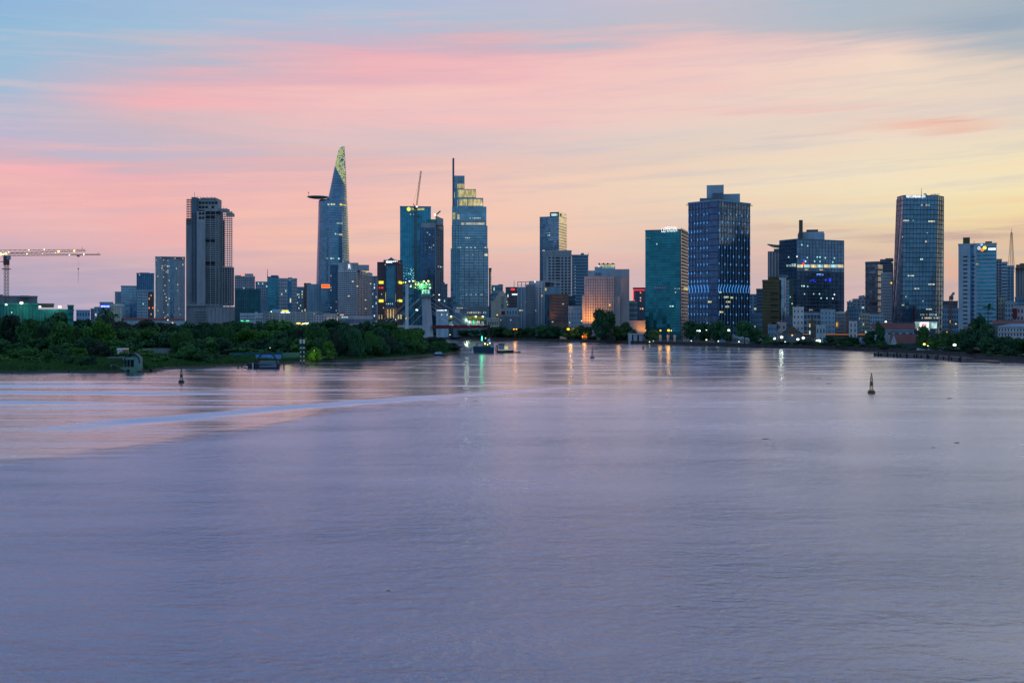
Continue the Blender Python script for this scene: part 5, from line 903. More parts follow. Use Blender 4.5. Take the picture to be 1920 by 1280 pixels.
LM_L = [(0, 'under the tower crane mast'), (45, 'before the green netted building'), (105, 'before the lower netted block'), (165, 'below the gap beside the netted site'), (215, 'below the blue sign building'), (270, 'below the dark striped tower'), (320, 'below the white residential tower'),
        (392, 'below the unfinished tower'), (465, 'below the teal netted building'), (540, 'below the grey stone office'), (595, 'below the flared tower'), (655, 'below the hotel letter R'), (730, 'below the red-brown tower'), (800, 'at the bridge pylon foot'), (850, 'at the tip of the peninsula')]
LM_R = [(900, 'below the spired skyscraper'), (960, 'below the ferry hall'), (1000, 'below the framed flats'), (1048, 'below the terracotta office'), (1080, 'below the small light blue block'), (1130, 'before the pink hotel'), (1180, 'beside the white gate pillars'), (1245, 'before the teal glass hotel'), (1310, 'before the zigzag lit tower'),
        (1375, 'right of the zigzag lit tower'), (1440, 'below the brown banded building'), (1520, 'below the broad glass office'), (1600, 'beside the white floodlights'), (1650, 'left of the red-roofed halls'), (1735, 'before the red-roofed halls'), (1780, 'right of the bank lobby'), (1840, 'below the coloured rings tower'), (1905, 'at the right edge')]
def lm(px, table): return min(table, key=lambda t_: abs(t_[0]-px))[1]
KW = {'round': 'rounded', 'tall': 'tall narrow', 'wide': 'spreading', 'bush': 'leafy', 'weep': 'drooping'}
rr = random.Random(17)
def top_left(px):
    pts = [(-60, 581), (0, 583), (40, 588), (70, 594), (100, 590), (140, 597), (170, 606), (195, 590), (215, 598), (240, 604), (262, 597), (290, 606), (330, 607), (380, 605), (430, 603), (470, 602), (520, 604), (560, 606), (590, 603), (620, 600), (650, 604), (680, 606), (700, 600), (730, 608), (770, 612), (800, 618), (830, 622), (856, 634)]
    for (a, b), (c, d) in zip(pts, pts[1:]):
        if a <= px <= c: return b+(d-b)*(px-a)/(c-a)
    return 606
px = -20.
while px < 790:     # back row
    k = rr.choice(('round', 'wide', 'round', 'tall')); D = rr.uniform(690, 740)
    tree(k, px, D, top_left(px)+rr.uniform(-1, 7), rr.uniform(40, 58), f'{KW[k]} back row tree {lm(px, LM_L)}', 'trees in the back row on the left bank', rr.choice(('leaf_dark', 'leaf_dark', 'leaf_mid', 'leaf_grey')), rnd=rr); px += rr.uniform(20, 28)
px = -10.
while px < 840:     # middle row
    k = rr.choice(('round', 'wide', 'weep', 'round')); by = bank_y(px); D = (rr.uniform(575, 650) if px < 560 else max(by+18, rr.uniform(by+25, by+85)))
    tree(k, px, D, top_left(px)+rr.uniform(8, 22), rr.uniform(36, 56), f'{KW[k]} middle row tree {lm(px, LM_L)}', 'trees in the middle row on the left bank', rr.choice(('leaf_dark', 'leaf_mid', 'leaf_light', 'leaf_dark', 'leaf_grey')), rnd=rr); px += rr.uniform(21, 30)
px = -20.
while px < 830:     # undergrowth closing the gaps under the crowns
    by = bank_y(px); D = (rr.uniform(560, 600) if px < 560 else by+rr.uniform(16, 40))
    tree('bush', px, D, rr.uniform(634, 646) if px < 560 else max(top_left(px)+24, 636), rr.uniform(34, 50), f'dark thicket under the trees {lm(px, LM_L)}', 'thickets under the left bank trees', rr.choice(('leaf_dark', 'leaf_dark', 'leaf_mid')), rnd=rr, name='thicket', cat='thicket'); px += rr.uniform(19, 25)
px = 572.
while px < 850:     # front row at the water, right half of the peninsula
    k = rr.choice(('weep', 'bush', 'round', 'weep')); by = bank_y(px); D = by+rr.uniform(7, 20); tp = max(top_left(px)+14, 612+(px-570)*.05)
    if px < 610: tp = 648
    tree(k, px, D, tp+rr.uniform(0, 22), rr.uniform(28, 46), f'{KW[k]} mangrove at the water edge {lm(px, LM_L)}', 'mangroves along the peninsula edge', rr.choice(('leaf_dark', 'leaf_mid', 'leaf_grey')), rnd=rr, cat='tree'); px += rr.uniform(15, 22)
for a, D, py, w, lk, d in (
  (68, 470, 653, 46, 'leaf_mid', 'vine covered round bush in the meadow near the left edge'), (92, 462, 656, 26, 'leaf_mid', 'smaller vine covered bush touching the round bush near the left edge'), (108, 500, 648, 34, 'leaf_dark', 'dark vine covered bush behind the pair near the left edge'), (130, 432, 667, 22, 'leaf_dark', 'low dark bush at the water left of the green houseboat'),
  (152, 424, 670, 24, 'leaf_dark', 'dark shrubs at the water left of the green houseboat'), (172, 423, 669, 22, 'leaf_dark', 'dark shrub right beside the bow of the green houseboat'), (183, 520, 643, 30, 'leaf_grey', 'dry grey-brown shrub above the green houseboat'), (205, 520, 648, 16, 'leaf_grey', 'small dry shrub left of the white and orange shack'),
  (350, 505, 648, 36, 'leaf_mid', 'leafy bush beside the low grey wall'), (368, 462, 653, 46, 'leaf_mid', 'large leafy bush at the water left of the blue houseboat'), (386, 460, 664, 24, 'leaf_mid', 'bush overhanging the water left of the blue houseboat'), (410, 478, 664, 22, 'leaf_dark', 'dark bush just left of the blue houseboat'), (441, 482, 666, 18, 'leaf_dark', 'dark bush behind the blue houseboat bow'),
  (300, 470, 668, 40, 'leaf_mid', 'low bush in the meadow right of the green houseboat'), (325, 500, 664, 40, 'leaf_mid', 'meadow bush midway between the two houseboats'), (270, 520, 656, 34, 'leaf_light', 'pale green bush behind the green houseboat'), (30, 520, 657, 50, 'leaf_light', 'pale green thicket at the left end of the meadow'), (0, 470, 668, 44, 'leaf_light', 'low pale thicket cut by the left edge of the photo'),
  (140, 560, 653, 60, 'leaf_light', 'pale green thicket behind the meadow below the netted site'), (616, 512, 640, 18, 'leaf_light', 'bright green conical shrub right of the channel marker'), (622, 508, 654, 22, 'leaf_light', 'bright green round shrub beside the conical shrub'), (590, 505, 652, 22, 'leaf_light', 'shrub lit yellow by the lamp beside the channel marker'), (230, 560, 650, 40, 'leaf_mid', 'bush behind the white and orange shack'), (240, 620, 640, 70, 'leaf_mid', 'broad vine mound above the white and orange shack'),
  (226, 528, 660, 26, 'leaf_mid', 'low bush in front of the white and orange shack'), (468, 560, 652, 60, 'leaf_mid', 'bushy mound behind the blue houseboat'), (520, 580, 645, 60, 'leaf_dark', 'dark bushy mound behind the green fence'), (418, 560, 655, 50, 'leaf_grey', 'grey-green scrub behind the low wall'), (845, 660, 643, 34, 'leaf_dark', 'outermost dark bush at the tip of the peninsula')):
    tree('tall' if 'conical' in d else 'bush', a, D, py, w, d, 'bushes and shrubs on the left bank', lk, name='bush', cat='bush', rnd=rr)
# feathery palm
def palm(px, D, pytop, z0, label, r_=4.5, group='palms'):
    g = thing('palm_tree', label, 'palm tree', (X(px, D), D, z0), group); m = MB(); zt = Z(pytop, D)-1.2; cx = X(px, D)
    m.tube((cx, D, z0-.3), (cx+.3, D, zt), .28, 'bark', .18, 6); part('trunk', m, g); m = MB(); rn = random.Random(int(px))
    for k in range(17):
        a = k*2.4; el = rn.uniform(.1, 1.1); p = Vector((cx+.3, D, zt)); d = Vector((math.cos(a)*math.cos(el), math.sin(a)*math.cos(el), math.sin(el))); L_ = r_*rn.uniform(.8, 1.1)
        for s_ in range(6):
            q = p+d*L_/6; w_ = .75*(1-abs(s_-2.2)/5); sd = d.cross(Vector((0, 0, 1))).normalized()*w_
            for sg in (-1, 1): m.add([p, q, q+sd*sg-Vector((0, 0, w_*.6)), p+sd*sg-Vector((0, 0, w_*.6))], [(0, 1, 2, 3)], 'leaf_mid')
            p = q; d = (d-Vector((0, 0, .24))).normalized()
    part('fronds', m, g); return g
palm(196, 640, 581, LZ, 'tall palm with drooping fronds in front of the blue sign building', 6.5); palm(212, 655, 588, LZ, 'shorter palm right of the tall palm below the cream block', 5)
# city side trees along the quay
T = [(822, 1150, 619, 26), (838, 1150, 617, 26), (852, 1140, 619, 24), (868, 1110, 619, 26), (890, 1100, 618, 24), (912, 1085, 617, 26), (936, 1075, 613, 30), (955, 1060, 618, 24), (976, 1052, 616, 24), (996, 1035, 614, 26), (1018, 1020, 611, 30), (1040, 1005, 612, 28), (1062, 990, 613, 26), (1084, 975, 611, 24), (1100, 962, 613, 22), (1168, 915, 606, 26), (1152, 918, 622, 22), (1186, 908, 619, 16),
     (1296, 862, 604, 30), (1318, 845, 607, 34), (1342, 832, 604, 36), (1362, 822, 612, 26), (1396, 805, 603, 40), (1416, 800, 616, 26), (1226, 885, 619, 22), (1214, 900, 626, 14), (1440, 800, 628, 18), (1560, 745, 630, 24), (1580, 735, 633, 28), (1600, 725, 632, 26), (1632, 702, 622, 24), (1650, 700, 606, 16), (1655, 692, 640, 24),
     (1729, 660, 613, 24), (1757, 652, 627, 30), (1775, 660, 622, 22), (1793, 650, 624, 24)]
for px, D, py, w in T:
    k = rr.choice(('round', 'wide', 'round', 'tall')); tree(k, px, max(D, cbank(px)+9), py, w, f'{KW[k]} dark quay tree {lm(px, LM_R)}', 'trees along the far quay', 'leaf_dark', z0=GZ, rnd=rr)
px = 860.
while px < 1180:
    tree('bush', px, cbank(px)+rr.uniform(14, 30), rr.uniform(622, 630), rr.uniform(16, 26), f'low dark tree behind the quay wall {lm(px, LM_R)}', 'low trees behind the far quay wall', 'leaf_dark', z0=GZ, rnd=rr); px += 15
tree('round', 1134, 925, 583, 46, 'large dome-shaped dark tree in front of the pink hotel', None, 'leaf_dark', z0=GZ, rnd=rr)
tree('bush', 1143, 912, 617, 18, 'small grey-green tree right under the large dome-shaped tree', None, 'leaf_grey', z0=GZ, rnd=rr)
for k, px, D, py, w in (('wide', 1822, 575, 618, 44), ('round', 1838, 552, 622, 44), ('round', 1852, 556, 634, 34), ('wide', 1884, 530, 632, 46), ('round', 1903, 520, 636, 40), ('wide', 1925, 520, 634, 44), ('bush', 1866, 540, 650, 30), ('round', 1812, 590, 640, 30), ('round', 1830, 640, 596, 34), ('round', 1848, 620, 608, 30)):
    tree(k, px, max(D, cbank(px)+8), py, w, f'{k if k != "bush" else "low"} grove tree by the jetty {lm(px, LM_R)}', 'trees in the grove right of the jetty', 'leaf_dark', z0=GZ, rnd=rr)
for px, D, py, w in ((1560, 728, 650, 28), (1590, 712, 651, 34), (1618, 700, 652, 30), (1540, 742, 648, 24), (1640, 690, 652, 24)):
    tree('bush', px, D, py, w, f'low waterside bush on the far bank {lm(px, LM_R)}', 'low waterside bushes on the far bank', 'leaf_mid', z0=GZ, name='bush', cat='bush', rnd=rr)
palm(1852, 600, 572, GZ, 'tall thin palm in front of the tower with coloured rings', 4.2); palm(1860, 590, 616, GZ, 'short palm left of the white villa at the right edge', 3)
# ------------------------------------------------------------------ grass and reeds on the left bank
def inside(x_, y_, poly):
    c = False; j = len(poly)-1
    for i in range(len(poly)):
        xi, yi = poly[i]; xj, yj = poly[j]
        if (yi > y_) != (yj > y_) and x_ < (xj-xi)*(y_-yi)/(yj-yi)+xi: c = not c
        j = i
    return c
def blades(n, region, hmin, hmax, w, seed, key, name, label, clump=False):
    rnd = random.Random(seed); vs = []; fs = []; cnt = 0
    while cnt < n:
        px, D = region(rnd)
        x_, y_ = X(px, D), D
        if not inside(x_, y_, lb): continue
        cnt += 1; h0 = rnd.uniform(hmin, hmax)*(1+.6*math.sin(x_*.21)*math.sin(y_*.17+x_*.05))
        for _ in range(3):
            a = rnd.uniform(0, 6.28); le = rnd.uniform(0, .45)*h0; ox, oy = rnd.gauss(0, .3), rnd.gauss(0, .3); h = h0*rnd.uniform(.6, 1.1); ww = w*rnd.uniform(.6, 1.4); t_ = rnd.uniform(0, 3.14)
            o = len(vs); vs += [(x_+ox-ww*math.cos(t_), y_+oy-ww*math.sin(t_), LZ-.25), (x_+ox+ww*math.cos(t_), y_+oy+ww*math.sin(t_), LZ-.25), (x_+ox+le*math.cos(a), y_+oy+le*math.sin(a), LZ+h)]; fs.append((o, o+1, o+2))
    me = bpy.data.meshes.new(name); me.from_pydata(vs, [], fs); me.materials.append(MATS[key]); o = bpy.data.objects.new(name, me); col.objects.link(o); tag(o, label, 'grass', None, 'stuff')
def reg_field(r): px = r.uniform(-30, 545); b_ = bank_y(px); return px, b_+(r.random()**1.4)*min(190, 150)
def reg_edge(r): px = r.uniform(-30, 850); b_ = bank_y(px); return px, b_+abs(r.gauss(0, 5))
blades(22000, reg_field, .6, 1.7, .34, 1, 'grass_blade', 'meadow_grass', 'rough green meadow grass on the left river bank')
blades(5000, reg_edge, .6, 1.7, .16, 2, 'grass_blade', 'reeds', 'reeds along the waterline of the left bank')
# ================================================================== cranes
def Z_py(D, h): return HY-(GZ+h-H)*F/D
def tube(mb, a, b, r, k, **kw): mb.tube(a, b, r, k, **kw)
D_ = 705.; g = thing('tower_crane', 'pale tower crane on the left building site with a lit cab and long jib', 'crane', (X(12, D_), D_, GZ), 'cranes over the building sites'); cx = X(12, D_)
m = MB(); m.lattice((cx, D_, GZ), (cx, D_, Z(494, D_)), 2.1, 2.2, 'steel', .16, .09); part('mast', m, g)
m = MB(); m.box(cx-1.4, cx+1.4, D_-1.4, D_+1.4, Z(497, D_), Z(480, D_), 'rust'); m.box(cx-3.6, cx-.9, D_-1.2, D_+1.2, Z(491.5, D_), Z(490.5, D_), 'steel'); m.box(cx-2.4, cx+2.4, D_-1.5, D_+1.5, Z(505, D_), Z(503.6, D_), 'steel'); part('slewing_ring', m, g)
m = MB(); m.box(cx+1.2, cx+3.2, D_-2.2, D_-.6, Z(487, D_), Z(480, D_), 'bluewall'); part('cab', m, g)
m = MB(); 
jz, jt = Z(478.5, D_), Z(470, D_)
def jib(m, x0, x1, D0, zb0, zb1, h0, h1, step=3.2, k='steel'):
    n = int((x1-x0)/step)
    for j in range(n):
        a, b = j/n, (j+1)/n; xa, xb = x0+(x1-x0)*a, x0+(x1-x0)*b; za, zb_ = zb0+(zb1-zb0)*a, zb0+(zb1-zb0)*b; ha, hb = h0+(h1-h0)*a, h0+(h1-h0)*b
        for s_ in (-.8, .8): m.tube((xa, D0+s_, za), (xb, D0+s_, zb_), .13, k); m.tube((xa, D0+s_, za), ((xa+xb)/2, D0, (za+zb_)/2+(ha+hb)/2), .07, k, n=3); m.tube(((xa+xb)/2, D0, (za+zb_)/2+(ha+hb)/2), (xb, D0+s_, zb_), .07, k, n=3)
        m.tube((xa, D0, za+ha), (xb, D0, zb_+hb), .12, k); m.tube((xa, D0-.8, za), (xa, D0+.8, za), .07, k, n=3)
jib(m, X(-40, D_), X(160, D_), D_, Z(476, D_), Z(471, D_), 2.5, 1.1); jb = part('jib', m, g)
m = MB(); m.tube((X(154, D_), D_, Z(469, D_)), (X(154, D_), D_, Z(463, D_)), .12, 'steel'); part('tip_mast', m, jb)
def lamp(px, py, D, key, r_, root, nm='lamp_head', dy=-1.2): m = MB(); m.ball((X(px, D), D+dy, Z(py, D)), r_, key, 8); c_ = m.build(nm, root, loc=(X(px, D), D+dy, Z(py, D))); return c_
for px, py, k, r_ in ((3, 477, 'lamp_yellow', .9), (8, 476.6, 'lamp_white', .6), (13, 475.5, 'lamp_yellow', .7), (18, 473, 'lamp_yellow', .35), (55.6, 469, 'lamp_white', .38), (84.3, 468, 'lamp_white', .38), (111.5, 471.5, 'lamp_yellow', .7), (140.5, 470.4, 'lamp_yellow', .6)): lamp(px, py, D_, k, r_, jb)
D1 = 735.; g = thing('tower_crane', 'farther tower crane whose lower jib reaches right with a hanging hook', 'crane', (X(-60, D1), D1, GZ), 'cranes over the building sites')
m = MB(); m.lattice((X(-60, D1), D1, GZ), (X(-60, D1), D1, Z(485, D1)), 2.1, 2.2, 'steel', .16, .09); part('mast', m, g)
m = MB(); jib(m, X(-90, D1), X(188, D1), D1, Z(480.5, D1), Z(477.8, D1), 2.2, .5); jb = part('jib', m, g)
m = MB(); m.box(X(145, D1), X(148.6, D1), D1-1, D1+1, Z(481.2, D1), Z(479, D1), 'rust'); part('trolley', m, jb)
m = MB(); m.tube((X(146.8, D1), D1, Z(481, D1)), (X(146.8, D1), D1, Z(503, D1)), .035, 'steel', n=3); part('cable', m, g)
m = MB(); m.box(X(146, D1), X(147.7, D1), D1-.3, D1+.3, Z(505, D1), Z(502.6, D1), 'black'); m.tube((X(146.8, D1), D1, Z(504, D1)), (X(146.8, D1), D1, Z(531, D1)), .12, 'slate', .05); part('hook', m, g)
m = MB(); m.tube((X(184, D1), D1, Z(477, D1)), (X(184, D1), D1, Z(472, D1)), .1, 'steel'); part('tip_mast', m, jb)
for px, py, k, r_ in ((52, 476, 'lamp_yellow', .4), (81, 476, 'lamp_amber', .35), (105.5, 474, 'lamp_white', .3), (131.5, 478, 'lamp_white', .45), (158.5, 477, 'lamp_white', .45)): lamp(px, py, D1, k, r_, jb)
D_ = 1440.; g = thing('luffing_crane', 'tall luffing crane with a steep thin jib in front of the yellow signed tower', 'crane', (X(779.5, D_), D_, GZ)); cx = X(779.5, D_)
m = MB(); m.lattice((cx, D_, GZ), (cx, D_, Z(392, D_)), 2.6, 4, 'steel', .3, .2); part('mast', m, g)
m = MB(); m.box(cx-2.4, cx+2.4, D_-2, D_+2, Z(393, D_), Z(387.5, D_), 'redbrown'); m.tube((cx-1, D_, Z(388, D_)), (X(774.8, D_), D_, Z(382, D_)), .7, 'rust', .4); part('machinery_deck', m, g)
m = MB(); m.lattice((cx+1, D_, Z(388, D_)), (X(789.3, D_), D_, Z(321, D_)), 1.5, 3.5, 'rust', .2, .12); part('jib', m, g); lamp(781.8, 388, D_, 'lamp_white', 1.1, g, dy=-3)
m = MB(); m.tube((X(774.8, D_), D_, Z(382, D_)), (X(788, D_), D_, Z(330, D_)), .09, 'rust', n=3); part('stay_cable', m, g)
D_ = 1345.; g = thing('luffing_crane', 'short crane with a lamp on top of the tower under construction', 'crane', (X(816.5, D_), D_+8, Z(417, D_))); cx = X(816.5, D_); m = MB(); m.tube((cx, D_+8, Z(418, D_)), (cx, D_+8, Z(402, D_)), .5, 'slate'); part('mast', m, g)
m = MB(); m.lattice((cx, D_+8, Z(402, D_)), (X(825, D_), D_+8, Z(394.5, D_)), 1.1, 2, 'redbrown', .3, .2); part('jib', m, g); lamp(815, 401.8, D_, 'lamp_white', 1.3, g, dy=6)
D_ = 1550.; g = thing('luffing_crane', 'red crane leaning left above the reddish unfinished block', 'crane', (X(578, D_), D_, GZ)); m = MB(); m.lattice((X(578, D_), D_-4, GZ), (X(578, D_), D_-4, Z(560, D_)), 2, 4, 'terracotta', .3, .2); part('mast', m, g); m = MB(); m.lattice((X(578, D_), D_-4, Z(560, D_)), (X(571, D_), D_-4, Z(540, D_)), 1.4, 3, 'terracotta', .3, .2); part('jib', m, g)
D_ = 980.; g = thing('luffing_crane', 'small orange-red crane right of the tapered tower', 'crane', (X(1781, D_), D_, GZ)); m = MB(); m.lattice((X(1780.6, D_), D_, GZ), (X(1783, D_), D_, Z(555, D_)), 2, 3, 'terracotta', .25, .15); part('mast', m, g)
m = MB(); m.lattice((X(1783, D_), D_, Z(557, D_)), (X(1788.6, D_), D_, Z(548.6, D_)), 1.3, 2, 'slate', .3, .2); m.box(X(1781, D_), X(1787, D_), D_-1, D_+1, Z(562, D_), Z(556, D_), 'slate'); part('jib', m, g)

# ================================================================== cable bridge being built
D_ = 940.; g = thing('bridge_pylon', 'leaning pale concrete pylon topped by lit green formwork', 'bridge pylon', (X(802, D_), D_, 0), 'pylons of the bridge under construction')
m = MB(); m.prism([P2(793, D_-4), P2(806, D_-6), P2(813.5, D_), P2(812, D_+8), P2(794, D_+8)], 0, Z(558, D_), 'offwhite', [P2(790.5, D_-3), P2(801, D_-5), P2(807.2, D_), P2(806.5, D_+7), P2(791, D_+7)]); part('column', m, g)
m = MB(); m.prism(frontal(787, 812, D_-6, 14), Z(558, D_), Z(553.5, D_), 'slate'); part('bearing_platform', m, g)
m = MB(); m.prism(frontal(789.5, 808, D_-5, 10), Z(553.6, D_), Z(541, D_), 'net_green'); m.prism(frontal(769, 811, D_-6, 14), Z(542, D_), Z(529, D_), 'net_green')
for k in range(12): x_ = 769.5+k*3.7; m.prism(frontal(x_, x_+.5, D_-7, .6), Z(545, D_), Z(526.5, D_), 'steel')
for k in range(4): m.prism(frontal(768.5, 811.5, D_-7.4, .3), Z(541.5-k*4, D_), Z(541-k*4, D_), 'steel')
fw = part('formwork', m, g)
for k in range(5): m = MB(); q = frontal(792+k*2.8, 793.6+k*2.8, D_-6.5, .5); m.prism(q, Z(551, D_), Z(543.5, D_), 'lit_dim' if k % 2 else 'lit_cool'); part('lit_panel', m, fw)
rn = random.Random(4)
for k in range(24): lamp(rn.uniform(769, 810), rn.choice((528, 531, 534, 537.5, 539.5))+rn.uniform(-1, 1), D_, rn.choice(('lamp_white', 'lamp_yellow', 'lamp_white', 'lit_lime', 'lit_green')), rn.uniform(.25, .75), fw, dy=-8.5)
D1 = 930.; g2 = thing('bridge_pylon', 'slender pale concrete pier left of the leaning pylon, lamp at its foot', 'bridge pylon', (X(763, D1), D1, 0), 'pylons of the bridge under construction'); m = MB(); m.prism(frontal(760, 766, D1, 5), 0, Z(532, D1), 'white'); part('column', m, g2)
m = MB(); m.prism(frontal(755, 767, D1-.5, 4), Z(531.8, D1), Z(530, D1), 'steel'); part('bearing_platform', m, g2)
for px, py, k in ((757, 529.8, 'lamp_amber'), (761, 529.6, 'lamp_yellow'), (762, 597, 'lamp_amber')): lamp(px, py, D1, k, .45, g2, dy=-3)
for n_, (x0, y0, x1, y1) in enumerate(((773, 558, 724, 604), (790, 558, 738, 609), (790, 572, 756, 612), (791, 590, 770, 612), (788, 559, 731, 606), (812, 560, 905, 612), (809, 567, 882, 612), (809, 573, 862, 610), (811, 583, 850, 611), (811, 588, 843, 606))):
    m = MB(); m.tube((X(x0, D_), D_-2, Z(y0, D_)), (X(x1, D_), D_-10, Z(y1, D_)), .16, 'white'); cb_ = part('stay_cable', m, g)
g = thing('bridge_deck', 'dark red bridge deck girder running right from the leaning pylon', 'bridge deck', (X(860, D_), D_, 0)); m = MB(); m.prism([P2(812, D_-6), P2(914, 1010), P2(916, 1035), P2(812, D_+16)], Z(616, 960), Z(609.5, 960), 'deck_red'); part('girder', m, g)
m = MB(); 
for k in range(30): px = 813+k*3.4; Dk = D_-6.2+(76)*(k/30); m.prism([P2(px, Dk), P2(px+.5, Dk), P2(px+.5, Dk+.5), P2(px, Dk+.5)], Z(616, 960), Z(609, 960), 'rust')
part('girder_ribs', m, g); m = MB(); m.prism([P2(690, 1000), P2(792, D_+2), P2(792, D_+16), P2(690, 1020)], Z(616, D_), Z(610, D_), 'offwhite'); tag(part('girder', m, g), 'pale finished deck section left of the pylon')
m = MB(); m.prism(frontal(913.5, 919, 1030, 8), 0, Z(609, 1030), 'quay'); part('pier', m, g)
# ferry station with yellow canopy
D_ = 1135.; g = thing('ferry_station', 'lit ferry station with a long yellow canopy below the spired skyscraper', 'station', (X(870, D_), D_, GZ)); m = MB(); m.prism(frontal(840, 910, D_-6, 8), Z(599, D_), Z(592.6, D_), 'yellow'); part('canopy', m, g)
m = MB(); m.prism(frontal(820, 841, D_-5, 8), Z(600, D_), Z(593, D_), 'tarp_blue'); m.prism(frontal(908, 917, D_-5, 8), Z(600, D_), Z(591, D_), 'tarp_blue'); tag(part('canopy', m, g), 'blue canopy ends'); m = MB(); m.prism(frontal(822, 912, D_, 14), GZ, Z(599, D_), 'bluewall'); part('hall', m, g)
rn = random.Random(9)
for k in range(26): px = 841+k*2.7; m = MB(); m.prism(frontal(px, px+rn.uniform(.8, 2), D_-.6, .5), Z(606.5, D_), Z(601+rn.random()*2, D_), rn.choice(('lit_cool', 'lit_warm', 'lit_aqua', 'lit_white', 'window_glass', 'window_glass', 'lit_green'))); part('lit_window', m, g)
m = MB(); m.prism(frontal(842, 908, D_-7, .8), Z(609, D_), Z(608, D_), 'lit_cool'); part('light_strip', m, g)
for px in (846.5, 860, 875, 892.5, 905.5): lamp(px, 593.5, D_, 'lamp_white', .95, g, dy=-8)
b = simple('low_house', 'white house with a lit strip behind the stay cables', 818, 841, 583, 1120, 'paleblue', '', 14); b.rect(0, 819, 834, 581, 582.6, 'lit_white', 'light_strip'); b.litrow(0, 820, 840, 590, 6, .5); fin(b)
b = simple('low_house', 'dark roofed pavilion right of the white house behind the stay cables', 850, 876, 581, 1120, 'slate', '', 14); b.rect(0, 853, 862, 580, 586, 'white', 'gable_panel'); b.litrow(0, 856, 868, 577.5, 4, 1, 1.6, lk=('lit_gold',)); gable(b.root, b.p, b.z1, Z(575.5, 1120), 'slate'); fin(b)
# low buildings under the unfinished tower etc.
D_ = 1180.; b = simple('low_house', 'low white house with green lights in front of the teal netted building', 450, 493, 589, D_, 'offwhite', '', 14); b.win(0, 2, 9, .5, .5, 'window_glass', .02, zr=(591, 601), ur=(451, 477)); b.win(0, 2, 3, .7, .6, 'window_glass', 0, zr=(594, 606), ur=(479, 492)); b.bands(0, 'white', 2, .15, .8, zr=(588, 603)); b.roofbox(477.5, 483, 584.5, 'offwhite')
b.rect(0, 451.5, 456, 600.6, 602.2, 'lit_green', 'light_strip'); b.rect(0, 461.5, 467, 600.6, 602.2, 'lit_green', 'light_strip'); fin(b)
b = Bld('grand_hotel', 'long cream colonial riverside hotel with a yellow lit rooftop sign', frontal(495, 603, 1150, 20), 585, 'cream', Dref=1150.)
b.win(0, 4, 5, .45, .6, 'window_glass', 0, ur=(495.5, 509), zr=(584, 607)); b.win(0, 4, 7, .45, .6, 'window_glass', 0, ur=(512, 531), zr=(586, 607)); b.win(0, 4, 18, .45, .6, 'window_glass', .02, ('lit_warm',), ur=(534, 602), zr=(586, 607)); b.bands(0, 'offwhite', 4, .12, .7, zr=(584, 607))
b.mull(0, 'offwhite', 11, .9, .8, zr=(584, 607)); b.done()
for x0, x1, y0, y1, k in ((528.5, 541, 581.2, 584, 'lit_yellow'), (526.5, 545, 584.2, 586.6, 'lit_white')): m = MB(); m.prism(frontal(x0, x1, 1148, .6), Z(y1, 1148), Z(y0, 1148), k); part('sign_lettering', m, b.root)
gable(b.root, frontal(511, 530, 1152, 14), b.z1, Z(580, 1150), 'bluewall')
b = simple('low_house', 'pale classical house with a small pediment behind the thin dark palms', 588, 632, 590, 1110, 'pink', '', 14); b.win(0, 3, 9, .4, .6, 'window_glass', .04, zr=(592, 606)); gable(b.root, frontal(590, 606, 1109, 12), b.z1, Z(585.5, 1110), 'roof_grey', along=False); fin(b)
b = simple('warehouse', 'long low red-roofed warehouse below the dark striped tower', 228, 283, 600.5, 1050, 'paleblue', '', 14, roof=False); gable(b.root, b.p, b.z1-.1, Z(595.5, 1050), 'roof_red'); fin(b)
b = simple('warehouse', 'red-roofed warehouse below the white residential tower', 283, 346, 601, 1040, 'paleblue', '', 14, roof=False); gable(b.root, b.p, b.z1-.1, Z(596, 1040), 'roof_red'); fin(b)
g = thing('tour_coach', 'white coach parked above the trees below the hotel letter R', 'bus', (X(673, 900), 900, LZ)); m = MB(); m.prism(frontal(658, 689, 900, 3), Z(618, 900), Z(611, 900), 'paleblue'); part('body', m, g); m = MB(); m.prism(frontal(660, 687, 899.9, .1), Z(615, 900), Z(612.5, 900), 'window_glass'); part('window_band', m, g); m = MB(); [m.tube((X(p_, 900), 899.8, Z(618, 900)), (X(p_, 900), 902, Z(618, 900)), .5, 'black', n=10) for p_ in (663, 683)]; part('wheels', m, g)
# ================================================================== waterfront, right
D_ = 905.; g = thing('gate_building', 'white riverside gate with three broad pillars under a flat lintel', 'gate', (X(1194, D_), D_, 0), None)
for x0, x1 in ((1178.5, 1184.5), (1188, 1194.5), (1198.5, 1204.5)): m = MB(); m.prism(frontal(x0, x1, D_-6, 8), 0, Z(627, D_), 'offwhite', frontal(x0-.6, x1+.6, D_-6.3, 8.6)); part('pillar', m, g)
m = MB(); m.prism(frontal(1177, 1205.5, D_-7, 10), Z(627, D_), Z(625, D_), 'offwhite'); part('lintel', m, g); m = MB(); m.prism(frontal(1177, 1206, D_-2, 3), 0, Z(628, D_), 'slate'); part('rear_wall', m, g)
for l, px in (('single pale standing pillar right of the white gate', 1238), ('tall pale pillar with a street light, left of the pair', 1252.5), ('pale pillar at the right end of the row', 1265)):
    m = MB(); m.prism(frontal(px-1.8, px+1.8, 885, 2), GZ, Z(628, 885), 'offwhite', frontal(px-2.6, px+2.6, 884.8, 2.4)); o = m.build('pillar', loc=(X(px, 885), 885, GZ)); tag(o, l, 'pillar', 'pale pillars on the far quay')
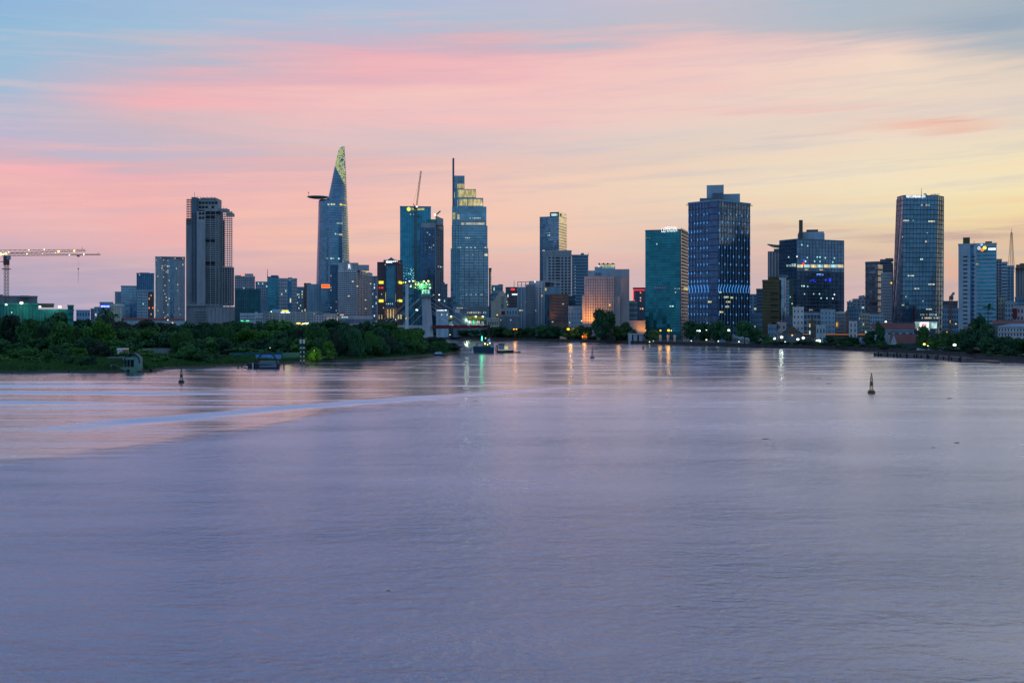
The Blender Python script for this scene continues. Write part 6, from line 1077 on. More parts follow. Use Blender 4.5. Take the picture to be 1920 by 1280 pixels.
for l, a, c_, py, D, wk, rf, py2 in (
 ('small white kiosk on the quay below the framed flats', 1001, 1016, 634.5, 1035, 'paleblue', 'roof_grey', 632), ('small cream hut on the quay below the pink hotel', 1050, 1062, 632.5, 985, 'cream', 'cream', 631),
 ('white hut under the trees before the zigzag lit tower', 1281, 1293, 638, 862, 'paleblue', 'paleblue', 636.5), ('pale hut left of the long white boathouse', 1346, 1365, 641, 835, 'paleblue', 'bluewall', 637),
 ('long white boathouse with a raised middle gable', 1365, 1420, 634, 822, 'offwhite', 'paleblue', 630), ('low blue warehouse right of the long white boathouse', 1404, 1424, 640, 805, 'bluewall', 'bluewall', 636),
 ('pink shed behind the low blue warehouse', 1420, 1440, 632, 840, 'pink', 'roof_red', 629), ('low pale shed on the bank below the first white floodlight', 1424, 1462, 645, 790, 'paleblue', 'bluewall', 642.5), ('low pale shed on the bank right of the first shed', 1464, 1497, 646, 775, 'paleblue', 'bluewall', 643.5),
 ('dark tiled shed behind the floodlights', 1448, 1490, 637, 860, 'brown', 'roof_red', 630), ('low blue shed right of the brightest floodlight', 1580, 1625, 637, 760, 'bluewall', 'roof_grey', 634)):
    b = simple('shed', l, a, c_, py, D, wk, '', 9, roof=False); gable(b.root, b.p, b.z1-.05, Z(py2, D), rf, over=.4); b.win(0, 1, max(2, int((c_-a)/3.2)), .4, .45, 'window_glass', 0)
    if 'boathouse with' in l: gable(b.root, frontal(1366, 1384, D-1, 11), b.z1-.05, Z(625.5, D), 'paleblue', over=.3, along=False)
    fin(b)
b = simple('road_viaduct', 'low elevated road with orange streaks of traffic light above the sheds', 1424, 1624, 626, 850, 'roof_red', '', 6, roof=False, z0=Z(631, 850), cat='road bridge'); b.rect(0, 1470, 1622, 626.2, 627.2, 'lit_trail', 'light_trail', .15); b.done()
m = MB(); [m.prism(frontal(p_, p_+1.2, 851, 2), GZ, Z(630.9, 850), 'grey') for p_ in range(1430, 1624, 16)]; part('columns', m, b.root)
b.root['label'] = 'low elevated red-brown road with an orange glowing edge above the sheds'
gh = simple('low_house', 'dark gabled roof frame below the white six-floor house', 1467, 1502, 624, 845, 'slate', '', 10, roof=False); gable(gh.root, gh.p, gh.z1-.05, Z(610, 845), 'brown', along=False); fin(gh)
# red roofed halls
D_ = 720.
b = simple('warehouse', 'large hall with a dark red roof and pale gable, behind the nearer red-roofed hall', 1637, 1714, 617, D_, 'paleblue', '', 16, roof=False); gable(b.root, b.p, b.z1-.1, Z(605.5, D_), 'roof_red', over=1); b.rect(0, 1646, 1714, 620, 622, 'slate', 'painted_eave_shadow', .3); b.win(0, 1, 6, .6, .5, 'window_glass', 0, zr=(622, 629)); b.done()  # dark strip colours in the shadow under the eave
b = simple('warehouse', 'nearer hall with a long dark red roof and pale pointed gable by the river', 1671, 1764, 644, 668, 'bluewall', '', 18, roof=False, px2=None); gable(b.root, b.p, b.z1-.1, Z(626, 690), 'roof_red', over=1.2); b.rect(0, 1682, 1752, 645, 657, 'net_teal', 'hall_front', .2); b.done()
for a, c_, yt, yb in ((1671, 1681, 628, 652), (1659, 1669, 626, 645)):
    m = MB(); Dg = 666 if a > 1665 else 700; q = frontal(a, c_, Dg, 3); m.prism(q, GZ, Z((yt+yb)/2+1, Dg), 'paleblue'); g = m.build('gable_house', loc=(X(a, Dg), Dg, GZ)); tag(g, 'small pale house with a pointed gable, '+('right' if a > 1665 else 'left')+' one at the end of the red-roofed halls', 'house')
    m = MB(); e = Vector((*((q[0]+q[1])/2), Z(yt, Dg))); z_ = Z((yt+yb)/2+1, Dg); f_ = Vector((*((q[2]+q[3])/2), Z(yt, Dg))); m.add([(*q[0], z_), (*q[1], z_), e, (*q[3], z_), (*q[2], z_), f_], [(0, 1, 2), (4, 3, 5), (1, 4, 5, 2), (3, 0, 2, 5)], 'paleblue')
    o = m.build('gable'); o.parent = g; o.matrix_parent_inverse = Matrix.Translation(g.location).inverted()
b = simple('villa', 'white two-storey villa with a hipped blue-grey roof at the right edge', 1871, 1940, 612, 560, 'white', '', 12, roof=False); m = MB(); q = [Vector((*p_, 0)) for p_ in b.p]; ct = sum(q, Vector())/4
m.add([(p_.x+(p_.x-ct.x)*.05, p_.y+(p_.y-ct.y)*.05, b.z1) for p_ in q]+[(ct.x-3, ct.y, Z(606.5, 560)), (ct.x+3, ct.y, Z(606.5, 560))], [(0, 1, 5, 4), (2, 3, 4, 5), (1, 2, 5), (3, 0, 4), (3, 2, 1, 0)], 'bluewall'); part('roof', m, b.root)
b.win(0, 2, 12, .42, .55, 'window_glass', 0, zr=(614, 632)); b.bands(0, 'offwhite', 2, .1, .5, zr=(613, 632)); b.done()
b = simple('warehouse', 'dark red roofed hall behind the white villa', 1862, 1945, 607, 620, 'slate', '', 14, roof=False); gable(b.root, b.p, b.z1-.1, Z(601, 620), 'roof_red'); b.done()
g = thing('gantry_frame', 'pale rusty gantry frame standing left of the thin palm', 'gantry', (X(1814, 640), 640, GZ)); m = MB()
for x0, x1, y0, y1 in ((1806.5, 1808.5, 613, 626), (1821, 1823, 613, 622)): m.prism(frontal(x0, x1, 640, 1), Z(y1, 640)-4, Z(y0, 640), 'dry')
part('posts', m, g); m = MB(); m.prism(frontal(1806, 1823.4, 640, 1), Z(614.5, 640), Z(612, 640), 'dry'); part('beam', m, g)
# quay wall lip, jetty
m = MB(); 
for (a, b_), (c_, d) in zip(BANK[2:], BANK[3:]):
    p, q = P2(a, b_), P2(c_, d); n_ = Vector((-(q-p).y, (q-p).x)).normalized()*1.2; m.hexa([(*p, GZ-.4), (*q, GZ-.4), (*(q+n_), GZ-.4), (*(p+n_), GZ-.4), (*p, GZ+.5), (*q, GZ+.5), (*(q+n_), GZ+.5), (*(p+n_), GZ+.5)], 'quay')
tag(m.build('quay_wall'), kind='structure')
g = thing('jetty', 'long low concrete jetty with mooring posts on the right', 'jetty', (X(1725, 560), 560, 0)); m = MB(); JP = [(1638, 592, 661.5), (1690, 574, 663.5), (1748, 548, 667), (1812, 508, 671)]
for (a, Da, _), (c_, Dc, _) in zip(JP, JP[1:]):
    p, q = P2(a, Da), P2(c_, Dc); n_ = Vector((-(q-p).y, (q-p).x)).normalized()*4; m.hexa([(*p, -.5), (*q, -.5), (*(q+n_), -.5), (*(p+n_), -.5), (*p, 2.0), (*q, 2.0), (*(q+n_), 2.0), (*(p+n_), 2.0)], 'stone')
part('deck', m, g); rn = random.Random(2)
for k in range(9):
    t_ = (k+.5)/9*3; j = int(t_); f_ = t_-j; p = P2(*JP[j][:2]).lerp(P2(*JP[j+1][:2]), f_); m = MB(); m.tube((p.x, p.y-.4, -.5), (p.x, p.y-.4, 2.35), .4, 'black', n=8); part('mooring_post', m, g)
for k in range(13): t_ = (k+.2)/13*3; j = int(t_); f_ = t_-j; p = P2(*JP[j][:2]).lerp(P2(*JP[j+1][:2]), f_); m = MB(); m.box(p.x-.5, p.x+.5, p.y-.25, p.y, .1, 1.9, 'black'); part('rubber_fender', m, g)
m = MB(); m.prism([P2(1812, 508), P2(1872, 492), P2(1876, 500), P2(1814, 513)], -.4, .9, 'wood'); o = m.build('sand_barge', loc=(X(1840, 500), 500, 0)); tag(o, 'low grey barge lying flat off the right end of the jetty', 'barge')
# parked boats and craft
def hull(root, L_, Bm, fb, dr, key, ang=0., x=0, y=0, name='hull', bowrake=.25, n=10, stern=.75):
    ca, sa = math.cos(ang), math.sin(ang); rs = []
    for k in range(n+1):
        t_ = k/n; w_ = Bm/2*(stern+(1-stern)*min(1, t_*3))*(1-max(0, (t_-.6)/.4)**2.2); xx = (t_-.5)*L_; sh = fb*(1+.45*t_**3+.1*(1-t_)**2); w_ = max(w_, .03)
        sec = [(-w_, sh), (-w_*.85, sh*.3), (-w_*.5, -dr), (w_*.5, -dr), (w_*.85, sh*.3), (w_, sh)]
        rs.append([(x+(xx+bowrake*L_*.12*(z_/fb if t_ > .7 else 0))*ca-yy*sa, y+(xx)*sa+yy*ca, z_) for yy, z_ in sec])
    m = MB(); m.rings(rs, key); return part(name, m, root)
def obox(x, y, ang, x0, x1, y0, y1, z0, z1, key, m):
    ca, sa = math.cos(ang), math.sin(ang); f_ = lambda a, b_: (x+a*ca-b_*sa, y+a*sa+b_*ca); p = [f_(x0, y0), f_(x1, y0), f_(x1, y1), f_(x0, y1)]
    m.hexa([(*q, z0) for q in p]+[(*q, z1) for q in p], key)
# houseboat 1 (green)
D_ = 415.; sc = D_/F; x0_ = lambda px: X(px, D_); zz_ = lambda py: Z(py, D_)
g = thing('houseboat', 'green houseboat with a bent pipe arch and barrel roof moored by the left bank', 'houseboat', (x0_(230), D_, 0), 'houseboats by the left bank')
m = MB(); m.prism([(x0_(220), D_), (x0_(261), D_), (x0_(262), D_+4), (x0_(221), D_+4)], -.3, zz_(688), 'boatgreen'); part('hull', m, g)
m = MB(); m.add([(x0_(a), D_+d, zz_(py)) for d in (.2, 4) for a, py in ((195, 690), (200, 685), (212, 684.5), (221.5, 688), (222, 698.5), (196, 698.5))], [(0, 1, 2, 3, 4, 5), (11, 10, 9, 8, 7, 6)]+[(i, (i+1) % 6, (i+1) % 6+6, i+6) for i in range(6)], 'blackboat'); tag(part('hull', m, g), 'dark open foredeck half of the hull')
m = MB(); m.prism([(x0_(250.5), D_+.3), (x0_(261.5), D_+.3), (x0_(261.5), D_+3.6), (x0_(250.5), D_+3.6)], zz_(688), zz_(669), 'boatteal'); part('cabin', m, g)
m = MB(); [m.prism([(x0_(p_), D_+.35), (x0_(p_+.8), D_+.35), (x0_(p_+.8), D_+.6), (x0_(p_), D_+.6)], zz_(688), zz_(673), 'boatteal') for p_ in (231, 237, 243)]; m.prism([(x0_(231), D_+2.2), (x0_(250.5), D_+2.2), (x0_(250.5), D_+2.4), (x0_(231), D_+2.4)], zz_(688), zz_(673), 'black'); part('cabin_posts', m, g)
m = MB(); m.prism([(x0_(230), D_), (x0_(251), D_), (x0_(251), D_+3.8), (x0_(230), D_+3.8)], zz_(674.4), zz_(669.2), 'boatteal'); m.prism([(x0_(200), D_+.3), (x0_(230), D_+.3), (x0_(230), D_+3.6), (x0_(200), D_+3.6)], zz_(671), zz_(669.6), 'slate'); part('awning', m, g)
m = MB(); cxa, cza, ra = x0_(247), zz_(679), (x0_(262)-x0_(232))/2
pts = [Vector((cxa+ra*math.cos(R(180-k*18))*1.0, D_+.1, zz_(681)+(zz_(662.5)-zz_(681))*math.sin(R(k*18)))) for k in range(11)]
for d in (0, 3.8):
    for a, b_ in zip(pts, pts[1:]): m.tube(a+Vector((0, d, 0)), b_+Vector((0, d, 0)), .28, 'blackboat', n=6)
part('arch', m, g); m = MB()
pl = [pts[0], Vector((x0_(226), D_+.1, zz_(674))), Vector((x0_(212), D_+.1, zz_(679))), Vector((x0_(198), D_+.1, zz_(684))), Vector((x0_(190), D_+.1, zz_(690))), Vector((x0_(184), D_+.1, zz_(697)))]
for a, b_ in zip(pl, pl[1:]): m.tube(a, b_, .3, 'blackboat', n=6)
part('bent_pipe', m, g)
m = MB(); 
for a, b_ in zip(pts[2:9], pts[3:9]): m.add([a+Vector((0, -.1, .1)), b_+Vector((0, -.1, .1)), b_+Vector((0, 4, .1)), a+Vector((0, 4, .1))], [(0, 1, 2, 3)], 'slate')
part('barrel_roof', m, g)
for p_ in (228.5, 240.5): m = MB(); m.tube((x0_(p_), D_-.15, zz_(694.5)), (x0_(p_), D_+.05, zz_(694.5)), .55, 'black', n=12); part('tyre_fender', m, g)
m = MB(); m.prism([(x0_(208), D_-.2), (x0_(209.3), D_-.2), (x0_(209.3), D_+.1), (x0_(208), D_+.1)], -.3, zz_(683.5), 'concrete'); part('mooring_post', m, g)
m = MB(); m.tube((x0_(258), D_+2, zz_(664)), (x0_(258), D_+2, zz_(652)), .08, 'slate'); part('aerial', m, g)
g = thing('canoe', 'small dark canoe at the stern of the green houseboat', 'canoe', (x0_(267), D_-1, 0)); hull(g, 3.4, .9, .45, .15, 'wood', 0, x0_(267), D_-1)
# houseboat 2
D_ = 442.; g = thing('houseboat', 'dark houseboat with a round pipe arch moored beside the blue tarpaulin shed', 'houseboat', (x0_(488), D_, 0), 'houseboats by the left bank')
hull(g, (x0_(521)-x0_(462)), 4, 1.6, .3, 'blackboat', math.pi, x0_(492), D_+2, stern=.9)
m = MB(); m.prism([(x0_(486), D_+.1), (x0_(519), D_+.1), (x0_(519), D_+3.6), (x0_(486), D_+3.6)], zz_(689), zz_(677), 'slate'); m.prism([(x0_(480), D_+.4), (x0_(496), D_+.4), (x0_(496), D_+3.6), (x0_(480), D_+3.6)], zz_(689), zz_(682), 'boatgreen'); part('cabin', m, g)
m = MB(); pts = [Vector((x0_(500.5)+(x0_(521)-x0_(480))/2*math.cos(R(180-k*15)), D_, zz_(690)+(zz_(660)-zz_(690))*math.sin(R(k*15)))) for k in range(13)]
for a, b_ in zip(pts, pts[1:]): m.tube(a, b_, .34, 'blackboat', n=6)
part('arch', m, g); m = MB(); pts = [Vector((x0_(467)+(x0_(490)-x0_(461))/2*math.cos(R(180-k*18)), D_, zz_(689)+(zz_(678)-zz_(689))*math.sin(R(k*18)))) for k in range(9)]
for a, b_ in zip(pts, pts[1:]): m.tube(a, b_, .2, 'blackboat', n=6)
tag(part('arch', m, g), 'low pipe arch over the bow'); m = MB(); m.tube((x0_(453), D_, zz_(688)), (x0_(464), D_, zz_(690.5)), .2, 'blackboat'); part('boom', m, g); m = MB(); m.box(x0_(473), x0_(475.5), D_-.2, D_, 0, zz_(680), 'offwhite'); part('white_post', m, g)
for p_, py, l in ((446.5, 687, 'short mooring stake left of the dark houseboat'), (522.5, 683, 'mooring stake at the stern of the dark houseboat'), (532.3, 683, 'mooring stake a little right of the dark houseboat'), (22.5, 699, 'lone mooring stake in the water near the left edge')):
    Ds = 440. if p_ > 100 else 395.; m = MB(); m.tube((X(p_, Ds), Ds, -.5), (X(p_, Ds), Ds, Z(py-1, Ds)), .22, 'black', n=6); o = m.build('mooring_stake', loc=(X(p_, Ds), Ds, 0)); tag(o, l, 'stake', 'mooring stakes')
# sheds on the left bank
b = simple('shed', 'open shed under a bright blue tarpaulin behind the dark houseboat', 481, 526, 671.5, 492, 'bluewall', '', 5, z0=LZ, roof=False); gable(b.root, b.p, b.z1-.02, Z(665, 492), 'tarp_blue', over=.4); b.done()
b = simple('site_fence', 'pale green corrugated fence beside the blue tarpaulin shed', 530, 562, 661, 512, 'boatteal', '', .3, z0=LZ, roof=False, cat='fence'); b.mull(0, 'boatgreen', 12, .12, .1); b.done()
b = simple('low_wall', 'long low blue-green boundary wall behind the blue tarpaulin shed', 430, 530, 661, 545, 'net_teal', '', .4, z0=LZ, roof=False, cat='wall'); b.done()
b = simple('low_wall', 'low grey concrete wall at the back of the meadow', 262, 410, 653, 585, 'grey', '', .4, z0=LZ, roof=False, cat='wall'); b.done()
b = simple('shack', 'tiny white and orange shack at the back of the meadow', 219.5, 241, 655, 545, 'white', '', 4, z0=LZ, roof=False); gable(b.root, b.p, b.z1-.02, Z(652.8, 545), 'white', over=.2); b.rect(0, 229.5, 240.5, 655, 660, 'orange_paint', 'orange_panel', .1); b.done()
b = simple('landing_stage', 'low pale landing stage right of the channel marker', 588, 626, 668.5, 512, 'cream', '', 3, z0=Z(671.5, 512), roof=False, cat='landing stage'); b.done(); m = MB(); [m.tube((X(p_, 512), 513, -.5), (X(p_, 512), 513, b.z0), .15, 'wood') for p_ in range(590, 626, 5)]; part('posts', m, b.root)
# channel marker: two striped piles with drums
D_ = 488.; g = thing('channel_marker', 'pair of striped black and white piles carrying two white drums', 'channel marker', (X(567, D_), D_, 0))
for p_ in (563.8, 569.7):
    m = MB()
    for k in range(9): m.tube((X(p_, D_), D_, Z(682-k*4, D_)-(.6 if k == 0 else 0)), (X(p_, D_), D_, Z(678-k*4, D_)), .24, 'black' if k % 2 == 0 else 'white', n=8)
    part('pile', m, g); m = MB(); m.tube((X(p_, D_), D_, Z(644, D_)), (X(p_, D_), D_, Z(636, D_)), .5, 'white', n=12); part('drum', m, g); m = MB(); m.tube((X(p_, D_), D_, Z(636, D_)), (X(p_, D_), D_, Z(634.4, D_)), .3, 'black', n=8); part('drum_cap', m, g)
m = MB(); m.box(X(562.6, D_), X(572, D_), D_-.5, D_+.5, Z(653.5, D_), Z(651.6, D_), 'paleblue'); m.box(X(563, D_), X(571.5, D_), D_-.5, D_+.5, Z(647, D_), Z(644.4, D_), 'black'); part('cross_platform', m, g)
# buoys
def buoy(px, pyw, pyt, label, key, halfw):
    D = H*F/(pyw-HY); x_ = X(px, D); h = Z(pyt, D); r_ = halfw/F*D; g = thing('buoy', label, 'buoy', (x_, D, 0), 'lattice navigation buoys on the river')
    m = MB(); m.tube((x_, D, -.3), (x_, D, h*.12), r_, key, r_*.96, 16); m.tube((x_, D, h*.12), (x_, D, h*.17), r_*.9, key, r_*.5, 16); part('float', m, g)
    m = MB(); w0, w1 = r_*.54, r_*.26
    for k in range(4):
        a = math.pi/4+k*math.pi/2; b_ = a+math.pi/2; P_ = lambda t_, an: (x_+(w0+(w1-w0)*t_)*math.cos(an), D+(w0+(w1-w0)*t_)*math.sin(an), h*(.15+.7*t_)); m.tube(P_(0, a), P_(1, a), r_*.055, key)
        for j in range(5): t0, t1 = j/5, (j+1)/5; m.tube(P_(t0, a), P_(t1, b_), r_*.03, key, n=3); m.tube(P_(t1, a), P_(t1, b_), r_*.035, key, n=3)
    lt = part('lattice_tower', m, g); m = MB(); m.prism([(x_-w0*.55, D-w0*.6), (x_+w0*.55, D-w0*.6), (x_+w0*.55, D+w0*.6), (x_-w0*.55, D+w0*.6)], h*.38, h*.58, key); part('day_board', m, lt)
    m = MB(); m.tube((x_, D, h*.85), (x_, D, h*.93), r_*.12, 'black'); m.tube((x_, D, h*.9), (x_, D, h), r_*.17, 'black', r_*.1, 8); part('lantern', m, lt)
buoy(1634, 737.5, 699, 'yellow-brown lattice buoy floating alone on the right', 'buoy_yellow', 7); buoy(340, 717, 690, 'dark lattice buoy floating near the left bank', 'blackboat', 5.6); buoy(1110.5, 671.5, 649, 'grey lattice buoy below the pink hotel', 'slate', 4.6); buoy(1206, 653.5, 646, 'tiny dark buoy just right of the white gate', 'blackboat', 2.8)
# work boats off the tip of the peninsula
D_ = H*F/(661-HY); g = thing('work_barge', 'dark blue steel barge with a green light and lit deckhouse', 'barge', (X(905, D_), D_, 0)); m = MB()
m.add([(X(a, D_), D_+d, Z(py, D_)) for d in (0, 7) for a, py in ((886.5, 649.5), (918, 650), (926, 652), (926, 662), (888, 662))], [(0, 1, 2, 3, 4), (9, 8, 7, 6, 5)]+[(i, (i+1) % 5, (i+1) % 5+5, i+5) for i in range(5)], 'boatblue'); part('hull', m, g)
m = MB(); m.box(X(905, D_), X(925, D_), D_+2, D_+6, Z(650.5, D_), Z(643.5, D_), 'olive'); m.box(X(903.5, D_), X(926, D_), D_+1.5, D_+6.5, Z(643.5, D_), Z(642.6, D_), 'slate'); part('deckhouse', m, g)
m = MB(); m.prism([(X(919, D_), D_+.2), (X(926.5, D_), D_+.2), (X(926.5, D_), D_+3), (X(919, D_), D_+3)], Z(660, D_), Z(645, D_), 'bluewall'); part('bridge_house', m, g)
m = MB(); m.box(X(913.5, D_), X(920, D_), D_+3, D_+6, Z(642.6, D_), Z(638.5, D_), 'bluewall'); m.box(X(914.5, D_), X(919, D_), D_+3.4, D_+5.6, Z(638.5, D_), Z(635, D_), 'paleblue'); part('wheelhouse', m, g)
m = MB(); m.box(X(893.3, D_), X(895, D_), D_+2, D_+3, Z(650, D_), Z(643, D_), 'blackboat'); m.box(X(893.4, D_), X(904, D_), D_+2, D_+5, Z(643.8, D_), Z(643, D_), 'blackboat'); part('foredeck_frame', m, g); m = MB(); m.tube((X(903.5, D_), D_+2, Z(643, D_)), (X(903.5, D_), D_+2, Z(632, D_)), .12, 'steel'); part('light_mast', m, g)
m = MB(); m.tube((X(903.5, D_), D_+1.8, Z(638, D_)), (X(903.5, D_), D_+1.8, Z(630.5, D_)), .42, 'lamp_green', .2, 8); part('lamp_head', m, g); lamp(910.3, 634, D_, 'lamp_white', .28, g, dy=2); lamp(909.3, 644.5, D_, 'lamp_white', .5, g, dy=1); lamp(914.3, 646, D_, 'lamp_yellow', .3, g, dy=1); lamp(918.4, 643.3, D_, 'lamp_white', .42, g, dy=-.3)
g = thing('work_boat', 'small dark workboat with a glowing pale yellow cabin, right of the blue barge', 'boat', (X(947, D_), D_, 0)); hull(g, X(963, D_)-X(931, D_), 4, 1.1, .3, 'blackboat', 0, X(947, D_), D_+2); m = MB(); m.box(X(934.5, D_), X(945.5, D_), D_+.9, D_+3.6, Z(655, D_), Z(646, D_), 'bluewall'); m.box(X(934, D_), X(946.5, D_), D_+.6, D_+3.9, Z(646, D_), Z(644.3, D_), 'roof_red'); part('cabin', m, g)
m = MB(); m.box(X(945.8, D_), X(952.5, D_), D_+1, D_+3.4, Z(655, D_), Z(648.4, D_), 'lit_lime'); tag(part('cabin', m, g), 'glowing pale yellow rear cabin'); m = MB(); m.box(X(945.5, D_), X(956, D_), D_+.7, D_+3.8, Z(648.4, D_), Z(647.5, D_), 'slate'); part('awning', m, g); m = MB(); [m.tube((X(p_, D_), D_+.5, Z(660, D_)), (X(p_+1, D_), D_+.3, Z(646.5, D_)), .3, 'black', n=6) for p_ in (929.5, 932)]; part('tyre_stack', m, g)
g = thing('dinghy', 'little canopied dinghy tied right of the dark workboat', 'boat', (X(969, D_), D_, 0)); hull(g, X(976, D_)-X(964, D_), 1.8, .5, .2, 'blackboat', 0, X(970, D_), D_+1); m = MB(); m.box(X(966, D_), X(974, D_), D_+.5, D_+1.6, Z(655.6, D_), Z(655, D_), 'slate'); [m.tube((X(p_, D_), D_+.6, Z(660, D_)), (X(p_, D_), D_+.6, Z(655.4, D_)), .07, 'black') for p_ in (966.5, 973.5)]; part('canopy', m, g)
D1 = H*F/(643.6-HY); g = thing('speedboat', 'small white speedboat crossing before the pink hotel quay', 'boat', (X(1078, D1), D1, 0)); hull(g, X(1086, D1)-X(1068, D1), 2.6, .8, .2, 'white', 0, X(1078, D1), D1+1); m = MB(); m.box(X(1074, D1), X(1081, D1), D1+.3, D1+1.8, .8, 1.7, 'window_glass'); part('cabin', m, g)
D1 = 640.; g = thing('canoe', 'blue-grey covered sampan moored under the trees at the peninsula tip', 'boat', (X(822, 625), 605, 0)); hull(g, X(831, 605)-X(813, 605), 2.2, .7, .2, 'blackboat', 0, X(822, 605), 605); m = MB(); m.prism([(X(814, 605), 604), (X(830, 605), 604), (X(829, 605), 606), (X(815, 605), 606)], .8, 1.9, 'paleblue', [(X(817, 605), 604.6), (X(828, 605), 604.6), (X(828, 605), 605.4), (X(817, 605), 605.4)]); part('canopy', m, g)
g = thing('fishing_stage', 'rickety wooden landing with thin poles left of the blue barge', 'jetty', (X(870, 655), 655, 0)); m = MB(); m.box(X(851, 655), X(886, 655), 654, 656.5, .9, 1.1, 'wood'); part('deck', m, g); rn = random.Random(6)
for k in range(17): m = MB(); px = 852+k*2; m.tube((X(px, 655), 654+rn.random()*2, -.6), (X(px+rn.uniform(-.6, 1.4), 655), 655, 1.0+max(0, rn.gauss(1.2, 1.5))), .11, 'black'); part('pole', m, g)
g = thing('fishing_stage', 'row of stakes and planks at the water below the bridge pylon', 'jetty', (X(800, 598), 575, 0)); m = MB(); m.box(X(775, 572), X(812, 572), 572, 573.5, .5, .65, 'wood'); part('deck', m, g)
for k in range(13): m = MB(); px = 776+k*2.9; m.tube((X(px, 572), 572.5, -.6), (X(px, 572), 572.5, .5+rn.random()*.8), .11, 'black'); part('pole', m, g)
# floating weed and driftwood
for n_, (px, py, w_, l) in enumerate(((727, 1107, .28, 'small drifting twig on the open water, left of centre near the bottom'), (1437, 823, 1.0, 'drifting weed clump below the broad glass office'), (891, 752, 1.1, 'drifting weed clump below the spired skyscraper'), (1534, 709, 1.6, 'weed clump left of the yellow-brown buoy'), (1586, 667, 2.4, 'low weed raft just left of the jetty end'), (1630, 673, 2.2, 'flat weed raft under the jetty end'),
   (1556, 719, 1.6, 'thin weed streak nearer than the weed clump left of the buoy'), (1828, 688, 1.3, 'dark floating lump off the right end of the jetty'), (1781, 747, 1.2, 'weed streak right of the yellow-brown buoy'), (1795, 830, .9, 'weed streak on the water well below the right buoy'), (1272, 1136, .2, 'small driftwood fleck near the bottom right of centre'), (438, 695, 1.4, 'driftwood in front of the dark houseboat'), (1751, 839, .6, 'dark fleck on the water far below the right buoy'))):
    D = H*F/(py-HY); rn = random.Random(n_); m = MB()
    for k in range(7): a = rn.uniform(-.5, .5)*w_; m.tube((a-w_*.18, rn.uniform(-.2, .2)*w_, .0), (a+w_*.2, rn.uniform(-.2, .2)*w_, rn.uniform(.02, .16)*min(w_, 1)), .05*w_+.01, 'black' if k % 3 else 'dry', .02*w_+.005, 4)
    m.v = [(v_[0]+X(px, D), v_[1]+D, v_[2]) for v_ in m.v]; o = m.build('driftwood', loc=(X(px, D), D, 0)); tag(o, l, 'driftwood' if 'drift' in l and 'weed' not in l else 'floating weed', 'flotsam on the river')
for px in range(1950, 2260, 44): tree(rr.choice(('round', 'wide')), px, cbank(min(px, 2190))+rr.uniform(12, 40), rr.uniform(612, 628), 44, f'dark grove tree past the villa {lm(px, LM_R)}', 'trees in the grove right of the jetty', 'leaf_dark', z0=GZ, rnd=rr)
# ================================================================== lamps
def mastlamp(px, py, D, key, r_, label, group, z0=GZ, heads=((0, 0),), name='street_lamp'):
    g = thing(name, label, 'lamp', (X(px, D), D, z0), group); m = MB(); m.tube((X(px, D), D, z0-.2), (X(px, D), D, Z(py, D)-r_*.5), .12, 'steel', .08, 6)
    if len(heads) > 1: m.tube((X(px+heads[0][0], D), D, Z(py, D)), (X(px+heads[-1][0], D), D, Z(py, D)), .08, 'steel')
    part('pole', m, g)
    for dx, dy in heads: m = MB(); m.ball((X(px+dx, D), D-.3, Z(py+dy, D)), r_, key, 10, .8); m.build('lamp_head', g, loc=(X(px+dx, D), D-.3, Z(py+dy, D)))
    return g
FL = 'white floodlights on the low right quay'
for px, py, r_, l in ((1452, 634.5, 1.0, 'leftmost white floodlight of the row on the low right quay'), (1465.4, 632, 1.15, 'tall white floodlight second from left on the low right quay'), (1471.8, 641.5, .85, 'low white floodlight under the second floodlight'), (1495.8, 636, 1.05, 'white floodlight in the middle of the row on the right quay'), (1506, 633.5, 1.1, 'white floodlight just left of the brightest one'), (1533, 639.6, 1.5, 'largest and brightest white floodlight on the right quay')): mastlamp(px, py, 800., 'lamp_white', r_, l, FL, heads=((0, 0),) if r_ < 1.4 else ((0, 0), (2.2, -.6)), name='floodlight')
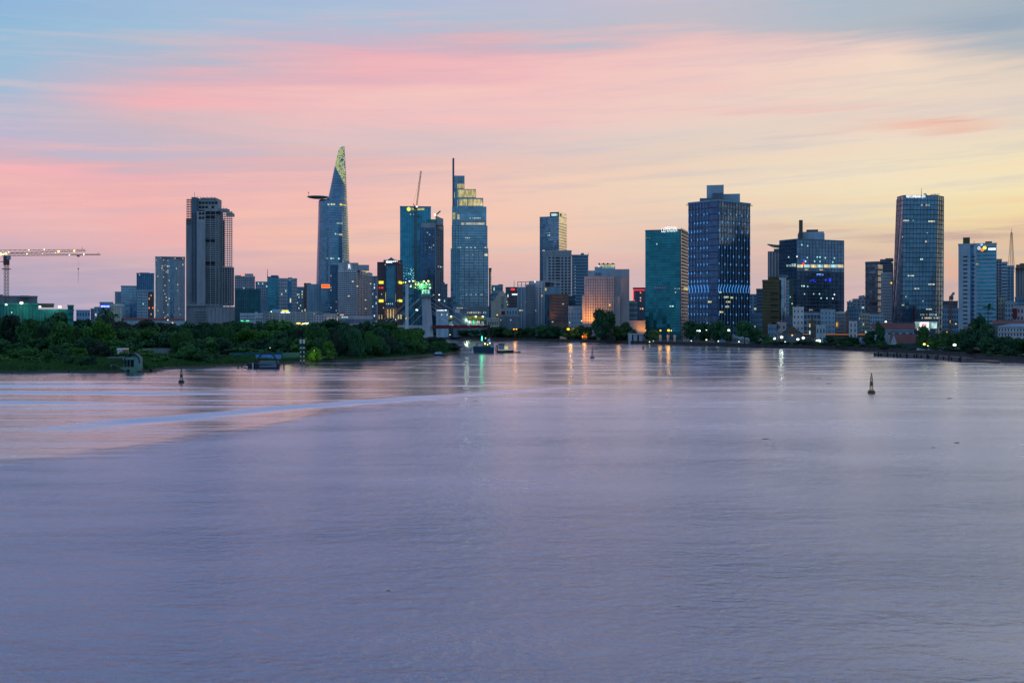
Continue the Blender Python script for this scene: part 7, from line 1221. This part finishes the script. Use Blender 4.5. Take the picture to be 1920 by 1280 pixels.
for px, py, D, key, r_, l in (
  (1366.3, 619, 815, 'lamp_cool', 1.0, 'bright white lamp right of the trees before the zigzag lit tower'), (1311.5, 620, 838, 'lamp_cool', .9, 'larger white lamp of the pair among the trees below the zigzag lit tower'), (1307, 619.8, 838, 'lamp_cool', .5, 'smaller white lamp of the pair among the trees below the zigzag lit tower'), (1324.5, 618.5, 835, 'lamp_white', .5, 'small white lamp between the trees below the zigzag lit tower'),
  (1324.4, 637, 838, 'lamp_white', .65, 'low white lamp under the quay trees left of the pale hut'), (1296, 638.8, 848, 'lamp_white', .45, 'small lamp beside the white hut'), (1346.7, 639.6, 826, 'lamp_cool', .5, 'small cool lamp at the pale hut left of the boathouse'), (1385.3, 640.5, 812, 'lamp_white', .55, 'lamp on the front of the long white boathouse'), (1217.8, 640.8, 880, 'lamp_yellow', .4, 'small yellowish lamp at the quay below the teal hotel'), (1225, 639.6, 882, 'lamp_cool', .4, 'small cool lamp at the quay below the teal hotel'),
  (1238.2, 619.5, 884, 'lamp_amber', .75, 'amber lamp above the single pale pillar'), (1253.6, 619.3, 884, 'lamp_amber', 1.15, 'large amber lamp above the pale pillars'), (1258.6, 619.6, 884, 'lamp_yellow', .4, 'small yellow lamp right of the large amber lamp'), (1210.3, 619.4, 900, 'lamp_amber', .5, 'amber lamp at the left corner of the teal hotel'), (1564, 637.5, 790, 'lamp_cool', .7, 'cool white lamp right of the brightest floodlight'), (1629, 649, 720, 'lamp_cool', .35, 'tiny lamp near the jetty root'),
  (1485.2, 628.4, 800, 'lamp_amber', .6, 'amber lamp above the white floodlights'), (1732.5, 645, 650, 'lamp_yellow', .7, 'greenish yellow lamp at the near red-roofed hall'), (1739.4, 648.6, 650, 'lamp_yellow', .5, 'lower greenish yellow lamp beside it at the near red-roofed hall'), (1789.5, 646.5, 640, 'lamp_white', 1.0, 'bright white starry lamp by the parked boats right of the halls'), (1802.4, 647, 640, 'lamp_amber', .6, 'amber lamp right of the bright white starry lamp'), (1775, 623, 760, 'lamp_amber', .5, 'amber lamp left of the road trees beneath the coloured rings tower'),
  (1791.8, 607, 820, 'lamp_amber', .5, 'upper amber lamp of two stacked beneath the coloured rings tower'), (1796.8, 624.3, 760, 'lamp_amber', .4, 'small amber lamp right of the road trees'), (1869.8, 651, 545, 'lamp_cool', .28, 'tiny cool lamp in the grove at the right'), (1660.6, 603, 900, 'lamp_white', .9, 'wide white lamp over the roof of the far red-roofed hall'), (950.5, 566, 1130, 'lamp_cool', .3, 'small lamp beside the cream gabled building'), (932.3, 590.3, 1085, 'lamp_amber', .7, 'amber lamp above the cream arcaded building'),
  (1011, 617, 1040, 'lamp_amber', .45, 'small amber lamp below the framed flats'), (1017.5, 624, 1035, 'lamp_cool', .3, 'tiny cool lamp among the quay trees left of the kiosk'), (1025.5, 624.4, 1030, 'lamp_cool', .3, 'tiny cool lamp among the quay trees right of the kiosk'), (1090.5, 601.5, 1000, 'lamp_white', .5, 'white lamp at the left foot of the pink hotel'), (781.6, 581, 1000, 'lamp_cool', 1.15, 'bright white lamp between the slender pier and the leaning pylon'), (823.6, 562.4, 1060, 'lamp_cool', 1.0, 'bright white lamp right of the leaning pylon'),
  (823.5, 552.6, 1060, 'lamp_cool', .7, 'smaller white lamp above the bright lamp right of the pylon'), (742, 599, 990, 'lamp_white', .4, 'small lamp at the lower left cables'), (729.5, 605.8, 985, 'lamp_white', .7, 'white lamp at the left end of the stay cables'), (836, 581.5, 1050, 'lamp_white', .7, 'white lamp at the end of the light strip right of the pylon'), (843.8, 627.5, 900, 'lamp_yellow', .35, 'dim yellow lamp behind the peninsula trees'),
  (12, 571, 688, 'lamp_cool', .75, 'white floodlight under the crane mast on the netted building'), (40.5, 568, 690, 'lamp_white', 1.1, 'bright floodlight right of the crane mast'), (75.4, 575, 690, 'lamp_white', .75, 'floodlight at the gap between the two netted blocks'), (112.4, 575.4, 690, 'lamp_white', 1.1, 'bright floodlight on the lower netted block'), (22.3, 585.6, 686, 'lamp_cool', .3, 'faint lamp low on the netted building'),
  (172.5, 603.6, 900, 'lamp_amber', .45, 'amber lamp in the gap left of the palms'), (229, 606.8, 960, 'lamp_white', .3, 'small lamp at the foot of the cream block'), (241.6, 608, 960, 'lamp_amber', .55, 'amber lamp below the banded glass block'), (289, 623.6, 700, 'lamp_cool', .6, 'white lamp glowing between the trees below the white residential tower'), (293.6, 624.8, 700, 'lamp_cool', .28, 'small white lamp close right of the glowing one'), (299.8, 624.8, 700, 'lamp_cool', .3, 'second small white lamp right of the glowing one'),
  (315, 599.8, 1020, 'lamp_white', .5, 'white lamp below the white residential tower'), (323.6, 605, 1000, 'lamp_amber', .6, 'amber lamp left of the unfinished tower podium'), (308, 616.5, 760, 'lamp_yellow', .6, 'yellow lamp in the trees below the white residential tower'), (357, 609, 980, 'lamp_amber', .6, 'amber lamp at the left foot of the unfinished tower'), (370.5, 610, 980, 'lamp_amber', .5, 'amber lamp at the foot of the unfinished tower core'), (414.7, 609.6, 980, 'lamp_amber', .55, 'amber lamp at the right foot of the unfinished tower'),
  (394, 608, 980, 'lamp_white', .3, 'tiny white lamp between the amber lamps of the unfinished tower'), (575, 606.4, 980, 'lamp_white', 1.0, 'white lamp before the long colonial hotel'), (582.8, 611.6, 940, 'lamp_amber', .8, 'amber lamp right of the white lamp before the colonial hotel'), (508.8, 584, 1145, 'lamp_cool', .7, 'white lamp on the roof edge of the colonial hotel'), (682.7, 604, 1000, 'lamp_white', .35, 'small white lamp on the hotel podium right end'), (506.5, 652, 560, 'lamp_cool', .2, 'tiny lamp above the blue tarpaulin shed'), (589.2, 657, 510, 'lamp_yellow', .25, 'small lamp on a thin pole right of the channel marker')):
    mastlamp(px, py, D if px > 860 or px < 0 else D, key, r_, l, 'lamps along the river banks', z0=GZ if px > 860 or D > 700 else LZ)
for px, l in ((966, 'twin amber street lamp below the framed flats'), (1070, 'large twin amber street lamp below the small light blue block'), (1160.5, 'twin amber street lamp right of the large dome-shaped tree')):
    hs = {966: ((-2.4, 0), (2.4, 0)), 1070: ((-4.6, 0), (4.8, 0)), 1160.5: ((-2.6, 0), (2.6, 0))}[px]; mastlamp(px, 617, cbank(px)+6, 'lamp_amber', 1.35 if px == 1070 else .75, l, 'twin amber street lamps on the far quay', heads=hs)
rn = random.Random(8)
for k in range(9): m = MB(); px = 557+k*2.6; D = 1000.; m.ball((X(px, D), D, Z(605.5+rn.random()*2.4, D)), rn.uniform(.35, .8), 'lamp_yellow' if k % 3 else 'lamp_amber', 8); o = m.build('string_lamp', loc=(X(px, D), D, Z(606, D))); tag(o, 'one of the string of yellow lamps before the colonial hotel', 'lamp', 'string of yellow lamps before the colonial hotel')
b = simple('kiosk', 'small kiosk outlined with orange and red lights under the quay trees', 1091, 1101, 623, 965, 'brown', '', 4)
for x0, y0, y1 in ((1091.5, 623, 633), (1099, 624, 633)): b.rect(0, x0, x0+1.4, y0, y1, 'lit_orange', 'light_strip')
b.rect(0, 1094, 1098, 628, 632, 'lit_red', 'lit_window'); b.done()
for x0, l in ((597, 'lit gold flagpole light left of the others'),): pass
for k, px in enumerate((614.5, 620, 626, 632)): m = MB(); m.prism(frontal(px, px+.9, 1100, .5), Z(606, 1100), Z(594, 1100), 'lit_gold'); o = m.build('light_column', loc=(X(px, 1100), 1100, Z(606, 1100))); tag(o, 'slim gold light column in the row left of the hotel podium', 'light column', 'gold light columns')
# quayside fill: bushes and parked cars
for k in range(46):
    px = 1425+k*11+rr.uniform(-3, 3); D = cbank(px)+rr.uniform(3, 14)
    if 1690 < px < 1800 and k % 2: continue
    tree('bush', px, D, Z_py(D, rr.uniform(1.6, 3.6)), rr.uniform(16, 30), f'low quayside bush {lm(px, LM_R)}', 'low bushes along the right quay', rr.choice(('leaf_dark', 'leaf_dark', 'leaf_mid', 'leaf_grey')), z0=GZ, rnd=rr, name='bush', cat='bush')
for k in range(14):
    px = 1745+k*4.6 if k < 12 else 1700+k*2.2; D = 622-(k%3)*5+(1790-px)*.15; ck = rr.choice(('white', 'bluewall', 'slate', 'grey')); g = thing('parked_car', f'parked {dict(white="white", bluewall="blue", slate="dark", grey="grey")[ck]} car on the quay right of the red-roofed halls', 'car', (X(px, D), D, GZ), 'cars parked on the quay'); g['px'] = px; x_ = X(px, D)
    m = MB(); m.hexa([(x_-2.1, D, GZ+.3), (x_+2.1, D, GZ+.3), (x_+2.1, D+1.7, GZ+.3), (x_-2.1, D+1.7, GZ+.3), (x_-2.1, D+.05, GZ+.95), (x_+2.0, D+.05, GZ+.85), (x_+2.0, D+1.65, GZ+.85), (x_-2.1, D+1.65, GZ+.95)], ck); part('body', m, g)
    m = MB(); m.hexa([(x_-1.7, D+.1, GZ+.92), (x_+1.1, D+.1, GZ+.88), (x_+1.1, D+1.6, GZ+.88), (x_-1.7, D+1.6, GZ+.92), (x_-1.2, D+.3, GZ+1.45), (x_+.4, D+.3, GZ+1.45), (x_+.4, D+1.4, GZ+1.45), (x_-1.2, D+1.4, GZ+1.45)], 'window_glass'); part('cabin', m, g)
    for s_ in (-1.3, 1.3): m = MB(); m.tube((x_+s_, D-.02, GZ+.3), (x_+s_, D+1.72, GZ+.3), .32, 'black', n=10); part('wheel', m, g)
# real light thrown by the lamps
def point(px, py, D, c, e, r_=1.5, dy=0):
    l = bpy.data.lights.new('lamp_light', 'POINT'); l.energy = e; l.color = c; l.shadow_soft_size = r_; o = bpy.data.objects.new('lamp_light', l); o.location = (X(px, D), D+dy, Z(py, D)); col.objects.link(o)
AM, WH, GR = (1, .45, .08), (.85, 1, .8), (.1, 1, .4)
def spot(px, py, D, tx, ty, tD, c, e, ang=70, r_=.5):
    l = bpy.data.lights.new('floodlight_beam', 'SPOT'); l.energy = e; l.color = c; l.shadow_soft_size = r_; l.spot_size = R(ang); l.spot_blend = .8; o = bpy.data.objects.new('floodlight_beam', l); o.location = (X(px, D), D, Z(py, D)); col.objects.link(o)
    d = Vector((X(tx, tD), tD, Z(ty, tD)))-o.location; o.rotation_euler = d.to_track_quat('-Z', 'Y').to_euler()
spot(1108, 615, 1045, 1108, 560, 1062, (1, .36, .03), 26000, 100); spot(1117, 615, 1049, 1118, 575, 1062, (1, .36, .03), 9000, 90); spot(1100, 615, 1050, 1099, 575, 1062, (1, .36, .03), 7000, 90)
spot(1204, 622, 1020, 1204, 606, 1031, (1, .4, .05), 5000, 100); spot(1031, 610, 1108, 1033, 575, 1121, (1, .35, .08), 5000, 70); spot(792, 536, 928, 792, 536, 940, (.45, 1, .4), 6000, 130)
spot(40, 572, 684, 44, 590, 692, (.5, 1, .7), 1500, 150); spot(100, 577, 692, 104, 592, 701, (.5, 1, .7), 1500, 150); spot(727, 600, 1192, 733, 575, 1201, (1, .5, .1), 2600, 80); spot(747, 600, 1192, 749, 580, 1201, (1, .5, .1), 1500, 60)
spot(588, 668, 496, 588, 655, 506, (.85, 1, .06), 700, 130); spot(580, 668, 498, 578, 662, 506, (.85, 1, .06), 300, 130)
for px, py, D, c, e, dy in ((1533, 640, 795, WH, 1500, 0), (1736, 648, 648, (.7, 1, .3), 500, 0), (1789, 647, 635, WH, 900, 0), (1343, 612, 905, (.8, 1, .6), 2000, 0), (875, 600, 1120, (.8, 1, .6), 2500, 0), (1070, 616, 968, AM, 1800, 0), (966, 616, 1040, AM, 900, 0), (1160, 616, 905, AM, 700, 0), (1096, 628, 958, AM, 900, 0), (1238, 618, 880, AM, 600, 0), (903, 634, 654, GR, 260, 0), (540, 658, 520, (.9, 1, .2), 160, 0), (1465, 634, 796, WH, 900, 0), (1253, 618, 880, AM, 1200, 0)): point(px, py, D, c, e, dy=dy)
# ------------------------------------------------------------------ give labels that would repeat their place in their row
def uniq():
    from collections import defaultdict
    d = defaultdict(list)
    for o in bpy.data.objects:
        if o.parent is None and o.get('label') and o.get('px') is not None: d[o['label']].append(o)
    ORD = ['leftmost', 'second from left', 'third from left', 'fourth from left', 'fifth from left', 'sixth from left', 'seventh from left', 'eighth from left', 'ninth from left', 'tenth from left', 'eleventh from left', 'twelfth from left']
    for l, os_ in d.items():
        if len(os_) > 1:
            os_.sort(key=lambda o: o['px'])
            for k, o in enumerate(os_[:12]): o['label'] = l+', '+(('left one', 'right one')[k] if len(os_) == 2 else ('left one', 'middle one', 'right one')[k] if len(os_) == 3 else ORD[k])
    for o in bpy.data.objects:
        for k in ('px', 'org'):
            if k in o.keys(): del o[k]
uniq()
